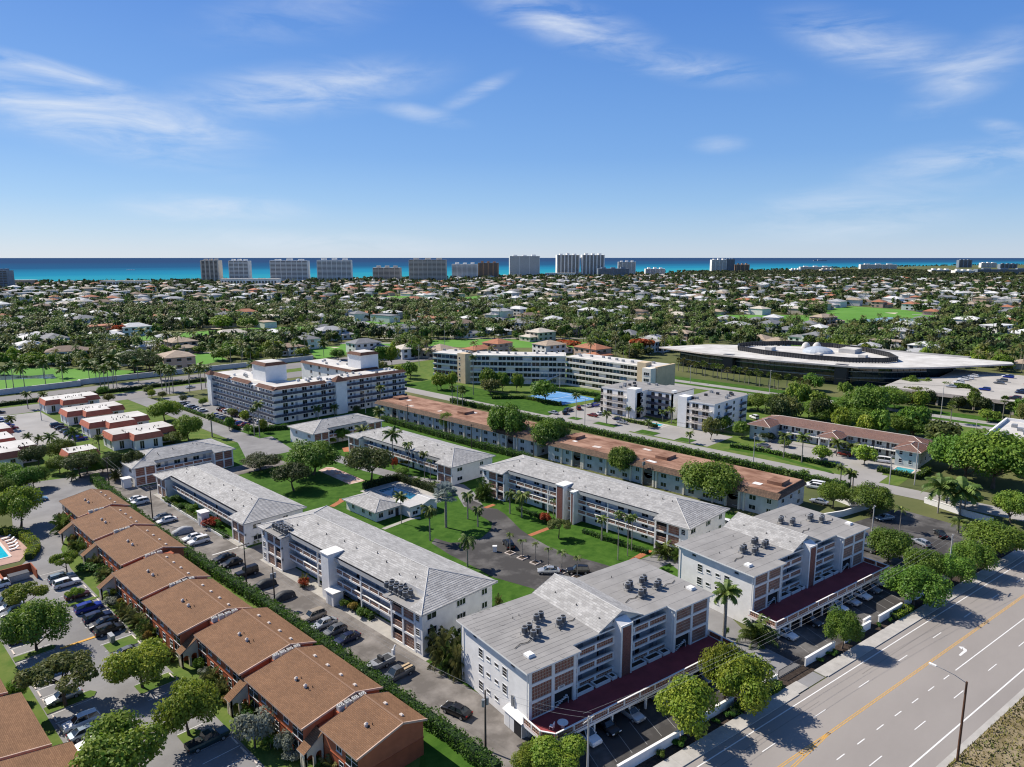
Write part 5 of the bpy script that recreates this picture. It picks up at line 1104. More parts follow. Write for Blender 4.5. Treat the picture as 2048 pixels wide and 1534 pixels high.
obj('wall', MB().box(0, 0, 0, 22, 60, 7.5), b_, mats=[glass_blue]); obj('roof', MB().box(-2, -2, 7.5, 24, 62, 8.3), b_, mats=[grey_roof]); obj('frame', MB().box(-.4, 8, 0, 0, 9, 7.5).box(-.4, 28, 0, 0, 29, 7.5).box(-.4, 0, 0, 0, 1, 7.5).box(-.4, 1, 3.5, 0, 60, 4.1), b_, mats=[bwhite])
# ================================================================== vegetation
def leafmat(name, c1, c2, rnd=.28, trans=.38, scale=.55):
    return mat(name, c1, .55, col2=c2, scale=scale, detail=3, rnd=rnd, trans=trans, spec=.25, lo=.32, hi=.68)
leaf_g = leafmat('leaf_green', (0.061, 0.147, 0.017), (0.197, 0.293, 0.038)); leaf_y = leafmat('leaf_lime', (0.117, 0.217, 0.019), (0.293, 0.344, 0.040)); leaf_d = leafmat('leaf_dark', (0.031, 0.059, 0.015), (0.101, 0.125, 0.035), .22)
leaf_o = leafmat('leaf_olive', (0.075, 0.109, 0.025), (0.198, 0.209, 0.056)); leaf_fl = leafmat('flame_blossom', (0.580, 0.080, 0.022), (0.232, 0.131, 0.029), .1); leaf_sil = leafmat('silver_palm_leaf', (0.174, 0.217, 0.217), (0.362, 0.406, 0.406), .05)
leaf_p = leafmat('palm_leaf', (0.053, 0.104, 0.019), (0.170, 0.217, 0.047), .25, .25); leaf_pd = leafmat('palm_leaf_olive', (0.065, 0.090, 0.023), (0.196, 0.181, 0.058), .22, .25); leaf_gold = leafmat('golden_frond', (0.145, 0.138, 0.026), (0.348, 0.217, 0.051), .15); leaf_h = leafmat('hedge_leaf', (0.029, 0.102, 0.014), (0.109, 0.217, 0.029), .12)
leaf_red = leafmat('red_leaf', (0.290, 0.043, 0.022), (0.478, 0.109, 0.029), .1); leaf_grey = leafmat('grey_leaf', (0.145, 0.167, 0.123), (0.319, 0.341, 0.275), .1)
bark = mat('bark', (.11, .085, .065), .95, .3, 3); bark_g = mat('palm_trunk', (.26, .235, .205), .9, .22, 4, stretch=(1, 1, 6)); shaft = mat('palm_crownshaft', (.13, .19, .06), .6, .15, 2)
def leaf_quads(C, size, rng, up=.35, nrm=None, aspect=.62):
    """one bent leaf quad per centre"""
    n = len(C); d = rng.normal(size=(n, 3)); d /= np.linalg.norm(d, axis=1)[:, None]
    if nrm is not None: d = d * (1 - up) + nrm * up
    d[:, 2] = np.abs(d[:, 2]) * .8 + .15; d /= np.linalg.norm(d, axis=1)[:, None]
    a = np.cross(d, rng.normal(size=(n, 3))); a /= np.linalg.norm(a, axis=1)[:, None]; b = np.cross(d, a)
    s = size * rng.uniform(.6, 1.35, (n, 1)) * .5
    V = np.stack([C - a * s, C - b * s * aspect + d * s * .15, C + a * s, C + b * s * aspect - d * s * .1], 1).reshape(-1, 3)
    return V, np.arange(4 * n).reshape(n, 4)
def crown_points(rng, R_, Hc, nl, npts, flatb=.45, spread=.72, lobe=.42):
    L = []
    for i in range(nl):
        t = rng.uniform(0, 2 * math.pi); r = math.sqrt(rng.uniform(0, 1)) * spread * R_; z = Hc * (.35 + .5 * (1 - (r / R_) ** 2) * rng.uniform(.5, 1.0)); L.append((r * math.cos(t), r * math.sin(t), z, lobe * R_ * rng.uniform(.7, 1.15)))
    L = np.array(L); w = L[:, 3] ** 2; idx = rng.choice(len(L), npts, p=w / w.sum()); c = L[idx]
    d = rng.normal(size=(npts, 3)); d /= np.linalg.norm(d, axis=1)[:, None]
    rr = c[:, 3:4] * (rng.uniform(.25, 1.0, (npts, 1)) ** .4) * rng.uniform(.9, 1.12, (npts, 1)); sq = np.array([1, 1, Hc / R_ * .85 + .1])
    P_ = c[:, :3] + d * rr * sq; keep = P_[:, 2] > -Hc * flatb * .2
    return P_[keep], d[keep], L
def tree_proto(seed, R_, Hc, ht, nl, npts, size, lm, flatb=.45, limb=True, spread=.72, lobe=.42, tr=.16):
    rng = np.random.default_rng(seed); P_, d, L = crown_points(rng, R_, Hc, nl, npts, flatb, spread, lobe); V, F = leaf_quads(P_, size, rng, .58, d)
    crown = npmesh('crown', V, F, lm); t = MB()
    if limb:
        k = (rng.uniform(-.3, .3), rng.uniform(-.3, .3), ht * .5); top = (k[0] * 1.4, k[1] * 1.4, ht)
        t.tube([(0, 0, -.1), k, top], [tr * 1.5, tr, tr * .75], 7)
        for l in L[:min(nl, 8)]:
            st = k if l[2] < Hc * .5 else top; mid = ((st[0] + l[0]) / 2 * 1.05, (st[1] + l[1]) / 2 * 1.05, (st[2] + ht + l[2]) / 2 - .2); t.tube([st, mid, (l[0] * .95, l[1] * .95, ht + l[2] * .7)], [tr * .6, tr * .42, tr * .15], 5)
    else: t.cone((0, 0, -.1), (0, 0, ht + .6), tr * 1.4, tr * .7, 5)
    tm = t.mesh('trunk', [bark], smooth=True)
    return dict(crown=crown, trunk=tm, R=R_, H=ht + Hc, ht=ht)
TP = {
 'broad': [tree_proto(1, 4, 4.3, 1.3, 16, 9500, .34, leaf_g), tree_proto(2, 4, 4.1, 1.4, 18, 9500, .34, leaf_g), tree_proto(3, 4, 4.4, 1.3, 15, 9500, .34, leaf_g)],
 'lime': [tree_proto(4, 4, 4.0, 1.5, 17, 10500, .33, leaf_y), tree_proto(5, 4, 3.8, 1.6, 16, 10500, .33, leaf_y)],
 'umbrella': [tree_proto(6, 4, 2.4, 2.8, 18, 5600, .36, leaf_o, spread=.82, lobe=.3), tree_proto(7, 4, 2.6, 2.6, 16, 5600, .36, leaf_y, spread=.8, lobe=.32)],
 'dark': [tree_proto(8, 4, 3.0, 1.7, 20, 9500, .33, leaf_d, spread=.7, lobe=.45), tree_proto(9, 4, 2.8, 2.2, 18, 8500, .33, leaf_d, spread=.75, lobe=.4)],
 'mid': [tree_proto(10 + k, 4, 4.2, 1.2, 11, 1700, .75, lm, lobe=.46) for k, lm in enumerate((leaf_g, leaf_g, leaf_o, leaf_d, leaf_y))],
 'flame': [tree_proto(20, 4, 2.2, 2.6, 12, 1500, .8, leaf_fl, spread=.8, lobe=.34)],
 'shrub': [tree_proto(22 + k, 1.0, 1.1, .25, 9, 1500, .17, lm, limb=False, tr=.05) for k, lm in enumerate((leaf_g, leaf_h, leaf_red, leaf_gold, leaf_grey))],
 'far': [tree_proto(30 + k, 4, 3.6, 1.6, 7, 170, 1.9, lm, limb=False, lobe=.5) for k, lm in enumerate((leaf_g, leaf_d, leaf_o, leaf_g, leaf_d, leaf_y))]}
def tree(x, y, h, r, kind, label, group=None, v=None, name='tree', rz=None, z=-.03):
    p = TP[kind][(v if v is not None else RNG.randrange(len(TP[kind]))) % len(TP[kind])]; sz = h / p['H']; sr = r / p['R']
    t = thing(name, label, 'shrub' if name == 'shrub' else 'tree', (x, y, z), RNG.uniform(0, 6.28) if rz is None else rz, group)
    c = obj('crown', p['crown'], t, (0, 0, p['ht'] * sz), 0, (sr, sr, sz)); tr = obj('trunk', p['trunk'], t, (0, 0, 0), 0, ((sr + sz) / 2 if False else sr, sr, sz)); return t
# ---- palms
def frond(V, F, rng, az, el, L, droop, nl, ll, width=.10, vee=.55):
    pts = []; p = np.zeros(3); e = el; n = 7; ca, sa = math.cos(az), math.sin(az)
    for i in range(n + 1):
        pts.append(p.copy()); p = p + np.array([math.cos(e) * ca, math.cos(e) * sa, math.sin(e)]) * L / n; e -= droop / n * (.6 + .8 * i / n)
    pts = np.array(pts); side = np.array([-sa, ca, 0])
    for i in range(nl):
        t = (.12 + .88 * i / nl) * n; k = min(int(t), n - 1); c = pts[k] * (1 - (t - k)) + pts[k + 1] * (t - k); tan = pts[k + 1] - pts[k]; tan = tan / np.linalg.norm(tan)
        l = ll * math.sin(math.pi * (.12 + .82 * i / nl)) ** .6 * rng.uniform(.85, 1.1); w = width
        for s in (-1, 1):
            dr = side * s * .8 + tan * .5 + np.array([0, 0, -vee * rng.uniform(.6, 1.2)]); dr = dr / np.linalg.norm(dr); q = len(V)
            V += [c - tan * w, c + tan * w, c + dr * l * .6 + tan * w * .8 + np.array([0, 0, .04]), c + dr * l]; F.append((q, q + 1, q + 2, q + 3))
    for k in range(n):      # rachis
        q = len(V); w = .035 * (1 - k / n) + .012; V += [pts[k] - side * w, pts[k] + side * w, pts[k + 1] + side * w, pts[k + 1] - side * w]; F.append((q, q + 1, q + 2, q + 3))
def palm_crown(seed, nf, L, nl, ll, el0, el1, droop, lm, width=.1, vee=.55, shaft_h=.9):
    rng = np.random.default_rng(seed); V, F = [], []
    for i in range(nf):
        t = i / nf; frond(V, F, rng, i * 2.399 + rng.uniform(-.2, .2), el1 + (el0 - el1) * (1 - t) + rng.uniform(-.12, .12), L * rng.uniform(.85, 1.1), droop * rng.uniform(.8, 1.2), nl, ll, width, vee)
    return npmesh('crown', np.array(V), np.array(F), lm)
def trunk_mesh(r0, r1, bend=0.0, bulge=0.0, n=8):
    b = MB(); pts, rs = [], []
    for i in range(7):
        t = i / 6; pts.append((bend * t * t, 0, t)); rs.append(r0 + (r1 - r0) * t + bulge * math.sin(math.pi * t) * .5)
    b.tube(pts, rs, n); return b.mesh('trunk', [bark_g], smooth=True)
TR = {'straight': trunk_mesh(.20, .14), 'thick': trunk_mesh(.30, .22, bulge=.08), 'bend': trunk_mesh(.17, .11, .9), 'thin': trunk_mesh(.11, .08)}
sm_ = MB().cone((0, 0, -.9), (0, 0, .1), .17, .12, 8).mesh('crownshaft', [shaft], smooth=True)
PC = {'royal': [palm_crown(40 + k, 17, 3.0, 15, 1.05, 1.15, -.35, 1.5, leaf_p, .17) for k in range(3)], 'coco': [palm_crown(44 + k, 18, 3.5, 17, 1.05, 1.2, -.55, 1.35, leaf_p, .15, vee=.8) for k in range(2)], 'droop': [palm_crown(47 + k, 16, 2.9, 15, 1.0, .9, -.5, 2.3, leaf_p, .16, vee=1.0) for k in range(2)],
      'small': [palm_crown(50 + k, 11, 2.0, 11, .75, 1.1, .0, 1.9, leaf_p, .08) for k in range(2)], 'areca': [palm_crown(53 + k, 26, 3.0, 12, .85, 1.5, .25, 1.7, lm, .1) for k, lm in enumerate((leaf_pd, leaf_p, leaf_gold))], 'far': [palm_crown(57 + k, 13, 3.2, 5, 1.1, 1.1, -.45, 1.6, lm, .26) for k, lm in enumerate((leaf_p, leaf_pd, leaf_p))]}
def fan_crown(seed, nf, L, R_, lm):
    rng = np.random.default_rng(seed); V, F = [], []
    for i in range(nf):
        az = i * 2.399; el = 1.3 - 2.0 * i / nf + rng.uniform(-.15, .15); d = np.array([math.cos(el) * math.cos(az), math.cos(el) * math.sin(az), math.sin(el)]); c = d * L; a = np.cross(d, [0, 0, 1.0]); a /= np.linalg.norm(a); b = np.cross(a, d)
        q = len(V); V += [np.zeros(3) - a * .03, np.zeros(3) + a * .03, c + a * .03, c - a * .03]; F.append((q, q + 1, q + 2, q + 3))
        for k in range(11):
            t = -1.9 + 3.8 * k / 10; u = d * math.cos(t) + a * math.sin(t) + b * .25 * math.cos(t); u /= np.linalg.norm(u); s = np.cross(u, b); s /= np.linalg.norm(s); q = len(V); tip = c + u * R_ * rng.uniform(.85, 1.05) + np.array([0, 0, -.12 * R_])
            V += [c, c + u * R_ * .55 + s * R_ * .13, tip, c + u * R_ * .55 - s * R_ * .13]; F.append((q, q + 1, q + 2, q + 3))
    return npmesh('crown', np.array(V), np.array(F), lm)
PC['fan'] = [fan_crown(60, 30, 1.0, .8, leaf_p), fan_crown(61, 26, 1.0, .8, leaf_pd)]; PC['silver'] = [fan_crown(62, 34, 1.9, 1.5, leaf_sil)]
PR = {'royal': 3.3, 'coco': 3.9, 'droop': 2.6, 'small': 2.0, 'areca': 2.9, 'far': 3.3, 'fan': 1.9, 'silver': 3.4}
def palm(x, y, h, r, kind, label, group=None, trunk='straight', v=None, z=-.03):
    """h = height of the crown's top; r = crown half width"""
    t = thing('palm_tree', label, 'palm tree', (x, y, z), RNG.uniform(0, 6.28), group); s = r / PR[kind]
    v = RNG.randrange(2) if (v is None and kind == 'areca') else v
    ht = max(.3, h - r * (.55 if kind not in ('areca',) else 1.0)); c = PC[kind][(v if v is not None else RNG.randrange(3)) % len(PC[kind])]
    bd = .9 if trunk == 'bend' else 0
    if kind != 'areca': obj('trunk', TR[trunk], t, (0, 0, 0), 0, (1, 1, ht))
    obj('crown', c, t, (bd, 0, ht if kind != 'areca' else .15), 0, s if kind != 'areca' else (s, s, h / 3.2))
    if kind == 'royal': obj('crownshaft', sm_, t, (0, 0, ht), 0, (1, 1, 1.1))
    return t
def hedge(label, pts, w, h, lm=None, size=.30, dens=26, group=None, wob=.18, seed=1):
    rng = np.random.default_rng(seed); t = thing('hedge', label, 'hedge', group=group); Vs, Fs, o = [], [], 0; core = MB()
    for k in range(len(pts) - 1):
        a, c = np.array(pts[k]), np.array(pts[k + 1]); L = np.linalg.norm(c - a); d = (c - a) / L; nrm = np.array([-d[1], d[0]]); n = int(L * (w + 2 * h) * dens)
        s = rng.uniform(0, L, n); u = rng.uniform(0, w + 2 * h, n); wv = 1 + wob * np.sin(s * 1.7 + seed) * np.cos(s * .61)
        off = np.where(u < h, -w / 2, np.where(u < h + w, u - h - w / 2, w / 2)) * wv; z = np.where(u < h, u, np.where(u < h + w, h, u - h - w)) * wv
        C = np.stack([a[0] + d[0] * s + nrm[0] * off, a[1] + d[1] * s + nrm[1] * off, z], 1) + rng.normal(size=(n, 3)) * .09
        V, F = leaf_quads(C, size, rng, .2); Vs.append(V); Fs.append(F + o); o += len(V)
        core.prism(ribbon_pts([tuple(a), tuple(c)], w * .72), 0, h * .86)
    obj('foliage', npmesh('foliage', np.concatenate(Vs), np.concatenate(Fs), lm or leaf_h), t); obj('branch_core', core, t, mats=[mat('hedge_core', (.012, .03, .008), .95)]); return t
# ---- hedges
hedge('long clipped hedge between the terracotta townhouses and the alley', [(56.2, 57), (56.6, 66), (56.8, 88), (57.0, 120), (56.0, 156), (56.2, 175), (57.5, 200), (59, 228)], 1.9, 2.0, seed=3)
hedge('green hedge beside the rust-roofed block', [(163.5, 150), (163.0, 180), (164.5, 232)], 2.2, 2.0, leaf_h, seed=4); hedge('hedge along the pale street behind the rust-roofed blocks', [(205.0, 66), (205.8, 100), (206.8, 150), (207.6, 200), (208, 240)], 2.0, 1.9, leaf_g, .4, 14, seed=5)
hedge('dark hedge around the swimming pool', [(109.5, 164.6), (121.5, 164.8), (121.8, 152), (121.2, 143)], 1.4, 2.0, leaf_d, seed=6)
hedge('low clipped hedge along the brick-tower block walkway, courtyard side', [(127.8, 122), (127.6, 108)], 1.2, .9, seed=7); hedge('low clipped hedge before the brick-tower block near the palms', [(127.6, 100), (127.8, 82)], 1.2, .9, seed=8)
hedge('low hedge by the sidewalk before the lettered white wall', [RW(126.5, 56.0), RW(133, 56.0)], 1.2, .9, leaf_y, seed=9); hedge('low dark hedge by the sidewalk before the driveway', [RW(80, 56.0), RW(91.5, 56.0)], 1.3, 1.1, leaf_g, seed=10)
hedge('rounded hedge curving along the pink pool deck', [(31.5, 176.4), (34.2, 182), (34, 193), (31, 199)], 1.8, 1.6, leaf_y, seed=11); hedge('clipped hedge along the condominium sidewalk', [(117.2, 258), (117.4, 300), (117.6, 340)], 1.3, 1.0, leaf_h, .4, 12, seed=12)
hedge('hedge below the white balcony condominium car park', [(119, 252), (131, 246)], 2.0, 1.8, leaf_h, .4, 12, seed=13); hedge('dark hedge before the tennis court', [(236.5, 199), (236.8, 222), (226, 232)], 1.5, 1.5, leaf_g, .45, 10, seed=14)
hedge('hedge behind the tennis court', [(262, 224), (264.5, 197), (252, 192)], 1.5, 1.8, leaf_h, .45, 10, seed=15); hedge('yellow-green hedge strip in the corner car park', [RW(152, 73), RW(160, 73.6)], 1.4, .9, leaf_y, .35, 20, seed=16)
hedge('hedge along the foot of the mansard townhouse by the white-roofed block', [(66, 240), (96, 240.5)], 1.6, 1.8, leaf_h, .4, 12, seed=17); hedge('hedge by the rose-tiled block entrance', [(224, 76), (226, 100), (224, 112)], 1.6, 1.3, leaf_g, .45, 10, seed=18); hedge('hedge round the small turquoise pool', [(229, 66), (229, 55), (240, 54.5)], 1.4, 1.5, leaf_g, .45, 10, seed=19)
hedge('low hedge before the white condominium galleries', [(231, 146), (231.5, 166)], 1.6, 1.2, leaf_y, .45, 10, seed=20); hedge('dark hedge on the avenue median', [(60, 376), (160, 376)], 2, 1.6, leaf_d, .6, 6, seed=21)
# ---- picked trees: (x, y, height, crown half width)
LB = {'street': 'spreading green street tree shading the main road', 'lot': 'tree in the terracotta townhouse parking lot', 'court': 'courtyard tree', 'dark': 'large dark dome-crowned tree among the white-roofed blocks'}
def T_(p, kind, label, group=None, v=None): return tree(p[0], p[1], p[2] * .94, p[3] * .9, kind, label, group, v)
T_((80.1, 43.8, 7.4, 5.2), 'lime', 'lime-green street tree behind the white wall of the numbered red-deck building')
T_((90.9, 44.2, 8.2, 4.0), 'lime', 'street tree overlapping the red deck corner, upper of the pair'); T_((89.8, 40.4, 8.1, 5.1), 'lime', 'street tree by the short wall at the driveway, lower of the pair')
T_((117.5, 36.8, 6.7, 3.5), 'broad', 'small round street tree standing alone between white wall sections')
T_((142.6, 32.7, 7.3, 6.2), 'broad', 'wide street tree beside the lettered white wall'); T_((155.1, 34.4, 6.7, 4.5), 'broad', 'street tree behind the wide one by the lettered wall'); T_((156.7, 29.5, 6.3, 4.3), 'broad', 'street tree by the sidewalk past the wide one'); T_((165.9, 28.5, 6.6, 4.8), 'broad', 'street tree near the grass corner of the lot'); T_((179.4, 26.8, 7.6, 7.3), 'broad', 'largest street tree past the corner car park'); T_((160.2, 42.3, 7.3, 5.2), 'broad', 'dark green tree beside the far end of the second red deck'); T_((189.3, 55.1, 7.1, 7.0), 'broad', 'spreading tree behind the white wall and covered car')
for p in ((236.7, 44.3, 14.2, 10.5), (234.7, 37.1, 16.1, 12.4), (255.5, 33.3, 11.5, 9.7), (246.1, 50.3, 8.7, 7.3)): T_(p, 'broad', 'huge bright green tree in front of the white flat-roofed building', 'big trees by the corner street')
T_((205.9, 27.9, 7.9, 5.3), 'broad', 'small tree by the corner street kerb'); T_((213.5, 37.6, 3.7, 2.5), 'broad', 'dark clipped bush beside the white wall palms')
T_((62.8, 52.7, 3.9, 4.4), 'lime', 'yellow-green bush tree at the foot of the utility pole'); T_((59.6, 54.6, 3.2, 2.5), 'lime', 'low yellow-green bush by the alley mouth')
# parking lot
T_((23.3, 133.0, 8.3, 5.5), 'broad', 'dense green tree on the lot island before the blue off-roader'); T_((22.4, 112.8, 7.7, 6.0), 'umbrella', 'open umbrella tree over the silver sedan', v=0); T_((31.8, 109.2, 7.3, 5.0), 'lime', 'flat-topped lime tree before the arched porch'); T_((32.3, 93.0, 8.0, 4.7), 'lime', 'thin-limbed lime tree beside the dark pickup'); T_((21.7, 88.9, 8.8, 6.8), 'lime', 'large lime-green tree cut by the frame bottom'); T_((25.3, 150.7, 5.1, 4.4), 'umbrella', 'small umbrella tree beside the grey cars', v=1); T_((35.5, 163.4, 4.6, 3.2), 'umbrella', 'umbrella tree beside the white crossover', v=1); T_((17.7, 119.1, 3.1, 1.6), 'broad', 'small tree against the townhouse lawn across the lot'); T_((32.9, 147.6, 2.9, 1.8), 'umbrella', 'thin young tree over the red hatchback', v=1)
T_((35.1, 200.4, 9.8, 6.0), 'lime', 'bright tree beside the lane by the pink pool deck'); T_((44.9, 232.5, 6.2, 4.4), 'broad', 'bushy tree above the pool lane'); T_((39.8, 239.3, 6.9, 5.4), 'broad', 'tree by the terracotta townhouse at the frame edge'); T_((57.1, 234.0, 7.2, 5.7), 'dark', 'dark tree at the lot end by the utility pole'); T_((58.7, 261.1, 6.7, 5.0), 'broad', 'tree behind the dark ones by the mansard townhouses'); T_((51.2, 255.6, 6.8, 4.9), 'dark', 'dark tree in front of the frame-edge mansard roof'); T_((54.1, 243.9, 5.2, 3.8), 'broad', 'bright tree between the dark trees at the lot end'); T_((63.2, 234.4, 4.4, 3.7), 'broad', 'tree at the alley end beside the crosswise block')
T_((102.9, 292.5, 8.8, 7.3), 'lime', 'large rounded bright green tree beside the mansard townhouses'); T_((97.4, 255.8, 9.2, 6.0), 'broad', 'dark green tree between mansard townhouse and street'); T_((92.3, 256.3, 3.8, 5.1), 'broad', 'low tree in front of the end mansard townhouse')
# courtyard
T_((95.2, 177.6, 7.5, 6.6), 'dark', 'big dark dome tree nearest the two-storey alley block', v=0); T_((98.1, 202.9, 4.7, 7.1), 'dark', 'dark dome tree behind the nearest dome tree', v=1); T_((107.1, 187.3, 10.0, 9.2), 'broad', 'tall wide green tree in the courtyard centre'); T_((112.9, 166.3, 11.4, 7.4), 'dark', 'brown-green tree with forked limbs beside the salmon court', v=1)
T_((120.8, 101.9, 4.8, 3.2), 'umbrella', 'small crooked tree on the lawn by the orange path', v=0); T_((130.8, 214.3, 2.3, 1.4), 'lime', 'olive bush beside the crosswise block by the condominium'); T_((134.3, 213.8, 5.1, 3.1), 'broad', 'green tree against the crosswise block by the condominium'); T_((125.3, 167.5, 2.4, 2.4), 'broad', 'small round tree on the lawn by the pool hedge'); T_((147.9, 133.7, 2.4, 0.2), 'broad', 'small bush by the coconut-palm block end') if False else None
# trees along the rust-roofed blocks
for p, lb in (((171.8, 168.6, 14.5, 8.4), 'tallest tree before the gap between rust-roofed blocks'), ((173.4, 150.7, 12.1, 7.7), 'leaning tree at the end of the long rust roof'), ((169.6, 118.7, 9.0, 5.0), 'tree before the middle of the long rust-roofed block'), ((170.2, 199.2, 7.3, 3.4), 'slim tree before the far rust-roofed block'), ((169.4, 89.9, 10.5, 9.2), 'wide forked tree before the near end of the rust-roofed block'), ((169.2, 118.3, 9.2, 4.7), 'tree rising over the rust roof edge'), ((186.6, 63.7, 6.8, 4.1), 'small tree by the parked white van')): T_(p, 'broad', lb)
# mid distance broadleaf
MIDT = [(238.7, 247.3, 11.0, 5.0), (243.5, 242.4, 9.5, 4.0), (248.2, 237.5, 8.5, 3.4), (239.0, 211.0, 9.4, 6.7), (227.3, 268.9, 7.1, 5.1), (425.8, 478.5, 0.0, 0.1)] if False else [(238.7, 247.3, 11.0, 5.0), (243.5, 242.4, 9.5, 4.0), (247.2, 236.1, 8.8, 3.4), (237.9, 210.1, 9.7, 6.6), (224.9, 266.5, 7.5, 5.4)]
for p in MIDT: T_(p, 'mid', 'round green tree on the lawn before the angled cream building', 'trees before the cream building')
for p in ((250.0, 350.3, 12.4, 6.4), (253.9, 346.3, 12.0, 5.7), (246.4, 393.2, 6.8, 5.4), (240.3, 313.9, 6.6, 4.0)): T_(p, 'mid', 'dark spreading tree behind the white balcony condominium', 'trees behind the balcony condominium')
for p in ((288.8, 110.8, 6.9, 5.7), (286.3, 103.9, 6.0, 6.4), (292.4, 97.7, 9.7, 7.3), (291.8, 89.2, 15.3, 10.4), (325.8, 92.8, 10.3, 10.6), (284.9, 87.6, 8.6, 7.8), (281.4, 75.1, 8.2, 6.9), (281.7, 70.9, 7.5, 6.1), (283.8, 64.9, 6.7, 6.9), (290.4, 61.8, 3.4, 4.7), (287.7, 132.2, 7.2, 7.5), (301.1, 129.3, 5.7, 6.0), (283.9, 136.1, 4.4, 4.1)): T_(p, 'broad', 'broad green tree in the grove behind the rose-tiled block', 'grove behind the rose-tiled block')
for p in ((406.6, 131.1, 5.5, 8.9), (405.2, 124.1, 5.5, 6.6), (384.3, 99.6, 6.8, 5.2), (389.4, 94.5, 5.9, 4.2), (350.5, 134.6, 7.8, 5.9), (380.6, 76.9, 6.9, 6.1), (332.0, 56.7, 4.5, 4.4), (360.9, 90.9, 6.0, 5.8), (386.1, 84.2, 5.3, 5.1)): T_(p, 'mid', 'tree along the frontage of the glass mall', 'trees before the mall')
for p in ((228.5, 122.0, 8.1, 3.4), (238.7, 115.2, 6.1, 3.5), (240.1, 106.2, 3.3, 3.1), (237.4, 98.4, 2.6, 2.7), (228.0, 82.4, 4.8, 3.5), (233.1, 71.3, 5.9, 4.5), (259.7, 82.4, 4.0, 4.3), (241.7, 124.0, 6.3, 3.9), (242.3, 73.7, 3.1, 4.0)): T_(p, 'mid', 'leafy garden tree around the rose-tiled block car park', 'trees round the rose-tiled block')
for p in ((84.8, 343.1, 3.6, 2.4), (119.9, 360.6, 3.4, 2.9), (117.2, 346.8, 3.9, 2.1), (120.6, 343.2, 3.3, 2.1), (123.8, 328.2, 3.0, 2.3), (126.8, 313.9, 3.2, 2.2), (104.0, 372.7, 4.0, 2.9), (100.0, 350.8, 4.0, 2.7), (126.2, 283.8, 3.0, 2.1), (115.5, 262.5, 4.6, 2.2), (114.3, 260.1, 5.0, 2.2), (116.7, 249.7, 3.6, 2.1), (121.5, 247.3, 4.9, 2.1), (126.4, 282.3, 3.0, 2.1), (124.6, 269.0, 4.3, 2.5), (165.6, 251.6, 3.0, 2.0)): T_(p, 'mid', 'clipped round tree lining the street and car park of the balcony condominium', 'clipped street trees')
T_((196.6, 642.3, 9.9, 7.3), 'flame', 'flame-orange blossoming tree beside the fairway'); T_((380.9, 317.7, 7.6, 14.3), 'flame', 'wide orange-flowering tree behind the angled cream building', v=0); T_((404.0, 270.1, 10.8, 10.5), 'flame', 'orange-tinged flowering tree behind the cream building end'); T_((625.0, 99.5, 3.2, 7.7), 'flame', 'orange-red flowering tree beyond the mall')
T_((546.2, 501.2, 13.3, 7.1), 'lime', 'bright lime tree standing out on the far fairway')
T_((137.5, 430.5, 12.7, 12.0), 'dark', 'large dark tree mass beside the near fairway'); T_((142.8, 424.9, 9.8, 8.7), 'dark', 'dark tree next to the large one by the near fairway', v=1); T_((276.2, 630.4, 12.2, 12.4), 'mid', 'round dark tree on the fairway edge'); T_((296.3, 620.7, 10.8, 11.6), 'mid', 'second round dark tree on the fairway edge'); T_((141.1, 494.4, 9.8, 8.7), 'dark', 'dark round tree behind the tall royal palms')
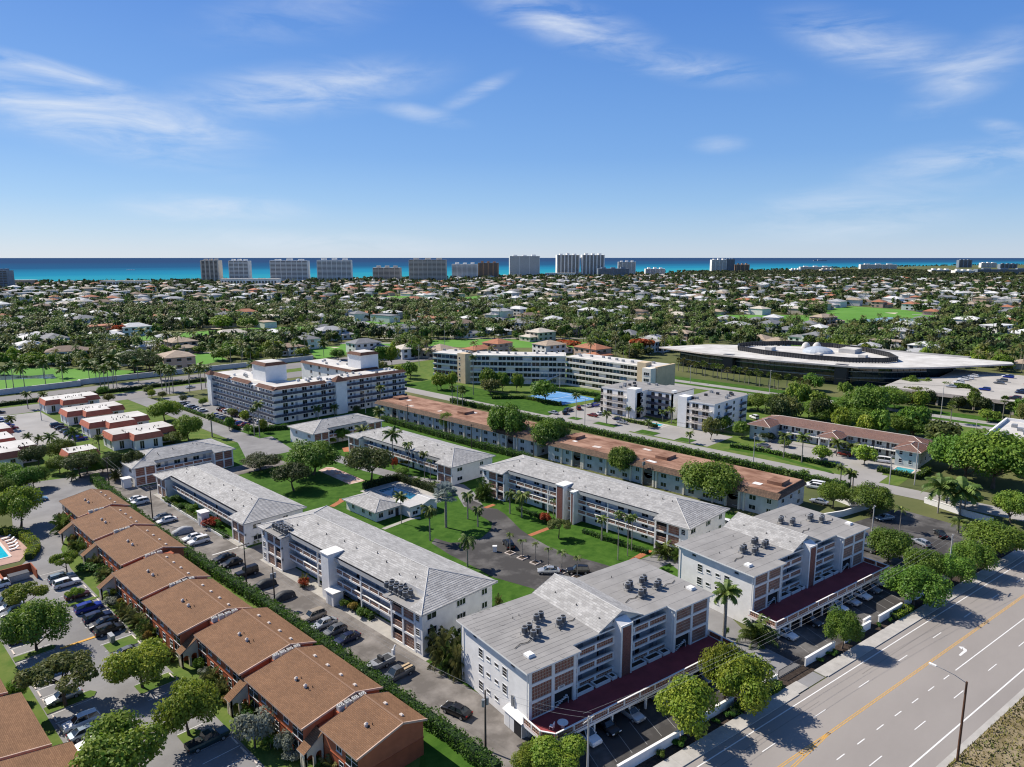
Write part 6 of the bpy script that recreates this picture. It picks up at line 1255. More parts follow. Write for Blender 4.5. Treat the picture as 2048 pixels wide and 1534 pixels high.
# ---- palms: picked
def P_(p, kind, label, group=None, trunk='straight', v=None): return palm(p[0], p[1], p[2], p[3], kind, label, group, trunk, v)
for p, kd, lb, tr in (((101.0, 135.9, 8.2, 2.4), 'royal', 'slender palm beside the clubhouse path', 'thin'), ((99.0, 122.4, 9.0, 2.4), 'droop', 'drooping palm on the oval lawn edge behind the three-storey roof', 'straight'), ((106.9, 125.9, 10.5, 3.5), 'silver', 'silver-blue fan palm on the oval lawn', 'thick'), ((114.4, 126.3, 7.5, 2.0), 'droop', 'palm with drooping fronds at the oval lawn tip', 'straight'), ((112.6, 120.7, 5.6, 1.8), 'droop', 'short palm at the edge of the oval lawn', 'straight'), ((95.6, 105.8, 7.3, 2.4), 'droop', 'palm between the three-storey roof and the courtyard lot', 'straight'),
    ((126.8, 93.9, 6.2, 1.8), 'royal', 'palm on the lawn below the brick-tower block', 'straight'), ((120.5, 84.8, 11.2, 1.5), 'royal', 'tallest thin palm on the lawn below the brick-tower block, yellow skirt', 'thin'), ((123.7, 84.5, 9.5, 1.5), 'royal', 'thin palm second in the lawn trio', 'thin'), ((126.7, 85.5, 8.7, 1.6), 'royal', 'thin palm third in the lawn trio, leaning', 'thin'),
    ((131.1, 112.4, 4.7, 1.1), 'small', 'small palm beside the brick stair tower, lawn side', 'thin'), ((131.4, 109.4, 4.2, 1.1), 'small', 'small palm directly before the brick stair tower', 'thin'), ((132.4, 108.4, 4.2, 1.1), 'small', 'small palm right of the brick panel', 'thin'),
    ((127.4, 174.9, 13.3, 4.1), 'coco', 'tall coconut palm before the long two-storey block', 'straight'), ((127.4, 166.9, 10.5, 1.9), 'droop', 'palm before the walkway of the coconut-palm block', 'thin'), ((127.7, 159.8, 8.7, 1.9), 'royal', 'thin palm by the walkway with pale trunk', 'thin'), ((127.0, 156.2, 7.1, 1.4), 'small', 'short palm before the end screens of the coconut-palm block', 'thin'), ((134.7, 201.5, 8.7, 4.3), 'coco', 'coconut palm beside the crosswise block corner', 'straight'), ((138.9, 199.3, 5.2, 2.7), 'coco', 'smaller coconut palm between the two others', 'thin'),
    ((122.4, 156.5, 2.7, 2.0), 'small', 'low palm outside the pool hedge', 'thin'), ((123.0, 149.8, 2.9, 2.0), 'small', 'low palm by the pool corner', 'thin'), ((124.8, 117.5, 7.3, 2.6), 'droop', 'full drooping palm before the brick-tower block end', 'straight'), ((124.5, 121.4, 6.6, 2.0), 'droop', 'reddish palm beside the full drooping one', 'straight'),
    ((106.2, 52.3, 10.7, 3.3), 'royal', 'tall royal palm between the two red-deck buildings', 'thick'),
    ((201.2, 42.8, 10.0, 5.4), 'royal', 'palm by the white street wall, taller of two', 'straight'), ((208.7, 42.6, 6.9, 4.1), 'royal', 'palm behind the taller one by the street wall', 'straight'), ((203.4, 38.4, 9.7, 5.5), 'royal', 'palm at the white wall bend', 'straight'), ((208.5, 38.4, 7.8, 4.0), 'royal', 'palm behind the one at the wall bend', 'straight'), ((181.7, 46.2, 6.3, 1.9), 'small', 'thin shabby palm in the corner car park', 'thin'), ((189.3, 35.7, 4.3, 2.9), 'small', 'bushy palm by the corner car park exit', 'straight')): P_(p, kd, lb, None, tr)
for p in ((106.9, 104.2, 4.8, 1.2), (106.9, 100.5, 4.6, 1.3), (107.0, 96.7, 4.9, 1.1), (107.3, 93.2, 4.7, 1.2), (107.6, 89.8, 5.0, 1.4), (107.9, 85.9, 4.8, 1.2)): P_(p, 'small', 'small palm in a square kerb bed of the courtyard lot', 'lot palms in kerb beds', 'thin')
for p, lb in (((127.6, 134.2, 7.9, 3.2), 'dense palm clump at the far end of the brick-tower block'), ((126.5, 135.2, 2.4, 1.3), 'low yellow palm clump beside the dense one'), ((67.6, 80.6, 9.0, 3.2), 'large olive palm clump between the three-storey block and red-deck building'), ((67.0, 76.5, 8.9, 1.7), 'olive palm clump against the numbered building wall'), ((69.0, 84.1, 6.3, 2.5), 'olive palm clump at the three-storey block corner'), ((67.3, 78.6, 6.6, 2.3), 'low leafy palm clump by the alley edge of the numbered building'), ((72.0, 81.7, 7.4, 2.1), 'tall olive palm clump behind the numbered building wall'), ((109.8, 48.1, 5.9, 3.7), 'golden palm clump under the second red deck corner'), ((150.8, 109.1, 0.0, 0.0), '') if False else ((128.9, 78.7, 5.1, 3.0), 'palm clump at the near end of the brick-tower block'), ((129.6, 75.3, 4.7, 2.3), 'palm clump beside the flat-roofed building corner'), ((86.2, 90.3, 3.2, 1.2), 'golden palm clump at the end screens of the three-storey block'), ((88.2, 89.0, 2.6, 1.0), 'second golden palm clump at the end screens'), ((69.9, 151.4, 4.5, 2.7), 'palm clump between the two alley blocks'), ((68.9, 216.3, 4.5, 2.1), 'palm clump before the crosswise block screens'), ((93.3, 217.6, 3.6, 2.4), 'palm clump at the courtyard end of the crosswise block'), ((63.8, 224.8, 4.6, 2.1), 'palm clump at the lot end of the crosswise block'),
    ((41.4, 189.5, 6.5, 3.1), 'palm clump beside the end townhouse'), ((40.6, 174.6, 4.1, 2.7), 'palm clump at the seventh townhouse porch'), ((40.4, 160.8, 3.2, 1.8), 'palm clump at the sixth townhouse'), ((38.5, 144.4, 3.3, 2.1), 'palm clump at the fifth townhouse front'), ((38.2, 129.8, 3.6, 2.9), 'palm clump at the fourth townhouse front'), ((38.7, 123.7, 3.5, 2.5), 'palm clump under the fourth townhouse eave'), ((38.0, 136.0, 2.3, 1.4), 'thin palm clump at the fourth townhouse'), ((39.2, 101.7, 4.4, 2.5), 'palm clump at the third townhouse wall'), ((41.9, 72.7, 2.7, 2.3), 'yellow-green palm clump at the short townhouse'), ((66.7, 122.5, 3.3, 1.3), 'small palm clump in the alley bed of the three-storey block')): P_(p, 'areca', lb)
for p, lb, v in (((37.4, 84.2, 4.8, 2.8), 'grey-green leafy bush before the second townhouse', 4), ((39.8, 79.9, 3.0, 1.5), 'pale silver bush before the second townhouse porch', 4), ((38.8, 82.5, 2.3, 1.2), 'dark green bush behind the pale one', 0), ((39.4, 97.4, 1.2, 1.8), 'green bush by the third townhouse porch', 1), ((39.0, 160.4, 1.9, 2.5), 'clipped green shrub by the sixth townhouse', 1), ((40.0, 155.4, 1.6, 1.6), 'shrub by the sixth townhouse corner', 1), ((66.6, 122.1, 1.7, 1.4), 'red-leaved shrub in the alley bed', 2), ((67.1, 108.9, 1.6, 1.0), 'green shrub in the alley flower bed', 0), ((67.6, 106.6, 1.6, 1.2), 'orange-red shrub in the alley flower bed', 3), ((67.5, 103.5, 1.5, 1.3), 'leafy green shrub at the flower bed end', 0), ((67.4, 190.9, 2.0, 2.1), 'shrub in the two-storey block bed, far end', 1), ((67.6, 183.7, 1.9, 1.7), 'shrub in the two-storey block bed, middle', 1), ((68.1, 180.1, 2.3, 1.8), 'shrub in the two-storey block bed by the box shed', 0), ((67.0, 166.4, 2.4, 2.3), 'red-flowered shrub beside the box shed', 2), ((68.1, 164.6, 2.2, 1.3), 'green shrub beside the red-flowered one', 1), ((127.7, 174.3, 3.3, 1.5), 'dark red shrub before the coconut-palm block', 2), ((132.8, 175.0, 1.5, 2.5), 'golden low shrub row before the coconut-palm block', 3), ((125.9, 111.0, 2.3, 1.7), 'dark red shrub by the brick stair tower', 2), ((107.3, 52.5, 1.9, 0.6), 'shrub by the driveway', 0), ((33.8, 110.4, 1.0, 0.9), 'small grey shrub by the lot path', 4)):
    tree(p[0], p[1], max(p[2], .7), max(p[3], .6), 'shrub', lb, None, v, 'shrub')
for p in ((146.7, 250.7, 6.3, 2.7), (156.0, 253.4, 5.0, 2.3), (157.9, 224.5, 7.9, 3.2), (175.4, 248.2, 11.5, 2.8)): P_(p, 'royal', 'feathery palm at the foot of the white balcony condominium', 'palms by the balcony condominium')
for p in ((117.2, 241.6, 13.7, 2.7), (117.1, 245.5, 10.8, 1.8), (105.2, 254.0, 9.2, 2.1), (105.4, 254.8, 9.0, 2.3), (277.4, 519.4, 0.0, 0.1) if False else (71.0, 360.7, 8.0, 2.6), (78.5, 367.4, 5.9, 2.8), (57.0, 320.2, 5.7, 2.7), (70.6, 263.1, 6.1, 2.3)): P_(p, 'royal', 'tall palm along the streets by the mansard townhouses', 'street palms west')
for p in ((66.4, 273.9, 7.5, 4.0), (60.4, 282.4, 5.0, 3.4), (58.0, 287.1, 3.8, 2.5), (56.2, 293.5, 3.8, 2.3), (54.2, 232.2, 3.2, 2.2), (83.7, 324.5, 3.4, 3.4)): P_(p, 'coco', 'palm among the mansard townhouse gardens', 'palms in the mansard gardens', 'bend')
for p in ((226.8, 245.5, 19.5, 2.7), (206.0, 236.9, 8.7, 2.2), (205.5, 229.5, 7.7, 2.1), (242.5, 195.3, 5.7, 2.7), (312.0, 225.1, 5.6, 2.8), (270.0, 179.0, 5.9, 3.5), (238.9, 159.0, 5.3, 2.1), (237.5, 163.9, 4.8, 1.8), (241.3, 150.1, 5.2, 2.1), (239.9, 145.2, 7.1, 2.3), (222.2, 163.5, 5.6, 2.5), (228.3, 148.1, 3.5, 2.2)): P_(p, 'royal', 'palm around the white condominiums and tennis court', 'palms by the white condominiums')
for p in ((218.7, 124.8, 4.6, 2.1), (223.6, 93.0, 8.9, 2.6), (222.5, 86.6, 9.9, 2.9), (271.7, 114.4, 2.2, 1.9), (251.5, 94.6, 4.7, 2.1), (237.9, 81.4, 6.2, 3.0), (241.2, 77.9, 5.0, 3.0), (264.6, 88.5, 1.4, 2.2), (258.1, 73.6, 3.2, 2.8), (205.4, 68.6, 6.8, 2.0), (207.4, 66.5, 5.4, 2.3), (207.9, 66.0, 4.9, 1.7), (214.4, 45.8, 6.7, 3.5), (222.0, 42.3, 4.7, 3.6), (272.6, 62.1, 5.2, 3.3), (202.7, 82.3, 3.1, 1.9) , (206.8, 79.4, 2.8, 1.9)): P_(p, 'royal', 'palm about the rose-tiled block and pale street', 'palms by the rose-tiled block')
for k in range(24):
    a, c = Vector((357.4, 213.7)), Vector((339.1, 132.6)); q = a.lerp(c, (k + .2 * RNG.random()) / 23); palm(q.x + RNG.uniform(-2, 2), q.y, RNG.uniform(6.2, 8), RNG.uniform(2.0, 2.5), 'fan', 'fan palm in the long row before the glass mall', 'fan palm row by the mall', v=RNG.randrange(2))
for p in ((318.0, 66.7, 8.5, 2.4), (340.0, 53.2, 9.4, 2.2), (342.0, 51.1, 6.8, 2.7), (345.1, 47.9, 6.0, 2.7), (370.0, 69.6, 6.3, 2.9), (353.5, 80.8, 5.0, 2.4)): P_(p, 'fan', 'fan palm along the boulevard by the raised car park', 'boulevard fan palms')
# royal palms along the avenue and the golf edge
for p in ((104.2, 441.5, 6.9, 4.2), (98.3, 454.0, 9.5, 5.1), (110.8, 417.5, 12.7, 5.8), (119.9, 408.2, 16.3, 6.4), (128.7, 399.1, 13.2, 4.9), (116.2, 412.0, 7.3, 2.9), (113.3, 415.0, 7.3, 2.6), (164.3, 430.0, 8.2, 5.0), (142.7, 392.3, 7.4, 4.6), (138.9, 396.2, 7.4, 4.1), (155.5, 387.0, 8.9, 5.1), (159.6, 386.7, 8.0, 4.1), (153.1, 393.4, 6.1, 3.6), (177.7, 368.0, 9.9, 5.0), (192.0, 452.8, 11.0, 5.4), (214.8, 490.0, 13.8, 7.1), (247.7, 412.5, 11.3, 4.9), (259.7, 516.7, 11.9, 5.6), (181.3, 499.0, 16.2, 5.1), (180.2, 512.8, 10.6, 5.3), (187.4, 545.9, 12.5, 5.6), (194.1, 584.4, 11.9, 5.2), (249.4, 454.3, 18.0, 5.6), (282.4, 485.3, 14.4, 5.4), (221.8, 422.1, 11.0, 5.8), (192.1, 401.3, 13.2, 4.9), (89.5, 463.1, 6.7, 4.6), (84.2, 476.8, 4.8, 4.1)): P_(p, 'royal', 'tall royal palm near the golf course and avenue', 'royal palms by the golf course')
for k, (p, h) in enumerate((((108.2, 390.5), 13), ((106.8, 378.5), 14), ((110.5, 385.8), 12), ((111.6, 382.4), 15), ((113.9, 384.6), 13), ((128.3, 365.1), 14), ((128.6, 360.4), 14), ((126.2, 349.8), 13), ((128.6, 351.7), 14), ((135.3, 349.0), 13), ((141.9, 351.2), 13), ((146.0, 356.1), 12), ((99.0, 419.1), 13), ((91.8, 421.7), 14), ((82.6, 421.6), 13), ((74.2, 416.5), 13), ((77.3, 417.7), 14))): palm(p[0], p[1], h, 3.4, 'royal', 'tall royal palm near the golf course and avenue', 'royal palms by the golf course')

for k in range(16):
    x, y = RNG.uniform(263, 310), RNG.uniform(60, 128); tree(x, y, RNG.uniform(7, 11), RNG.uniform(3.6, 6), 'mid', 'broad green tree in the grove behind the rose-tiled block', 'grove behind the rose-tiled block')
for k in range(22):
    x, y = RNG.uniform(334, 349), RNG.uniform(15, 120); tree(x, y, RNG.uniform(5, 9), RNG.uniform(2.6, 4.6), 'mid', 'tree along the frontage of the glass mall', 'trees before the mall')
for k in range(12):
    x, y = RNG.uniform(218, 236), RNG.uniform(234, 345); tree(x, y, RNG.uniform(5, 9), RNG.uniform(2.6, 4.6), 'mid', 'tree on the verge between the balcony condominium and the cream building', 'verge trees by the cream building')
for k in range(14):
    x, y = RNG.uniform(24, 72), RNG.uniform(216, 244); tree(x, y, RNG.uniform(5, 8.5), RNG.uniform(2.8, 4.6), 'dark' if k % 2 else 'broad', 'leafy tree in the thicket behind the end of the townhouse lot', 'thicket behind the townhouse lot') if not (44 < x < 60 and y < 232) else None

for k, q in enumerate(TH):      # foundation planting along the townhouse fronts
    n = 7 if q[3] - q[2] > 10 else 3
    for i in range(n):
        y = q[2] + .8 + (q[3] - q[2] - 1.6) * (i + RNG.uniform(.1, .9)) / n; x = q[0] - RNG.uniform(.3, 1.5)
        if RNG.random() < .4: palm(x, y, RNG.uniform(2.6, 4.6), RNG.uniform(1.3, 2.1), 'areca', 'feathery palm clump at the foot of a terracotta townhouse wall', 'foundation palms at the townhouses', v=RNG.randrange(2))
        else: tree(x, y, RNG.uniform(1.0, 2.2), RNG.uniform(.7, 1.4), 'shrub', 'leafy shrub at the foot of a terracotta townhouse wall', 'foundation shrubs at the townhouses', RNG.choice([0, 1, 1, 3, 4]), 'shrub')
hedge('mixed shrub bed along the walkway of the two-storey alley block, box-shed side', [(66.9, 172.2), (66.9, 196)], 1.2, .9, leaf_g, seed=31); hedge('mixed shrub bed between box shed and end screens of the two-storey alley block', [(66.9, 157.5), (66.9, 168)], 1.2, .8, leaf_h, seed=32)
hedge('shrub bed in the recess of the three-storey block nearest the stair tower', [(68.4, 101.5), (68.4, 109.5)], 1.3, 1.0, leaf_g, seed=33); hedge('dark shrub bed along the brick-tower block end by the flat-roofed building', [(130, 71.6), (145, 71.8)], 1.4, 1.2, leaf_d, seed=34)
for i in range(26):
    u = RNG.choice([RNG.uniform(58, 91), RNG.uniform(101, 150)]); x, y = RW(u, RNG.uniform(55.8, 56.4)); tree(x, y, RNG.uniform(.5, .9), RNG.uniform(.5, .9), 'shrub', 'low shrub in the mulch strip before the white street wall', 'mulch strip shrubs', RNG.choice([0, 1, 1]), 'shrub', z=0)
wl = thing('planter_wall', 'low white planter wall along the two-storey alley block bed', 'planter'); obj('wall_panel', MB().box(66.1, 158, 0, 66.25, 166.5, .55), wl, mats=[white2]); obj('wall_panel', MB().box(66.1, 172, 0, 66.25, 196.5, .55), wl, mats=[white2])
# ================================================================== vehicles
def paint(name, c, metal=.25): return mat('car_paint_' + name, c, .28, metal=metal, spec=.6)
CP = {'white': paint('white', (.72, .72, .72), 0), 'silver': paint('silver', (.48, .49, .50), .5), 'grey': paint('grey', (.16, .165, .17), .4), 'black': paint('black', (.012, .012, .014), .1), 'blue': paint('blue', (.008, .028, .26)), 'navy': paint('navy', (.012, .02, .06)), 'skyblue': paint('skyblue', (.17, .36, .58), .1), 'red': paint('red', (.22, .03, .02)), 'tan': paint('tan', (.38, .32, .25)), 'teal': paint('teal', (.02, .05, .055)), 'steel': paint('steel', (.22, .28, .34), .4), 'maroon': paint('maroon', (.07, .02, .02))}
car_glass = mat('car_glass', (.02, .028, .032), .05, spec=.9); tyre = mat('tyre', (.018, .018, .018), .8); rim = mat('rim', (.4, .4, .41), .35, metal=.6); lamp_w = mat('headlight', (.75, .75, .72), .2); lamp_r = mat('taillight', (.30, .015, .012), .3); cover_g = mat('car_cover_grey', (.34, .35, .37), .8, .12, 2, bump=.5, bscale=3); cover_d = mat('car_cover_dark', (.035, .037, .042), .6, .3, 2, bump=.5, bscale=3)
STY = {  # lower-body top heights along x, cabin stations (x, z, half width top)
 'sedan': dict(L=4.7, W=1.82, low=[(-2.35, .62), (-2.25, .88), (-1.6, .98), (.9, .94), (1.6, .86), (2.2, .72), (2.35, .55)], cab=[(-1.75, .97, .80), (-1.05, 1.38, .60), (.0, 1.45, .62), (.45, 1.38, .61), (1.05, .93, .78)]),
 'suv': dict(L=4.7, W=1.9, low=[(-2.35, .62), (-2.3, 1.0), (-1.8, 1.06), (.9, 1.04), (1.5, 1.0), (2.2, .9), (2.35, .6)], cab=[(-2.25, 1.05, .82), (-1.95, 1.62, .66), (-.3, 1.72, .68), (.45, 1.66, .67), (1.05, 1.04, .80)]),
 'hatch': dict(L=4.2, W=1.78, low=[(-2.1, .6), (-2.05, .95), (-1.5, .98), (.8, .95), (1.4, .88), (1.95, .74), (2.1, .55)], cab=[(-2.0, .98, .78), (-1.5, 1.42, .60), (-.2, 1.50, .62), (.35, 1.42, .61), (1.0, .95, .76)]),
 'van': dict(L=5.2, W=1.98, low=[(-2.6, .6), (-2.58, 1.15), (-2.0, 1.15), (1.4, 1.12), (1.9, 1.05), (2.5, .92), (2.6, .6)], cab=[(-2.55, 1.14, .9), (-2.45, 1.98, .78), (-.3, 2.05, .80), (1.0, 1.95, .78), (1.75, 1.10, .86)]),
 'offroad': dict(L=4.5, W=1.88, low=[(-2.25, .7), (-2.24, 1.12), (-1.6, 1.12), (.7, 1.12), (1.0, 1.10), (2.2, 1.06), (2.25, .75)], cab=[(-2.2, 1.12, .84), (-2.15, 1.80, .80), (-.3, 1.84, .80), (.35, 1.80, .80), (.62, 1.12, .84)]),
 'pickup': dict(L=5.6, W=1.98, low=[(-2.8, .7), (-2.79, 1.06), (-.75, 1.06), (.9, 1.10), (1.3, 1.08), (2.7, .98), (2.8, .7)], cab=[(-.75, 1.08, .84), (-.55, 1.76, .70), (.3, 1.84, .72), (.75, 1.78, .71), (1.35, 1.08, .84)])}
def car_meshes(st):
    s = STY[st]; hw = s['W'] / 2; b = MB(); rings = []
    for x, z in s['low']:
        e = .90 if abs(x) > s['L'] * .47 else (.97 if abs(x) > s['L'] * .42 else 1.0); w = hw * e; zb = .28 if abs(x) < s['L'] * .46 else .36
        rings.append([(x, -w * .94, zb), (x, -w, zb + .18), (x, -w, z * .72), (x, -w * .93, z - .03), (x, -w * .7, z + .01), (x, w * .7, z + .01), (x, w * .93, z - .03), (x, w, z * .72), (x, w, zb + .18), (x, w * .94, zb)])
    def loft(mb, rings, m, closed=True, skip=()):
        n = len(rings[0]); i0 = len(mb.v)
        for r in rings: mb.v += r
        for k in range(len(rings) - 1):
            for j in range(n if closed else n - 1):
                if j in skip: continue
                a = i0 + k * n + j; c = i0 + k * n + (j + 1) % n; mb.f.append((a, a + n, c + n, c)[::-1] if False else (a, c, c + n, a + n)); mb.m.append(m(k, j) if callable(m) else m)
        mb.f.append(tuple(i0 + j for j in range(n))[::-1]); mb.m.append(m(0, -1) if callable(m) else m); mb.f.append(tuple(i0 + (len(rings) - 1) * n + j for j in range(n))); mb.m.append(m(9, -1) if callable(m) else m)
    loft(b, rings, 0)
    if st == 'pickup':      # open load bed: dark floor sheet inset between the sides
        b.box(-2.65, -hw * .72, 1.06, -.85, hw * .72, 1.085, 1)
    cab = s['cab']; x0, x1 = cab[1][0], cab[-2][0]
    roof = [[(x, -w * .92, z - .02), (x, -w * .5, z + .035), (x, w * .5, z + .035), (x, w * .92, z - .02)] for x, z, w in cab[1:-1]]
    for k in range(len(roof) - 1):
        for j in range(3): b.quad(roof[k][j], roof[k + 1][j], roof[k + 1][j + 1], roof[k][j + 1], 0)
    for sg in (-1, 1):      # pillars
        for (xa, za, wa), (xb, zb, wb) in ((cab[0], cab[1]), (cab[-1], cab[-2])): b.cone((xa, sg * wa * .98, za), (xb, sg * wb * .95, zb), .045, .035, 4, 0)
        xm = (x0 + x1) / 2; b.cone((xm, sg * hw * .92, .95), (xm, sg * cab[2][2] * .95, cab[2][1] - .03), .04, .035, 4, 0)
        b.box(cab[-1][0] - .25, sg * hw * .98 - (0 if sg > 0 else .16), .95, cab[-1][0] - .08, sg * hw * .98 + (.16 if sg > 0 else 0), 1.06, 0)
    g = MB(); gr = [[(x, -hw * .90, .80), (x, -max(w, .5) * .955, z - .035), (x, max(w, .5) * .955, z - .035), (x, hw * .90, .80)] for x, z, w in cab]
    gr[0] = [(cab[0][0], -hw * .9, .80), (cab[0][0], -cab[0][2], cab[0][1] - .01), (cab[0][0], cab[0][2], cab[0][1] - .01), (cab[0][0], hw * .9, .80)]; gr[-1] = [(cab[-1][0], -hw * .9, .80), (cab[-1][0], -cab[-1][2], cab[-1][1] - .01), (cab[-1][0], cab[-1][2], cab[-1][1] - .01), (cab[-1][0], hw * .9, .80)]
    loft(g, gr, 0, closed=False)
    return b, g.mesh('cabin_glass', [car_glass])
wm = MB().cone((0, -.11, 0), (0, .11, 0), .33, .33, 18, 0).cone((0, .112, 0), (0, .125, 0), .22, .20, 14, 1).cone((0, -.112, 0), (0, -.125, 0), .22, .20, 14, 1).mesh('wheel', [tyre, rim])
hl = MB().box(-.05, -.2, -.07, .03, .2, .07).mesh('headlight', [lamp_w]); tl = MB().box(-.03, -.17, -.09, .05, .17, .09).mesh('taillight', [lamp_r])
CB = {}
def car(x, y, ang, st, col, label, group=None, z=-.01, full=True):
    k = (st, col)
    if st not in CB: CB[st] = car_meshes(st)
    if k not in CB: CB[k] = CB[st][0].mesh('body', [CP[col], tyre])
    t = thing('parked_car', label, {'pickup': 'pickup truck', 'van': 'van'}.get(st, 'car'), (x, y, z), R(ang), group); s = STY[st]; L, W = s['L'], s['W']
    obj('body', CB[k], t); obj('cabin_glass', CB[st][1], t)
    if full:
        for sx in (L * .31, -L * .31):
            for sy in (-W / 2 + .08, W / 2 - .08): obj('wheel', wm, t, (sx, sy, .33))
        for sy in (-W * .36, W * .36): obj('headlight', hl, t, (L / 2 - .03, sy, .66)); obj('taillight', tl, t, (-L / 2 + .02, sy, .76))
    return t
def covered(x, y, ang, m, label, s=1.0):
    t = thing('covered_car', label, 'covered car', (x, y, -.01), R(ang)); b = MB(); R_ = []
    for xx, w, h in ((-2.35, .7, .5), (-2.2, .88, .95), (-1.3, .93, 1.3), (-.3, .93, 1.5), (.6, .93, 1.38), (1.4, .92, 1.02), (2.2, .85, .85), (2.4, .65, .4)):
        R_.append([(xx, -w * 1.04, 0), (xx, -w, h * .6), (xx, -w * .72, h * .93), (xx, 0, h), (xx, w * .72, h * .93), (xx, w, h * .6), (xx, w * 1.04, 0)])
    i0 = 0
    for r in R_: b.v += r
    n = 7
    for k in range(len(R_) - 1):
        for j in range(n - 1): b.f.append((k * n + j, k * n + j + 1, (k + 1) * n + j + 1, (k + 1) * n + j)); b.m.append(0)
    b.f.append(tuple(range(n))[::-1]); b.m.append(0); b.f.append(tuple((len(R_) - 1) * n + j for j in range(n))); b.m.append(0)
    obj('cover', b, t, mats=[m], smooth=True, scale=s)
    for sx in (1.45, -1.45):
        for sy in (-.84, .84): obj('wheel', wm, t, (sx, sy, .3), 0, .85)
# townhouse lot, kerb-side row (nose to the townhouses)
for y, st, c, lb in ((160.0, 'suv', 'steel', 'blue-grey crossover parked beyond the white one by the umbrella tree'), (156.6, 'suv', 'white', 'pearl white crossover parked under the umbrella tree'), (149.4, 'hatch', 'maroon', 'dark red hatchback behind a thin young tree'), (142.2, 'suv', 'blue', 'vivid blue SUV in the townhouse lot'), (137.0, 'suv', 'navy', 'navy SUV next to the black pair in the townhouse lot'), (134.2, 'sedan', 'black', 'black sedan between navy SUV and black SUV'), (130.8, 'suv', 'black', 'glossy black SUV beside the mailbox island'), (120.8, 'sedan', 'grey', 'dark grey sedan alone by the lime tree')): car(33.7, y, 0 if y != 134.2 else 180, st, c, lb)
car(33.4, 89.6, 0, 'pickup', 'teal', 'dark teal-black pickup truck in the townhouse lot')
for y, st, c, lb, a in ((124.6, 'offroad', 'skyblue', 'pale blue boxy off-road vehicle in the townhouse lot', 180), (114.6, 'sedan', 'silver', 'silver sedan under the open umbrella tree', 180), (106.0, 'suv', 'white', 'white crossover by the terracotta townhouse lawn', 180), (103.2, 'sedan', 'steel', 'slate blue sedan between white crossover and silver sedan', 0), (100.2, 'sedan', 'silver', 'silver-beige sedan half under the large lime tree', 180), (96.9, 'hatch', 'white', 'white car mostly hidden under the large lime tree', 180), (138.6, 'sedan', 'grey', 'grey sedan in tree shade behind the dense green tree', 180), (149.8, 'suv', 'grey', 'grey crossover parked at the frame edge', 180), (153.0, 'sedan', 'silver', 'silver sedan next to the small umbrella tree', 180), (156.2, 'suv', 'steel', 'slate crossover behind the silver sedan at the frame edge', 180), (165.2, 'suv', 'white', 'white SUV at the frame edge by the dumpster walls', 180)): car(22.6 + (1 if y > 145 else 0), y, a, st, c, lb)
for y, c, st, lb in ((203.5, 'silver', 'sedan', 'silver car at the lot end, farthest from the townhouses'), (206.3, 'silver', 'suv', 'second silver car at the lot end by the black ones'), (209.0, 'black', 'suv', 'black SUV at the lot end'), (200.3, 'white', 'sedan', 'white sedan at the end townhouse gable'), (216, 'skyblue', 'hatch', 'light blue hatchback among the dark trees')): car(52.5 if y < 213 else 43, y + 3, 0, st, c, lb)
# alley row
for y, st, c, lb in ((200.4, 'sedan', 'white', 'white sedan, first of two by the crosswise block alley end'), (197.0, 'suv', 'white', 'white crossover, second of two by the crosswise block alley end'), (181.4, 'sedan', 'grey', 'dark grey sedan by the utility pole in the alley'), (178.2, 'sedan', 'white', 'white sedan beside the light grey covered car'), (162.4, 'sedan', 'white', 'white sedan of the alley pair before the stop line'), (159.2, 'suv', 'white', 'white SUV of the alley pair before the stop line'), (146.0, 'sedan', 'black', 'black sedan past the stop line, first of two'), (142.2, 'hatch', 'black', 'black hatchback past the stop line, second of two'), (135.4, 'offroad', 'black', 'black boxy off-roader in the alley'), (109.4, 'suv', 'tan', 'tan SUV backed into the hedge'), (105.6, 'sedan', 'silver', 'silver sedan in the alley next to the tan SUV'), (102.2, 'hatch', 'grey', 'small grey hatchback in the alley by the hedge'), (98.4, 'sedan', 'navy', 'navy sedan at the end of the alley row'), (70.2, 'sedan', 'black', 'black car at the hedge beside the numbered building')): car(61.0, y, 180 if y != 70.2 else 100, st, c, lb)
covered(61.0, 168.4, 180, cover_g, 'car under a light grey cover in the alley'); covered(61.0, 127.8, 180, cover_d, 'car under a dark striped cover, nearer the stop line'); covered(61.0, 120.4, 180, cover_d, 'car under a black cover by the transformer pole')
car(60.6, 83.6, 180, 'pickup', 'grey', 'grey pickup with timber planks in its bed, in the alley'); 
pk = thing('timber_load', 'two pale timber planks on the grey pickup', 'timber', (60.6, 83.6, 1.08), math.pi)
for q in (-.4, .4): obj('plank', MB().box(-2.6, q - .22, 0, -.9, q + .22, .1), pk, mats=[mat('timber', (.45, .33, .2), .8, .2, 3)])
bt = thing('boat_trailer', 'grey motorboat with raised outboard on a trailer in the alley', 'boat', (60.4, 88.0, 0), math.pi)
h_ = MB(); h_.prism([(-2.4, -.95), (1.2, -.95), (2.4, -.25), (2.4, .25), (1.2, .95), (-2.4, .95)], .55, 1.15, 0); obj('hull', h_, bt, mats=[metal_grey]); obj('cockpit', MB().box(-2.0, -.7, 1.151, .8, .7, 1.17).box(-.4, -.6, 1.17, .1, .6, 1.8), bt, mats=[cover_d]); obj('outboard', MB().box(-2.9, -.2, .9, -2.4, .2, 1.9).cone((-2.7, 0, 1.9), (-3.1, 0, 2.5), .12, .2, 6), bt, mats=[white2]); obj('trailer', MB().box(-2.2, -.9, .3, 2.9, -.8, .42).box(-2.2, .8, .3, 2.9, .9, .42).box(2.2, -.8, .3, 2.4, .8, .42), bt, mats=[metal_grey])
for s in (-1, 1): obj('wheel', wm, bt, (-.6, s * .98, .33))
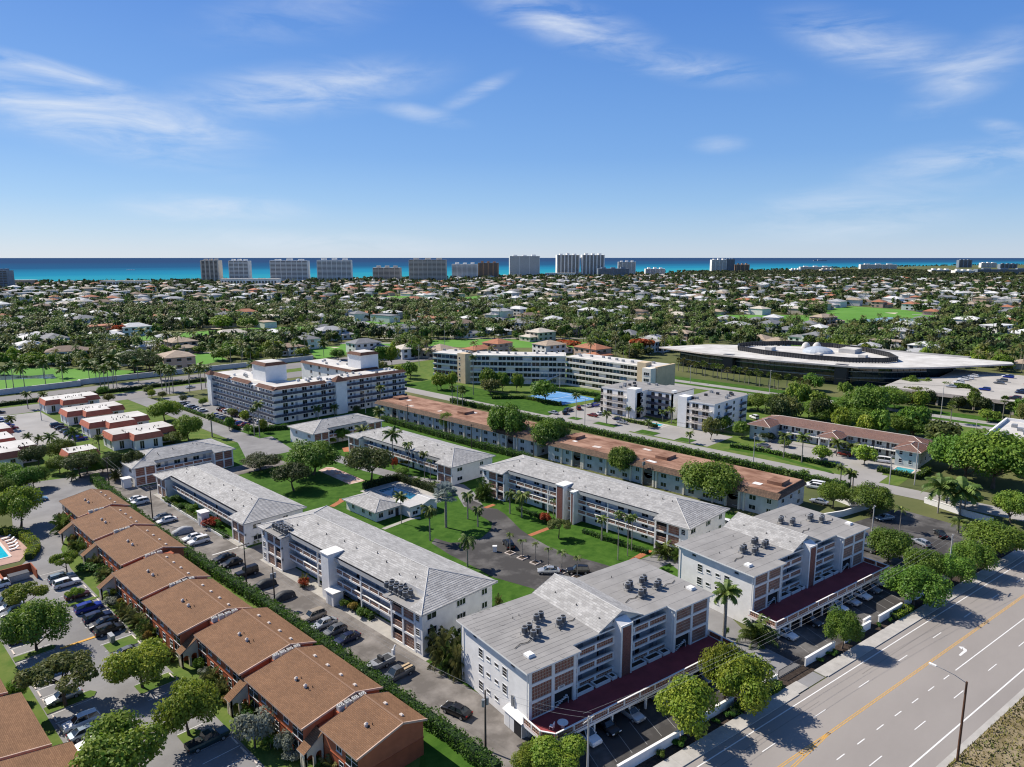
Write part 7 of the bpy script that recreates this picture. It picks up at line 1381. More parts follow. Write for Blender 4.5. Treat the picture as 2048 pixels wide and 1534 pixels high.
# courtyard lot
for p, st, c, lb, a in (((105.2, 91.3), 'sedan', 'silver', 'silver coupe in the courtyard lot', 135), ((109.4, 86.9), 'suv', 'black', 'black SUV in the courtyard lot behind the gable', 135), ((109.2, 106.9), 'suv', 'black', 'black SUV beside the white utility box', 60)): car(p[0], p[1], a, st, c, lb)
car(*(105.2, 91.3), -46 + 0, 'sedan', 'silver', 'x') if False else None
# under the red decks
UD = DEL * 180 / math.pi
for u, st, c, lb in ((55.6, 'suv', 'white', 'white SUV at the curved corner of the red deck'), (59.6, 'suv', 'white', 'white SUV second in from the curved deck corner'), (63.2, 'sedan', 'black', 'black car under the numbered red deck'), (68.0, 'sedan', 'silver', 'silver sedan nosing out under the numbered red deck'), (74.0, 'suv', 'silver', 'silver crossover under the numbered deck by the lime tree'), (80.0, 'sedan', 'black', 'black car under the numbered deck behind the tree'), (83.5, 'hatch', 'grey', 'grey hatchback under the numbered deck behind the tree')):
    x, y = RW(u, 64.6); car(x, y, UD - 90, st, c, lb)
for u, st, c, lb in ((105.4, 'sedan', 'white', 'white sedan at the driveway corner under the second deck'), (113, 'sedan', 'black', 'black sedan under the second deck'), (118.6, 'sedan', 'black', 'black car under the second deck by the white one'), (121.5, 'suv', 'white', 'white crossover under the second deck, largest of its row'), (126.0, 'sedan', 'silver', 'silver sedan under the second deck'), (130.0, 'sedan', 'white', 'white sedan under the second deck toward the trees'), (134.2, 'hatch', 'grey', 'grey hatchback under the second deck'), (138.4, 'sedan', 'white', 'white sedan at the tree end of the second deck')):
    x, y = RW(u, 64.4); car(x, y, UD - 90, st, c, lb)
covered(*RW(159.5, 80.5), -30, cover_g, 'car under a pale cover by the white wall')
for p, st, c, lb, a in (((186.6, 51.0), 'sedan', 'steel', 'slate sedan beside the pale covered car', 150), ((175.5, 39.9), 'hatch', 'silver', 'silver hatchback by the yellow-green hedge', 60), ((184.4, 38.2), 'sedan', 'black', 'black sedan by the corner car park exit', 30), ((163.4, 47.8), 'suv', 'grey', 'grey SUV beside the second red-deck building', 80), ((200.5, 73.6), 'van', 'white', 'white van by the rust-roofed block end', 100), ((187.4, 67.5), 'sedan', 'silver', 'silver sedan near the white van', 90), ((240.7, 68.3), 'van', 'white', 'white box van in the rose-tiled block car park', 100), ((230.6, 83.5), 'sedan', 'white', 'white car at the rose-tiled block hedge', 10), ((240.5, 79.8), 'sedan', 'red', 'red sedan in the rose-tiled block car park', 90), ((271.6, 126.1), 'offroad', 'white', 'white jeep on the grass behind the white condominium', 60), ((232.1, 103.9), 'sedan', 'grey', 'grey sedan at the rose-tiled block drive', 90), ((154.5, 77.6), 'van', 'white', 'white van between brick-tower block and red-deck building', 90), ((199.3, 73.5), 'suv', 'white', 'white SUV by the rust-roofed block gable', 100)): car(p[0], p[1], a, st, c, lb, full=True)
# farther car parks
FC = ['white', 'silver', 'black', 'grey', 'white', 'blue', 'navy', 'silver', 'red']
for p in ((221.6, 190.6), (224.9, 187.2), (229.9, 189.2), (235.9, 188.5), (243.5, 188.3), (246.2, 187.5), (229.2, 175.8), (234.3, 175.7), (230.8, 164.2), (227.3, 159.8)): c = RNG.choice(FC); car(p[0], p[1], RNG.choice([0, 90, 45]), RNG.choice(['sedan', 'suv']), c, f'{c} car in the white condominium street car park', f'{c} cars at the white condominiums')
for k, (x, y) in enumerate([(121, 262 + q * 3.0) for q in range(9)] + [(128, 262 + q * 3.2) for q in range(12)] + [(121, 300 + q * 3.4) for q in range(7)]): c = RNG.choice(FC); car(x, y, 0, RNG.choice(['sedan', 'suv', 'hatch']), c, f'{c} car beside the white balcony condominium', f'{c} cars beside the balcony condominium')
for k in range(11):
    c = RNG.choice(FC); x, y = [(70.5, 284 + k * 3.0), (57, 318 + k * 3)][k % 2]; car(x, y, 0, RNG.choice(['sedan', 'suv']), c, f'{c} car in the mansard townhouse car park', f'{c} cars at the mansard townhouses')
for k in range(26):
    c = RNG.choice(FC); x, y = RNG.uniform(362, 432), 28 + (k % 5) * 13 + RNG.uniform(-1, 1); car(x, y, 90, RNG.choice(['sedan', 'suv']), c, f'{c} car on the raised mall car park', f'{c} cars on the mall deck', z=5.0, full=False)
for (x, y, a, c) in ((60, 358, 0, 'black'), (95, 366, 180, 'white'), (140, 360, 0, 'silver'), (213, 180, 90, 'navy'), (300, 390, 0, 'white'), (180, 395, 0, 'black')): car(x, y, a, 'sedan', c, f'{c} car driving on the street at {"the avenue" if y > 350 else "the pale street"}', f'{c} cars on the streets', full=False)
# ================================================================== poles, wires and street furniture
wood = mat('pole_wood', (.085, .065, .05), .9, .3, 2, stretch=(1, 1, .2)); conc_p = mat('pole_concrete', (.44, .42, .39), .85, .1, 2); wire_m = mat('wire', (.06, .06, .06), .6); wire_l = mat('pale_wire', (.30, .30, .30), .6)
ATT = {}
def pole(key, label, x, y, h, m=wood, arm=True, trans=False, ang=0.0):
    t = thing('utility_pole', label, 'utility pole', (x, y, -.05), ang); obj('post', MB().cone((0, 0, 0), (0, 0, h), .16, .10, 8), t, mats=[m]); ATT[key] = (x, y, h)
    if arm:
        obj('crossarm', MB().box(-1.1, -.06, h - .55, 1.1, .06, h - .42), t, mats=[m])
        for q in (-1, -.35, .35, 1): obj('insulator', MB().cone((q, 0, h - .42), (q, 0, h - .22), .05, .04, 6), t, mats=[metal_grey])
    if trans: obj('transformer', MB().cone((.35, 0, h - 2.2), (.35, 0, h - 1.2), .24, .24, 10), t, mats=[metal_grey]); obj('transformer', MB().cone((-.35, 0, h - 2.2), (-.35, 0, h - 1.2), .24, .24, 10), t, mats=[metal_grey])
    return t
def wire(a, b, n=3, sag=.8, m=None, lab='', dz=(-.25, -.25, -.25, -1.6), off=(-1, 0, 1, .15), r=.013):
    pa, pb = ATT[a], ATT[b]; d = Vector((pb[0] - pa[0], pb[1] - pa[1])).normalized(); nn = Vector((-d.y, d.x))
    for k in range(n):
        p = Vector((pa[0] + nn.x * off[k], pa[1] + nn.y * off[k], pa[2] + dz[k])); q = Vector((pb[0] + nn.x * off[k], pb[1] + nn.y * off[k], pb[2] + dz[k])); b_ = MB(); pts = []
        for i in range(11): t = i / 10; c = p.lerp(q, t); c.z -= sag * 4 * t * (1 - t) * (1 + .15 * k); pts.append(tuple(c))
        b_.tube(pts, [r] * 11, 4); tag(obj('overhead_wire', b_, None, mats=[m or wire_m]), lab, 'wire', 'wires ' + lab)
pole('a0', 'timber utility pole by the alley end gate lodge', 60.6, 220.1, 8.5); pole('a1', 'timber utility pole by the grey sedan in the alley', 58.9, 181.5, 9.2); pole('a2', 'timber utility pole by the black off-roader', 58.7, 130.7, 9.2); pole('a3', 'timber transformer pole by the black covered car', 58.8, 119.4, 7.6, trans=True, arm=False); pole('a4', 'timber transformer pole at the hedge corner', 58.6, 61.7, 8.8, trans=True, arm=False)
wire('a0', 'a1', 2, .6, wire_l, 'slack overhead wire from gate lodge pole along the alley hedge'); wire('a1', 'a2', 2, .9, wire_l, 'slack overhead wire between alley poles above parked cars'); wire('a3', 'a4', 2, 1.2, wire_l, 'slack overhead wire above the alley towards the hedge corner pole'); wire('a2', 'a3', 1, .2, wire_l, 'short overhead wire between adjacent alley poles')
pole('f0', 'pale concrete utility pole before the curved red deck corner', *RW(53.8, 57.9), 9.6, conc_p); ATT['f00'] = (*RW(-10, 57.9), 10); ATT['f1'] = (*RW(152, 60.0), 10)
wire('f0', 'a4', 2, .5, wire_l, 'overhead wire from concrete pole to the hedge corner pole')
pole('f2', 'pale concrete utility pole behind the street trees at the corner car park', *(157.5, 30.5), 10.5, conc_p)
wire('f0', 'f2', 3, 1.6, wire_l, 'long overhead wire crossing before the red decks')
# line behind the brick-tower block
for k, (p, h) in enumerate((((160.8, 175.2), 8.5), ((166.4, 151.4), 8.5), ((166.9, 109.4), 8.5), ((168.9, 48.6), 9.0), ((166.1, 217.5), 8.5), ((167.5, 248.0), 9.0))): pole(f'b{k}', ['timber pole on the hedge of the coconut-palm block', 'timber pole behind the coconut-palm block end', 'timber transformer pole behind the brick-tower block', 'white pole behind the second red-deck building', 'timber pole at the far hedge of the coconut-palm block', 'pole at the foot of the white balcony condominium'][k], p[0], p[1], h, wood if k not in (3, 5) else conc_p, trans=(k == 2))
for a, b in (('b5', 'b4'), ('b4', 'b0'), ('b0', 'b1'), ('b1', 'b2'), ('b2', 'b3')): wire(a, b, 4, .8, None, f'overhead wire of the line behind the white-roofed blocks, span {a}{b}'.replace('b', 'toward pole ')[:60] if False else 'overhead wire of the line behind the white-roofed blocks')
for k, (p, h) in enumerate((((205.8, 233.1), 9), ((211.2, 165.7), 11.5), ((209.2, 96.5), 9.5), ((217.7, 59.2), 9.0), ((222.3, 53.9), 12.5), ((263.0, 222.3), 11), ((220.8, 177.8), 9.5), ((327.5, 188.0), 9.5), ((331.7, 147.0), 11), ((326.3, 72.1), 13.5), ((297.8, 54.2), 7))): pole(f'c{k}', ['white concrete pole by the tennis court lawn', 'tall white concrete pole at the white condominium drive', 'white concrete pole on the pale street verge', 'white concrete pole by the turquoise pool', 'thick white concrete pole by the turquoise pool corner', 'white pole behind the tennis court', 'white pole at the condominium street car park', 'white pole on the boulevard by the fan palms', 'tall white pole on the boulevard before the mall', 'thick white pole on the boulevard by the mall glass wing', 'short pole by the white flat-roofed building'][k], p[0], p[1], h, conc_p, arm=(k in (0, 2, 3, 7, 8)))
for a, b in (('c0', 'c1'), ('c1', 'c2'), ('c2', 'c3'), ('c7', 'c8'), ('c8', 'c9')): wire(a, b, 3, .9, None, 'overhead wire along the pale street' if a < 'c5' else 'overhead wire along the boulevard before the mall', r=.018)
for k, (p, h) in enumerate((((266.6, 336.5), 13), ((327.4, 383.7), 14), ((265.2, 334.8), 12), ((69.1, 330.4), 10))): pole(f'd{k}', ['tall pole beyond the white balcony condominium', 'tall white pole behind the angled cream building', 'pole near the avenue by the cream building', 'white light pole in the mansard townhouse car park'][k], p[0], p[1], h, conc_p, arm=(k == 0))
sl = thing('street_light', 'rust-brown street light pole with curved arm over the main road', 'street light', (*(100.0, 16.0), -.03), DEL)
obj('post', MB().cone((0, 0, 0), (0, 0, 11.3), .17, .13, 10), sl, mats=[mat('rusty_pole', (.10, .05, .03), .8, .3, 3, stretch=(1, 1, .3))]); obj('arm', MB().tube([(0, 0, 11.1), (-.7, 1.2, 11.9), (-1.2, 2.4, 12.3), (-1.3, 3.3, 12.4)], [.05, .045, .04, .04], 6), sl, mats=[metal_grey]); obj('lamp_head', MB().prism([(-1.45, 3.2), (-1.15, 3.2), (-1.12, 4.1), (-1.48, 4.1)], 12.3, 12.46), sl, mats=[white2])
# deck furniture and small items
def at_deck(x, y): bx, by = RW(53.4, 69.35); return (bx + x * CD - y * SD, by + x * SD + y * CD, 2.386)
tb = thing('patio_table', 'round white patio table on the red deck corner', 'table', at_deck(3.0, -3.6)); obj('table_top', MB().cone((0, 0, .70), (0, 0, .74), .75, .75, 18), tb, mats=[white2]); obj('pedestal', MB().cone((0, 0, 0), (0, 0, .70), .28, .05, 8), tb, mats=[white2])
ch = thing('patio_chair', 'white patio chair beside the round deck table', 'chair', at_deck(1.6, -3.0), R(200)); obj('seat', MB().box(-.3, -.3, .38, .3, .3, .45), ch, mats=[white2]); obj('backrest', MB().box(-.3, .24, .45, .3, .32, 1.0), ch, mats=[white2])
for sx in (-.26, .26):
    for sy in (-.26, .26): obj('leg', MB().box(sx - .03, sy - .03, 0, sx + .03, sy + .03, .38), ch, mats=[white2])
ub = thing('utility_box', 'white utility box standing in the courtyard lot', 'utility box', (*(105.1, 107.2), -.016), R(-45)); obj('cabinet', MB().box(-.45, -.35, 0, .45, .35, 1.25), ub, mats=[white2]); obj('lid', MB().box(-.5, -.4, 1.25, .5, .4, 1.33), ub, mats=[white])
for k, p in enumerate(((32.9, 127.0),)):
    o = thing('mailbox_cabinet', 'grey mailbox cabinet on the lot island by the black SUV', 'mailbox', (*p, .05)); obj('cabinet', MB().box(-.35, -.9, .4, .35, .9, 1.4), o, mats=[metal_grey]); obj('stand', MB().box(-.2, -.7, 0, .2, .7, .4), o, mats=[concrete])
for k, (x, y) in enumerate(((23.6, 196.6), (30.6, 185.2), (30.9, 187.4), (31.1, 189.6), (31.1, 191.8), (30.8, 194))):
    o = thing('sun_lounger', 'white sun lounger on the pink pool deck', 'sun lounger', (x, y, .03), R(10), 'loungers on the pink pool deck'); obj('seat', MB().box(-.9, -.32, .28, .4, .32, .36), o, mats=[white2]); bk = obj('backrest', MB().box(0, -.32, 0, .75, .32, .07), o, (.4, 0, .32), mats=[white2]); bk.rotation_euler = (0, R(-35), 0)
    for sx in (-.8, .3): obj('leg', MB().box(sx, -.3, 0, sx + .06, .3, .28), o, mats=[white2])
ph = thing('pool_cabana', 'white flat-roofed pool cabana with blue doors at the frame edge', 'cabana', (16, 199.5, 0)); obj('wall', MB().box(0, 0, 0, 14, 4, 2.8), ph, mats=[white]); obj('roof', MB().box(-.5, -.8, 2.8, 14.5, 4.5, 3.05), ph, mats=[shingle_b]); 
for q in (10.5, 12.3): door(ph, q, 0, .02, '-y', .9, 2.0, CP['skyblue'])
# dry grass tufts on the verge
rng = np.random.default_rng(5); n = 22000; uu = rng.uniform(60, 175, n); nn_ = 33.0 - rng.uniform(0, 1, n) ** 1.4 * 30
X = uu * CD - nn_ * SD; Y = uu * SD + nn_ * CD; a = rng.uniform(0, 6.28, n); hh = rng.uniform(.15, .5, n); w = rng.uniform(.05, .16, n)
V = np.stack([np.stack([X - w * np.cos(a), Y - w * np.sin(a), np.full(n, -.03)], 1), np.stack([X + w * np.cos(a), Y + w * np.sin(a), np.full(n, -.03)], 1), np.stack([X + .2 * np.sin(a), Y + .2 * np.cos(a), hh], 1)], 1).reshape(-1, 3)
tag(obj('dry_grass', npmesh('dry_grass', V, np.arange(3 * n).reshape(n, 3), mat('dry_grass_blade', (.27, .19, .07), .9, col2=(.13, .15, .035), scale=.12, coords='World'))), 'dry tufted grass on the sandy verge beyond the main road', 'grass', kind='stuff')
# ================================================================== the town beyond
def inpoly(x, y, P_):
    c = False; j = len(P_) - 1
    for i in range(len(P_)):
        if (P_[i][1] > y) != (P_[j][1] > y) and x < (P_[j][0] - P_[i][0]) * (y - P_[i][1]) / (P_[j][1] - P_[i][1]) + P_[i][0]: c = not c
        j = i
    return c
LAND = [(-900, -300), (-2200, 2600)] + COAST + [(9000, -300)]
HEAD = math.atan2(.696, .718)
def allowed(x, y, m=0):
    if not ((y > 412 + m and x > -80) or (x > 245 + m and 300 < y <= 412 + m and x > 300 - (y - 300) * .3) or (x > 347 + m and y > 252 + m and y < 350 - m) or (x > 480 + m and y < 350 - m)): return False
    if 350 - m < y < 412 + m and x < 245: return False
    return True
NOGO = GREENS + [[(76.5, 486.5), (106.1, 461.0), (100.9, 439.4), (71.9, 459.3)], [(798.8, 258.9), (881.7, 221.2), (811.6, 201.5), (757.4, 243.6)]]
NB = [(min(p[0] for p in g), min(p[1] for p in g), max(p[0] for p in g), max(p[1] for p in g)) for g in NOGO]
def free(x, y):
    for g, b in zip(NOGO, NB):
        if b[0] <= x <= b[2] and b[1] <= y <= b[3] and inpoly(x, y, g): return False
    return True
cN = Vector(COAST[8]) - Vector(COAST[2]); cN = Vector((-cN.y, cN.x)).normalized(); cN = cN if cN.dot(Vector((1, 1))) > 0 else -cN
# ---- houses
hw_ = {'white': mat('house_wall_white', (.66, .65, .63), .85, .08, .3), 'cream': mat('house_wall_cream', (.52, .46, .37), .85, .08, .3), 'peach': mat('house_wall_peach', (.50, .36, .28), .85, .08, .3)}
hr_ = {k: mat('house_roof_' + k, c, .85, .14, .6) for k, c in {'white': (.58, .58, .57), 'pale grey': (.38, .38, .385), 'slate grey': (.19, .195, .205), 'tan': (.36, .285, .215), 'brown': (.20, .145, .11), 'terracotta': (.36, .15, .085), 'cream': (.50, .45, .38)}.items()}
SHP = [  # list of (x0, y0, x1, y1, eave, pitch)
 [(-11, -6, 11, 6, 3.2, .34), (-11, -11, -3, 0, 3.2, .34)], [(-9, -6, 9, 6, 6.2, .36), (3, -10, 13, 3, 3.1, .36)], [(-13, -5, 8, 5, 3.3, .30), (0, -10, 12, 2, 5.9, .34)], [(-8, -7, 8, 7, 6.0, .32), (-14, -5, -6, 6, 3.1, .32)], [(-12, -5, 12, 7, 5.4, .05), (-4, -9, 9, 0, 3.2, .05)], [(-14, -6, 0, 6, 3.4, .38), (-1, -9, 13, 5, 4.0, .38)]]
HM = {}
def house_meshes(k, rc, wc):
    key = (k, rc, wc)
    if key in HM: return HM[key]
    w, r, g = MB(), MB(), []
    for (x0, y0, x1, y1, e, p) in SHP[k]:
        w.box(x0, y0, -.1, x1, y1, e, 0); o = .6; X0, Y0, X1, Y1 = x0 - o, y0 - o, x1 + o, y1 + o; h = min(X1 - X0, Y1 - Y0) / 2
        if p < .1: r.box(X0 + .3, Y0 + .3, e, X1 - .3, Y1 - .3, e + .5, 0)
        else:
            z1 = e + h * p
            if X1 - X0 >= Y1 - Y0: a, c = (X0 + h, (Y0 + Y1) / 2, z1), (X1 - h, (Y0 + Y1) / 2, z1); q = [[(X0, Y0, e), (X1, Y0, e), c, a], [(X1, Y0, e), (X1, Y1, e), c], [(X1, Y1, e), (X0, Y1, e), a, c], [(X0, Y1, e), (X0, Y0, e), a]]
            else: a, c = ((X0 + X1) / 2, Y0 + h, z1), ((X0 + X1) / 2, Y1 - h, z1); q = [[(X0, Y0, e), (X1, Y0, e), a], [(X1, Y0, e), (X1, Y1, e), c, a], [(X1, Y1, e), (X0, Y1, e), c], [(X0, Y1, e), (X0, Y0, e), a, c]]
            for f in q: r.poly(f)
            r.poly([(X0, Y0, e - .02), (X0, Y1, e - .02), (X1, Y1, e - .02), (X1, Y0, e - .02)])
        for z in ([.9, 3.9] if e > 5 else [.9]):
            for i in range(int((x1 - x0) / 4.5)): g.append((x0 + 2.4 + i * 4.5, y0, z, 0)); g.append((x0 + 2.4 + i * 4.5, y1, z, math.pi))
            for i in range(int((y1 - y0) / 4.5)): g.append((x0, y0 + 2.2 + i * 4.5, z, -math.pi / 2)); g.append((x1, y0 + 2.2 + i * 4.5, z, math.pi / 2))
    HM[key] = (w.mesh('wall', [hw_[wc]]), r.mesh('roof', [hr_[rc]]), g, w, r); return HM[key]
hwin = MB().box(-1.0, -.05, 0, 1.0, 0, 1.5, 0).box(-1.1, -.08, -.12, 1.1, 0, 0, 1).box(-1.1, -.08, 1.5, 1.1, 0, 1.62, 1).mesh('window', [glass, frame_w])
HP_ = []
def house(x, y, rz, k, rc, wc, s=1.0, full=True, label=None, group=None):
    w, r, g, _, _ = house_meshes(k, rc, wc)
    t = thing('house', label or f'{rc}-roofed {wc}-walled villa among the palms beyond the avenue', 'house', (x, y, -.04), rz, group or f'{rc}-roofed {wc} villas', s); obj('wall', w, t); obj('roof', r, t)
    if full:
        c, sn = math.cos(rz), math.sin(rz)
        for (wx, wy, wz, wr) in g:      # only walls turned to the near side carry visible windows
            a = rz + wr - math.pi / 2
            if math.cos(a) * x + math.sin(a) * y < 0: obj('window', hwin, t, (wx, wy, wz), wr)
    HP_.append((x, y, 13 * s)); return t
PICK = [((269.4, 695.0), 4, 'white', 'white'), ((251.9, 751.2), 0, 'pale grey', 'white'), ((203.8, 801.0), 3, 'white', 'white'), ((202.7, 763.9), 1, 'slate grey', 'white'), ((242.8, 801.9), 2, 'pale grey', 'white'), ((382.9, 686.7), 2, 'cream', 'peach'), ((350.1, 735.8), 1, 'terracotta', 'white'), ((182.9, 529.7), 0, 'white', 'white'), ((194.0, 511.5), 3, 'tan', 'peach'), ((123.8, 506.8), 1, 'brown', 'white'), ((111.3, 559.2), 2, 'white', 'white'), ((271.7, 529.1), 4, 'white', 'white'), ((291.3, 500.5), 5, 'slate grey', 'white'), ((307.1, 501.2), 1, 'pale grey', 'white'), ((419.1, 1335.7), 4, 'white', 'white'), ((297.9, 1314.5), 4, 'pale grey', 'white'), ((377.4, 1302.4), 1, 'cream', 'white'), ((506.6, 1269.6), 4, 'white', 'white'), ((455.5, 1221.8), 0, 'white', 'white'), ((298.3, 1161.8), 5, 'white', 'white'), ((247.2, 907.7), 0, 'tan', 'cream'), ((211.0, 911.2), 2, 'white', 'white'), ((138.1, 596.7), 1, 'slate grey', 'white'), ((257.3, 570.4), 0, 'cream', 'white'), ((151.5, 737.9), 0, 'tan', 'cream'), ((135.7, 733.9), 1, 'pale grey', 'white'),
 ((359.0, 473.2), 1, 'slate grey', 'white'), ((363.2, 497.7), 5, 'slate grey', 'white'), ((410.2, 490.5), 4, 'white', 'white'), ((350.9, 520.3), 3, 'pale grey', 'white'), ((462.4, 436.7), 1, 'slate grey', 'white'), ((511.8, 443.1), 3, 'white', 'white'), ((515.0, 404.5), 0, 'terracotta', 'peach'), ((695.3, 645.8), 0, 'white', 'white'), ((684.3, 681.3), 2, 'cream', 'white'), ((835.5, 982.8), 0, 'white', 'white'), ((505.3, 773.9), 3, 'white', 'white'), ((658.2, 535.4), 2, 'pale grey', 'white'), ((584.3, 557.2), 1, 'white', 'white'), ((572.7, 586.8), 0, 'white', 'white'), ((529.4, 367.5), 5, 'pale grey', 'white'), ((731.5, 478.9), 1, 'pale grey', 'white'), ((500.1, 627.0), 0, 'terracotta', 'peach'), ((453.7, 658.4), 0, 'terracotta', 'peach'), ((426.2, 474.0), 3, 'brown', 'white'), ((647.1, 566.0), 2, 'pale grey', 'white'), ((760.1, 449.4), 4, 'pale grey', 'white'), ((641.3, 776.8), 3, 'white', 'white'),
 ((710.2, 265.6), 1, 'tan', 'peach'), ((648.1, 235.1), 0, 'brown', 'cream'), ((610.8, 273.6), 1, 'slate grey', 'white'), ((632.1, 296.6), 3, 'slate grey', 'white'), ((638.6, 255.8), 2, 'slate grey', 'white'), ((743.8, 181.3), 0, 'slate grey', 'cream'), ((1039.1, 209.4), 1, 'tan', 'white'), ((1000.0, 188.9), 3, 'tan', 'white'), ((852.9, 187.9), 0, 'brown', 'peach'), ((627.5, 325.5), 1, 'pale grey', 'white'), ((897.8, 376.9), 2, 'pale grey', 'white'), ((918.5, 450.0), 1, 'terracotta', 'peach'), ((1394.7, 230.1), 2, 'pale grey', 'white'), ((734.1, 125.5), 4, 'white', 'white'), ((788.3, 468.2), 4, 'slate grey', 'white'), ((881.0, 394.2), 0, 'terracotta', 'white'), ((1065.7, 407.2), 0, 'pale grey', 'white'), ((1127.1, 404.9), 2, 'terracotta', 'peach'), ((986.6, 263.7), 1, 'terracotta', 'white'), ((1014.4, 302.2), 2, 'terracotta', 'peach'), ((1037.4, 255.3), 0, 'pale grey', 'white'), ((1501.0, 636.9), 4, 'white', 'white'), ((1544.1, 793.2), 0, 'white', 'white'), ((1256.1, 620.3), 3, 'white', 'white'), ((1119.1, 589.6), 1, 'cream', 'white')]
for (p, k, rc, wc) in PICK:
    rz = RNG.choice([0, math.pi / 2, math.pi, -math.pi / 2, .4, -.3]); house(p[0], p[1], rz, k, rc, wc, 1.22, True)
ROOFC = ['white'] * 5 + ['pale grey'] * 6 + ['slate grey'] * 4 + ['tan'] * 5 + ['brown'] * 2 + ['terracotta'] * 3 + ['cream'] * 5
def frustum_pts(n, d0, d1, spread=38.5):
    out = []
    while len(out) < n:
        d = math.sqrt(RNG.uniform(d0 * d0, d1 * d1)); a = HEAD + R(RNG.uniform(-spread, spread)); x, y = d * math.cos(a), d * math.sin(a); out.append((x, y, d))
    return out
CELL = {}
def spaced(x, y, r):
    cx, cy = int(x // 40), int(y // 40)
    for i in (-1, 0, 1):
        for j in (-1, 0, 1):
            for (hx, hy, hr) in CELL.get((cx + i, cy + j), ()):
                if (hx - x) ** 2 + (hy - y) ** 2 < (hr + r) ** 2: return False
    return True
def addc(x, y, r): CELL.setdefault((int(x // 40), int(y // 40)), []).append((x, y, r))
for h in HP_: addc(*h)
n_ind = len(PICK); far_w = {c: ([], [], 0) for c in hw_}; far_r = {c: ([], []) for c in hr_}; FH = []
for (x, y, d) in sorted(frustum_pts(5200, 400, 2500), key=lambda q: q[2]):
    if not allowed(x, y, 14) or not inpoly(x + cN.x * 60, y + cN.y * 60, LAND) or not free(x, y) or not spaced(x, y, 17): continue
    addc(x, y, 15.5); k = RNG.randrange(6); rc = RNG.choice(ROOFC); wc = RNG.choice(['white', 'white', 'cream', 'peach']) if rc in ('tan', 'terracotta', 'brown', 'cream') else 'white'; rz = RNG.choice([0, math.pi / 2, math.pi, -math.pi / 2]) + RNG.uniform(-.2, .2); s = RNG.uniform(.95, 1.3)
    if n_ind < 296: house(x, y, rz, k, rc, wc, s, d < 700); n_ind += 1
    else: FH.append((x, y, rz, k, rc, wc, s))
if FH:      # the rest of the suburb, too small to tell apart
    V, F, MI = [], [], []; mats_ = list(hw_.values()) + list(hr_.values()); wi = {c: i for i, c in enumerate(hw_)}; ri = {c: i + len(hw_) for i, c in enumerate(hr_)}
    me = bpy.data.meshes.new('distant_houses'); VV, FF = [], []
    for (x, y, rz, k, rc, wc, s) in FH:
        _, _, _, w, r = house_meshes(k, rc, wc); c, sn = math.cos(rz) * s, math.sin(rz) * s
        for mb, mi in ((w, wi[wc]), (r, ri[rc])):
            o = len(VV); VV += [(x + v[0] * c - v[1] * sn, y + v[0] * sn + v[1] * c, v[2] * s) for v in mb.v]; FF += [tuple(o + q for q in f) for f in mb.f]; MI += [mi] * len(mb.f)
    me.from_pydata(VV, [], FF); [me.materials.append(m) for m in mats_]; me.polygons.foreach_set('material_index', MI); tag(obj('distant_houses', me), 'crowded low villas of the distant suburb before the ocean', 'houses', kind='stuff')
# ---- lanes between the villas
for k, (a, c) in enumerate((((334.9, 480.0), (460.1, 350.8)), ((176.1, 510.7), (206.4, 485.8)), ((296.4, 469.7), (343.8, 425.5)), ((906.9, 240.1), (912.3, 206.5)))): flat('lane', ribbon_pts([a, c], 6), -.03 + .0005 * k, pale)
# ---- skyline
tw_w = mat('tower_white', (.86, .83, .77), .8, .05, .05); tw_g = mat('tower_glass', (.16, .15, .14), .9, spec=.0); tw_t = mat('tower_tan', (.62, .56, .48), .8, .06, .05); tw_b = mat('tower_brown', (.42, .25, .15), .8, .1, .1); tw_s = mat('tower_steel', (.20, .24, .29), .6, .1, .1)
def tower(label, p, w, h, d=22, bays=6, wall=None, yaw=0.0, style='band', fl=3.1, cap=3):
    """slab tower: p ground point of its middle, w width, h height"""
    wall = wall or tw_w; t = thing('tower', label, 'high-rise', (p[0], p[1], 0), HEAD - math.pi / 2 + yaw); n = max(2, int(h / fl))
    obj('core', MB().box(-w / 2 + 1, -d / 2 + 1, 0, w / 2 - 1, d / 2 - 1, h), t, mats=[tw_g])
    sl = MB()
    for k in range(n + 1): z = h * k / n; sl.box(-w / 2, -d / 2, z - (.75 if style == 'band' else .35), w / 2, d / 2, z + (.75 if style == 'band' else .35), 0)
    obj('floor_slab', sl, t, mats=[wall])
    for k in range(bays + 1):
        x = -w / 2 + w * k / bays; pw = 1.3 if style != 'pier' else w / bays * .28; obj('pier', MB().box(-pw / 2, -d / 2 - .3, 0, pw / 2, d / 2 + .3, h + .8), t, (x, 0, 0), mats=[wall])
    for sx in (-1, 1): obj('end_wall', MB().box(-.6, -d * .32, 0, .6, d * .32, h + .9), t, (sx * (w / 2 + .2), 0, 0), mats=[wall])
    for k in range(cap): obj('penthouse', MB().box(-w * .07, -d * .25, h, w * .07, d * .25, h + RNG.uniform(3.5, 5.5)), t, ((k - (cap - 1) / 2) * w / (cap + .2), 0, .7), mats=[wall])
    return t
def tk(x0, x1, yt, yb):      # picture extents -> ground point, width, height
    return None
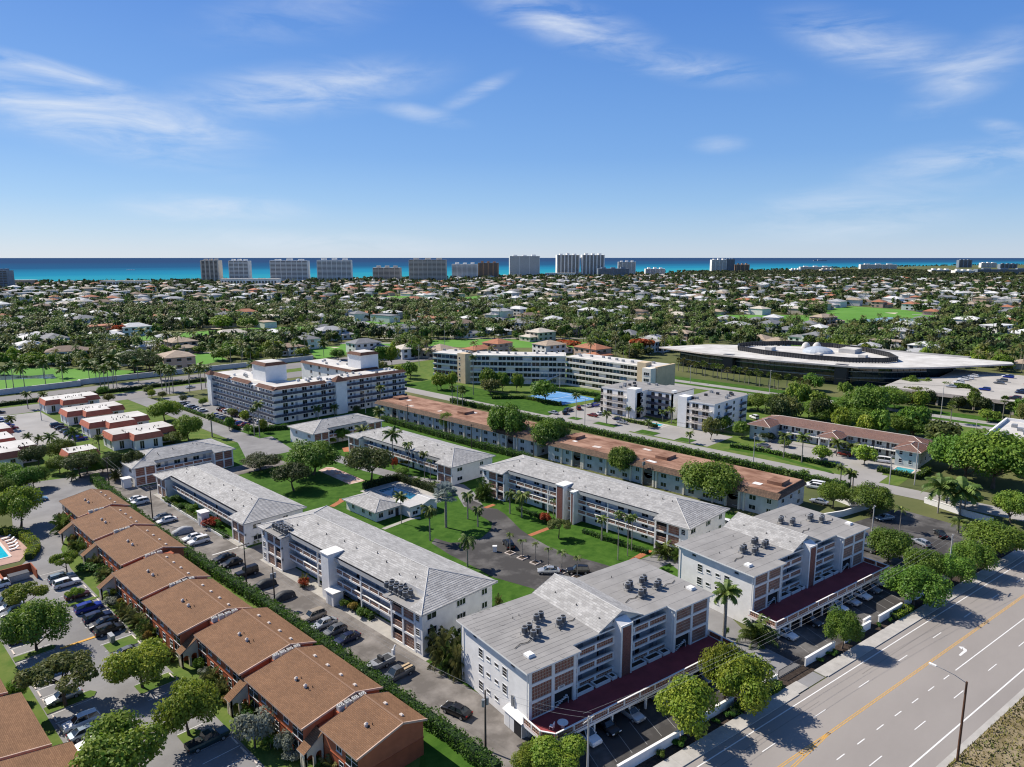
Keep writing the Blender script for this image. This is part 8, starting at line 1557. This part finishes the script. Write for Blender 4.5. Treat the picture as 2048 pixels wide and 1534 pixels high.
SKY = [((764, 1774, 43, 56), 'slim dark-glass tower farthest along the left of the sea front', 4, tw_t, 'pier'), ((813, 1723, 48, 55), 'slim white banded tower beside the dark-glass one', 4, None, 'band'), ((916, 1666, 92, 55), 'wide white slab tower with white piers, first of two', 7, None, 'band'), ((1014, 1616, 85, 56), 'wide white slab tower with stepped top, second of two', 7, None, 'band'), ((1153, 1582, 72, 36), 'low cream slab block on the sea front', 5, tw_t, 'band'), ((1181, 1445, 94, 57), 'broad cream slab tower with paired stair notches', 8, tw_t, 'band'), ((1383, 1527, 71, 44), 'stepped white terraced block on the sea front', 5, None, 'band'), ((1495, 1547, 58, 47), 'brown hotel block with cupola on the sea front', 4, tw_b, 'pier'), ((1685, 1578, 95, 67), 'white tower with three vertical piers on the sea front', 3, None, 'band'), ((1826, 1516, 72, 71), 'white and dark striped twin tower, first', 6, None, 'pier'), ((1883, 1457, 71, 71), 'white and dark striped twin tower, second', 6, None, 'pier'), ((1882, 1374, 98, 28), 'low pale blue block beside the twin towers', 8, tw_s, 'band'), ((2011, 1412, 57, 48), 'short white tower behind the pale blue block', 4, None, 'band'), ((2077, 1344, 64, 25), 'small pale block on the shore past the twin towers', 4, None, 'band'), ((2714, 1453, 60, 53), 'white-grey tower alone on the shore', 4, None, 'band'), ((2747, 1420, 35, 55), 'blue-grey tower joined to the white-grey one', 2, tw_s, 'band'), ((2783, 1383, 51, 34), 'small brown block beside the lone shore tower', 3, tw_b, 'pier'), ((332, 1776, 35, 37), 'grey stepped block at the frame edge on the shore', 4, tw_s, 'band'), ((5211, 1113, 78, 46), 'dark tower on the far town shore', 3, tw_s, 'pier'), ((3548, 1384, 146, 17), 'low white block of the far town, first', 4, None, 'band'), ((4230, 1312, 192, 24), 'long low white block of the far town by the beach', 5, None, 'band'), ((3246, 775, 84, 14), 'white hotel block of the far town among trees', 4, None, 'band'), ((3033, 649, 73, 16), 'white apartment block of the far town near the dark arena', 4, None, 'band'), ((3225, 560, 207, 19), 'long dark blue arena-like block of the far town', 8, tw_s, 'band'), ((5315, 1007, 94, 28), 'pale block behind the far town arena', 3, None, 'band'), ((4930, 838, 91, 25), 'pale tower cluster end of the far town', 4, tw_s, 'pier'), ((2935, 1226, 41, 14), 'small white block left of the far town', 3, None, 'band'), ((2934, 1097, 56, 16), 'white villa-like block of the far town', 3, tw_t, 'band')]
for (x, y, w, h), lb, b, m, st in SKY: tower(lb, (x, y), w, h, 20 if w < 60 else 24, b, m, RNG.uniform(-.12, .12), st)
for (x, y, w, h), lb in (((561, 1761, 108, 11), 'long low white clubhouse with flat roof near the shore'), ((758, 1557, 130, 16), 'wide white low-rise below the slim towers'), ((402, 1925, 48, 13), 'salmon low-rise with small tower near the frame edge'), ((1765, 1496, 96, 14), 'low white beach club before the twin towers')):
    t = thing('low_rise', lb, 'building', (x, y, 0), HEAD - math.pi / 2); obj('wall', MB().box(-w / 2, -9, 0, w / 2, 9, h), t, mats=[tw_w if 'salmon' not in lb else hw_['peach']]); obj('roof', MB().box(-w / 2 - 1, -10, h, w / 2 + 1, 10, h + .8), t, mats=[roof_white])
    for k in range(int(w / 7)): obj('window', MB().box(-2, -.1, 0, 2, 0, h * .5), t, (-w / 2 + 4 + k * 7, -9.02, h * .25), mats=[tw_g])
# ---- trees of the suburb
def thin(proto, keep, seed):
    me = proto; n = len(me.polygons); V = np.zeros(len(me.vertices) * 3, np.float32); me.vertices.foreach_get('co', V); V = V.reshape(-1, 4, 3); rng = np.random.default_rng(seed); i = rng.choice(n, min(keep, n), replace=False); return V[i]
lists = {}
def scatter(crown_sets, pts, name, label, cat, mats_, trunk=None):
    Vs, MI = [], []
    for (x, y, h, r, k, q) in pts:
        C = crown_sets[q][k]; a = RNG.uniform(0, 6.28); c, s = math.cos(a), math.sin(a); P0 = C[0].copy(); sz, sr, hb = h / C[1], r / C[2], C[3] * h / C[1]
        W = np.empty_like(P0); W[..., 0] = x + (P0[..., 0] * c - P0[..., 1] * s) * sr; W[..., 1] = y + (P0[..., 0] * s + P0[..., 1] * c) * sr; W[..., 2] = P0[..., 2] * sz + hb; Vs.append(W); MI.append(np.full(len(W), k % len(mats_), np.int32))
    V = np.concatenate(Vs).reshape(-1, 3); return tag(obj(name, npmesh(name, V, np.arange(len(V)).reshape(-1, 4), mats_, np.concatenate(MI))), label, cat, kind='stuff')
lm_ = [leafmat(f'far_leaf_{i}', a, b, 0, .3, .06) for i, (a, b) in enumerate((((0.033, 0.083, 0.017), (0.083, 0.158, 0.033)), ((0.024, 0.051, 0.017), (0.063, 0.090, 0.030)), ((0.054, 0.078, 0.024), (0.128, 0.138, 0.048)), ((0.036, 0.093, 0.019), (0.102, 0.173, 0.039)), ((0.042, 0.057, 0.024), (0.090, 0.093, 0.042)), ((0.075, 0.143, 0.021), (0.165, 0.225, 0.045))))]
bush = [[], []]
for k in range(6):
    rng = np.random.default_rng(90 + k); P1, d1, _ = crown_points(rng, 4, 3.8, 7, 95, .9, .66, .5); V, _ = leaf_quads(P1, 2.0, rng, .5, d1); bush[0].append((V.reshape(-1, 4, 3), 5.0, 4, 1.2))
    P1, d1, _ = crown_points(rng, 4, 3.8, 6, 42, .9, .62, .5); V, _ = leaf_quads(P1, 3.0, rng, .5, d1); bush[1].append((V.reshape(-1, 4, 3), 5.0, 4, 1.2))
def palm_np(seed, nf, nl):
    rng = np.random.default_rng(seed); V, F = [], []
    for i in range(nf): frond(V, F, rng, i * 2.399, 1.1 - 1.5 * i / nf, 3.2, 1.5, nl, 1.15, .34, .6)
    V = [np.array(v) + np.array([0, 0, 9.0]) for v in V]
    for a in range(3): t = a * 2.1; q = np.array([math.cos(t), math.sin(t), 0]) * .24; V += [np.array([0, 0, 0]) - q, np.array([0, 0, 0]) + q, np.array([0, 0, 9.0]) + q * .6, np.array([0, 0, 9.0]) - q * .6]
    return np.array(V, np.float32).reshape(-1, 4, 3)
plm = [[(palm_np(95 + k, 11, 4), 10.5, 3.3, 0) for k in range(3)], [(palm_np(98 + k, 9, 2), 10.5, 3.3, 0) for k in range(3)]]
n_tree = 165; n_palm = 105; ts, ps = [], []
def too_close(x, y): return not spaced(x, y, -6.0)
cand = sorted(frustum_pts(8800, 380, 1000) + frustum_pts(13500, 1000, 2700), key=lambda q: q[2]); it = ip = 0
for (x, y, d) in cand:
    if not allowed(x, y, 3) or not inpoly(x + cN.x * 25, y + cN.y * 25, LAND) or not free(x, y) or too_close(x, y) or (d < 1300 and not all(free(x * (1 + q / d), y * (1 + q / d)) for q in (30, 62))): continue
    ang_ = (math.atan2(y, x) - HEAD) / R(36); dense = 1.0
    if RNG.random() < (.42 if d < 900 else .28):
        h = RNG.uniform(7.5, 14.5); r = RNG.uniform(3.0, 4.2)
        if ip < n_palm: palm(x, y, h, r, 'far', 'palm in the villa gardens beyond the avenue', 'garden palms beyond the avenue'); ip += 1
        else: ps.append((x, y, h, r, RNG.randrange(3), 0 if d < 1000 else 1))
    else:
        h = RNG.uniform(4.5, 9.5) * (1.2 if d > 1700 else 1); r = RNG.uniform(3.0, 6.4); k = RNG.choice([0, 1, 1, 2, 3, 4, 4, 5] if d < 1400 else [0, 1, 1, 2, 4, 4])
        if it < n_tree: tree(x, y, h, r, 'mid', 'leafy tree in the villa gardens beyond the avenue', 'garden trees beyond the avenue', k); it += 1
        else: ts.append((x, y, h, r, k, 0 if d < 1000 else 1))
# belt of shore trees and the wood before the far town
for k in range(900):
    t = RNG.random(); i = int(t * (len(COAST) - 1)); a, c = Vector(COAST[i]), Vector(COAST[i + 1]); p = a.lerp(c, t * (len(COAST) - 1) - i) - cN * RNG.uniform(12, 150); ts.append((p.x, p.y, RNG.uniform(6, 11), RNG.uniform(4, 7), RNG.choice([0, 1, 1, 4]), 1))
for k in range(1500):
    px = RNG.random(); a, c = Vector((1929.8, 963.0)), Vector((3059.8, 422.3)); p = a.lerp(c, px) + Vector((math.cos(HEAD), math.sin(HEAD))) * RNG.uniform(0, 900); ts.append((p.x, p.y, RNG.uniform(7, 12), RNG.uniform(6, 10), RNG.choice([1, 2, 4, 4]), 1))
scatter(bush, ts, 'distant_trees', 'mass of garden trees across the distant suburb', 'trees', lm_); scatter(plm, ps, 'distant_palms', 'mass of palms across the distant suburb', 'palms', [leaf_p, leaf_pd, leaf_p])
# boats and a ship on the sea
for p, lb in (((1278.3, 3920.6), 'white motorboat on the turquoise water'), ((12050.0, 4631.4), 'pale ship on the horizon')):
    big = 'ship' in lb; t = thing('boat' if not big else 'ship', lb, 'boat', (p[0], p[1], -1.0), HEAD - math.pi / 2); s = 22 if not big else 110
    obj('hull', MB().prism([(-s, -s * .12), (s * .8, -s * .12), (s, 0), (s * .8, s * .12), (-s, s * .12)], 0, s * .11), t, mats=[bwhite if not big else tw_s]); obj('cabin', MB().box(-s * .4, -s * .08, s * .11, s * .3, s * .08, s * .2), t, mats=[bwhite])
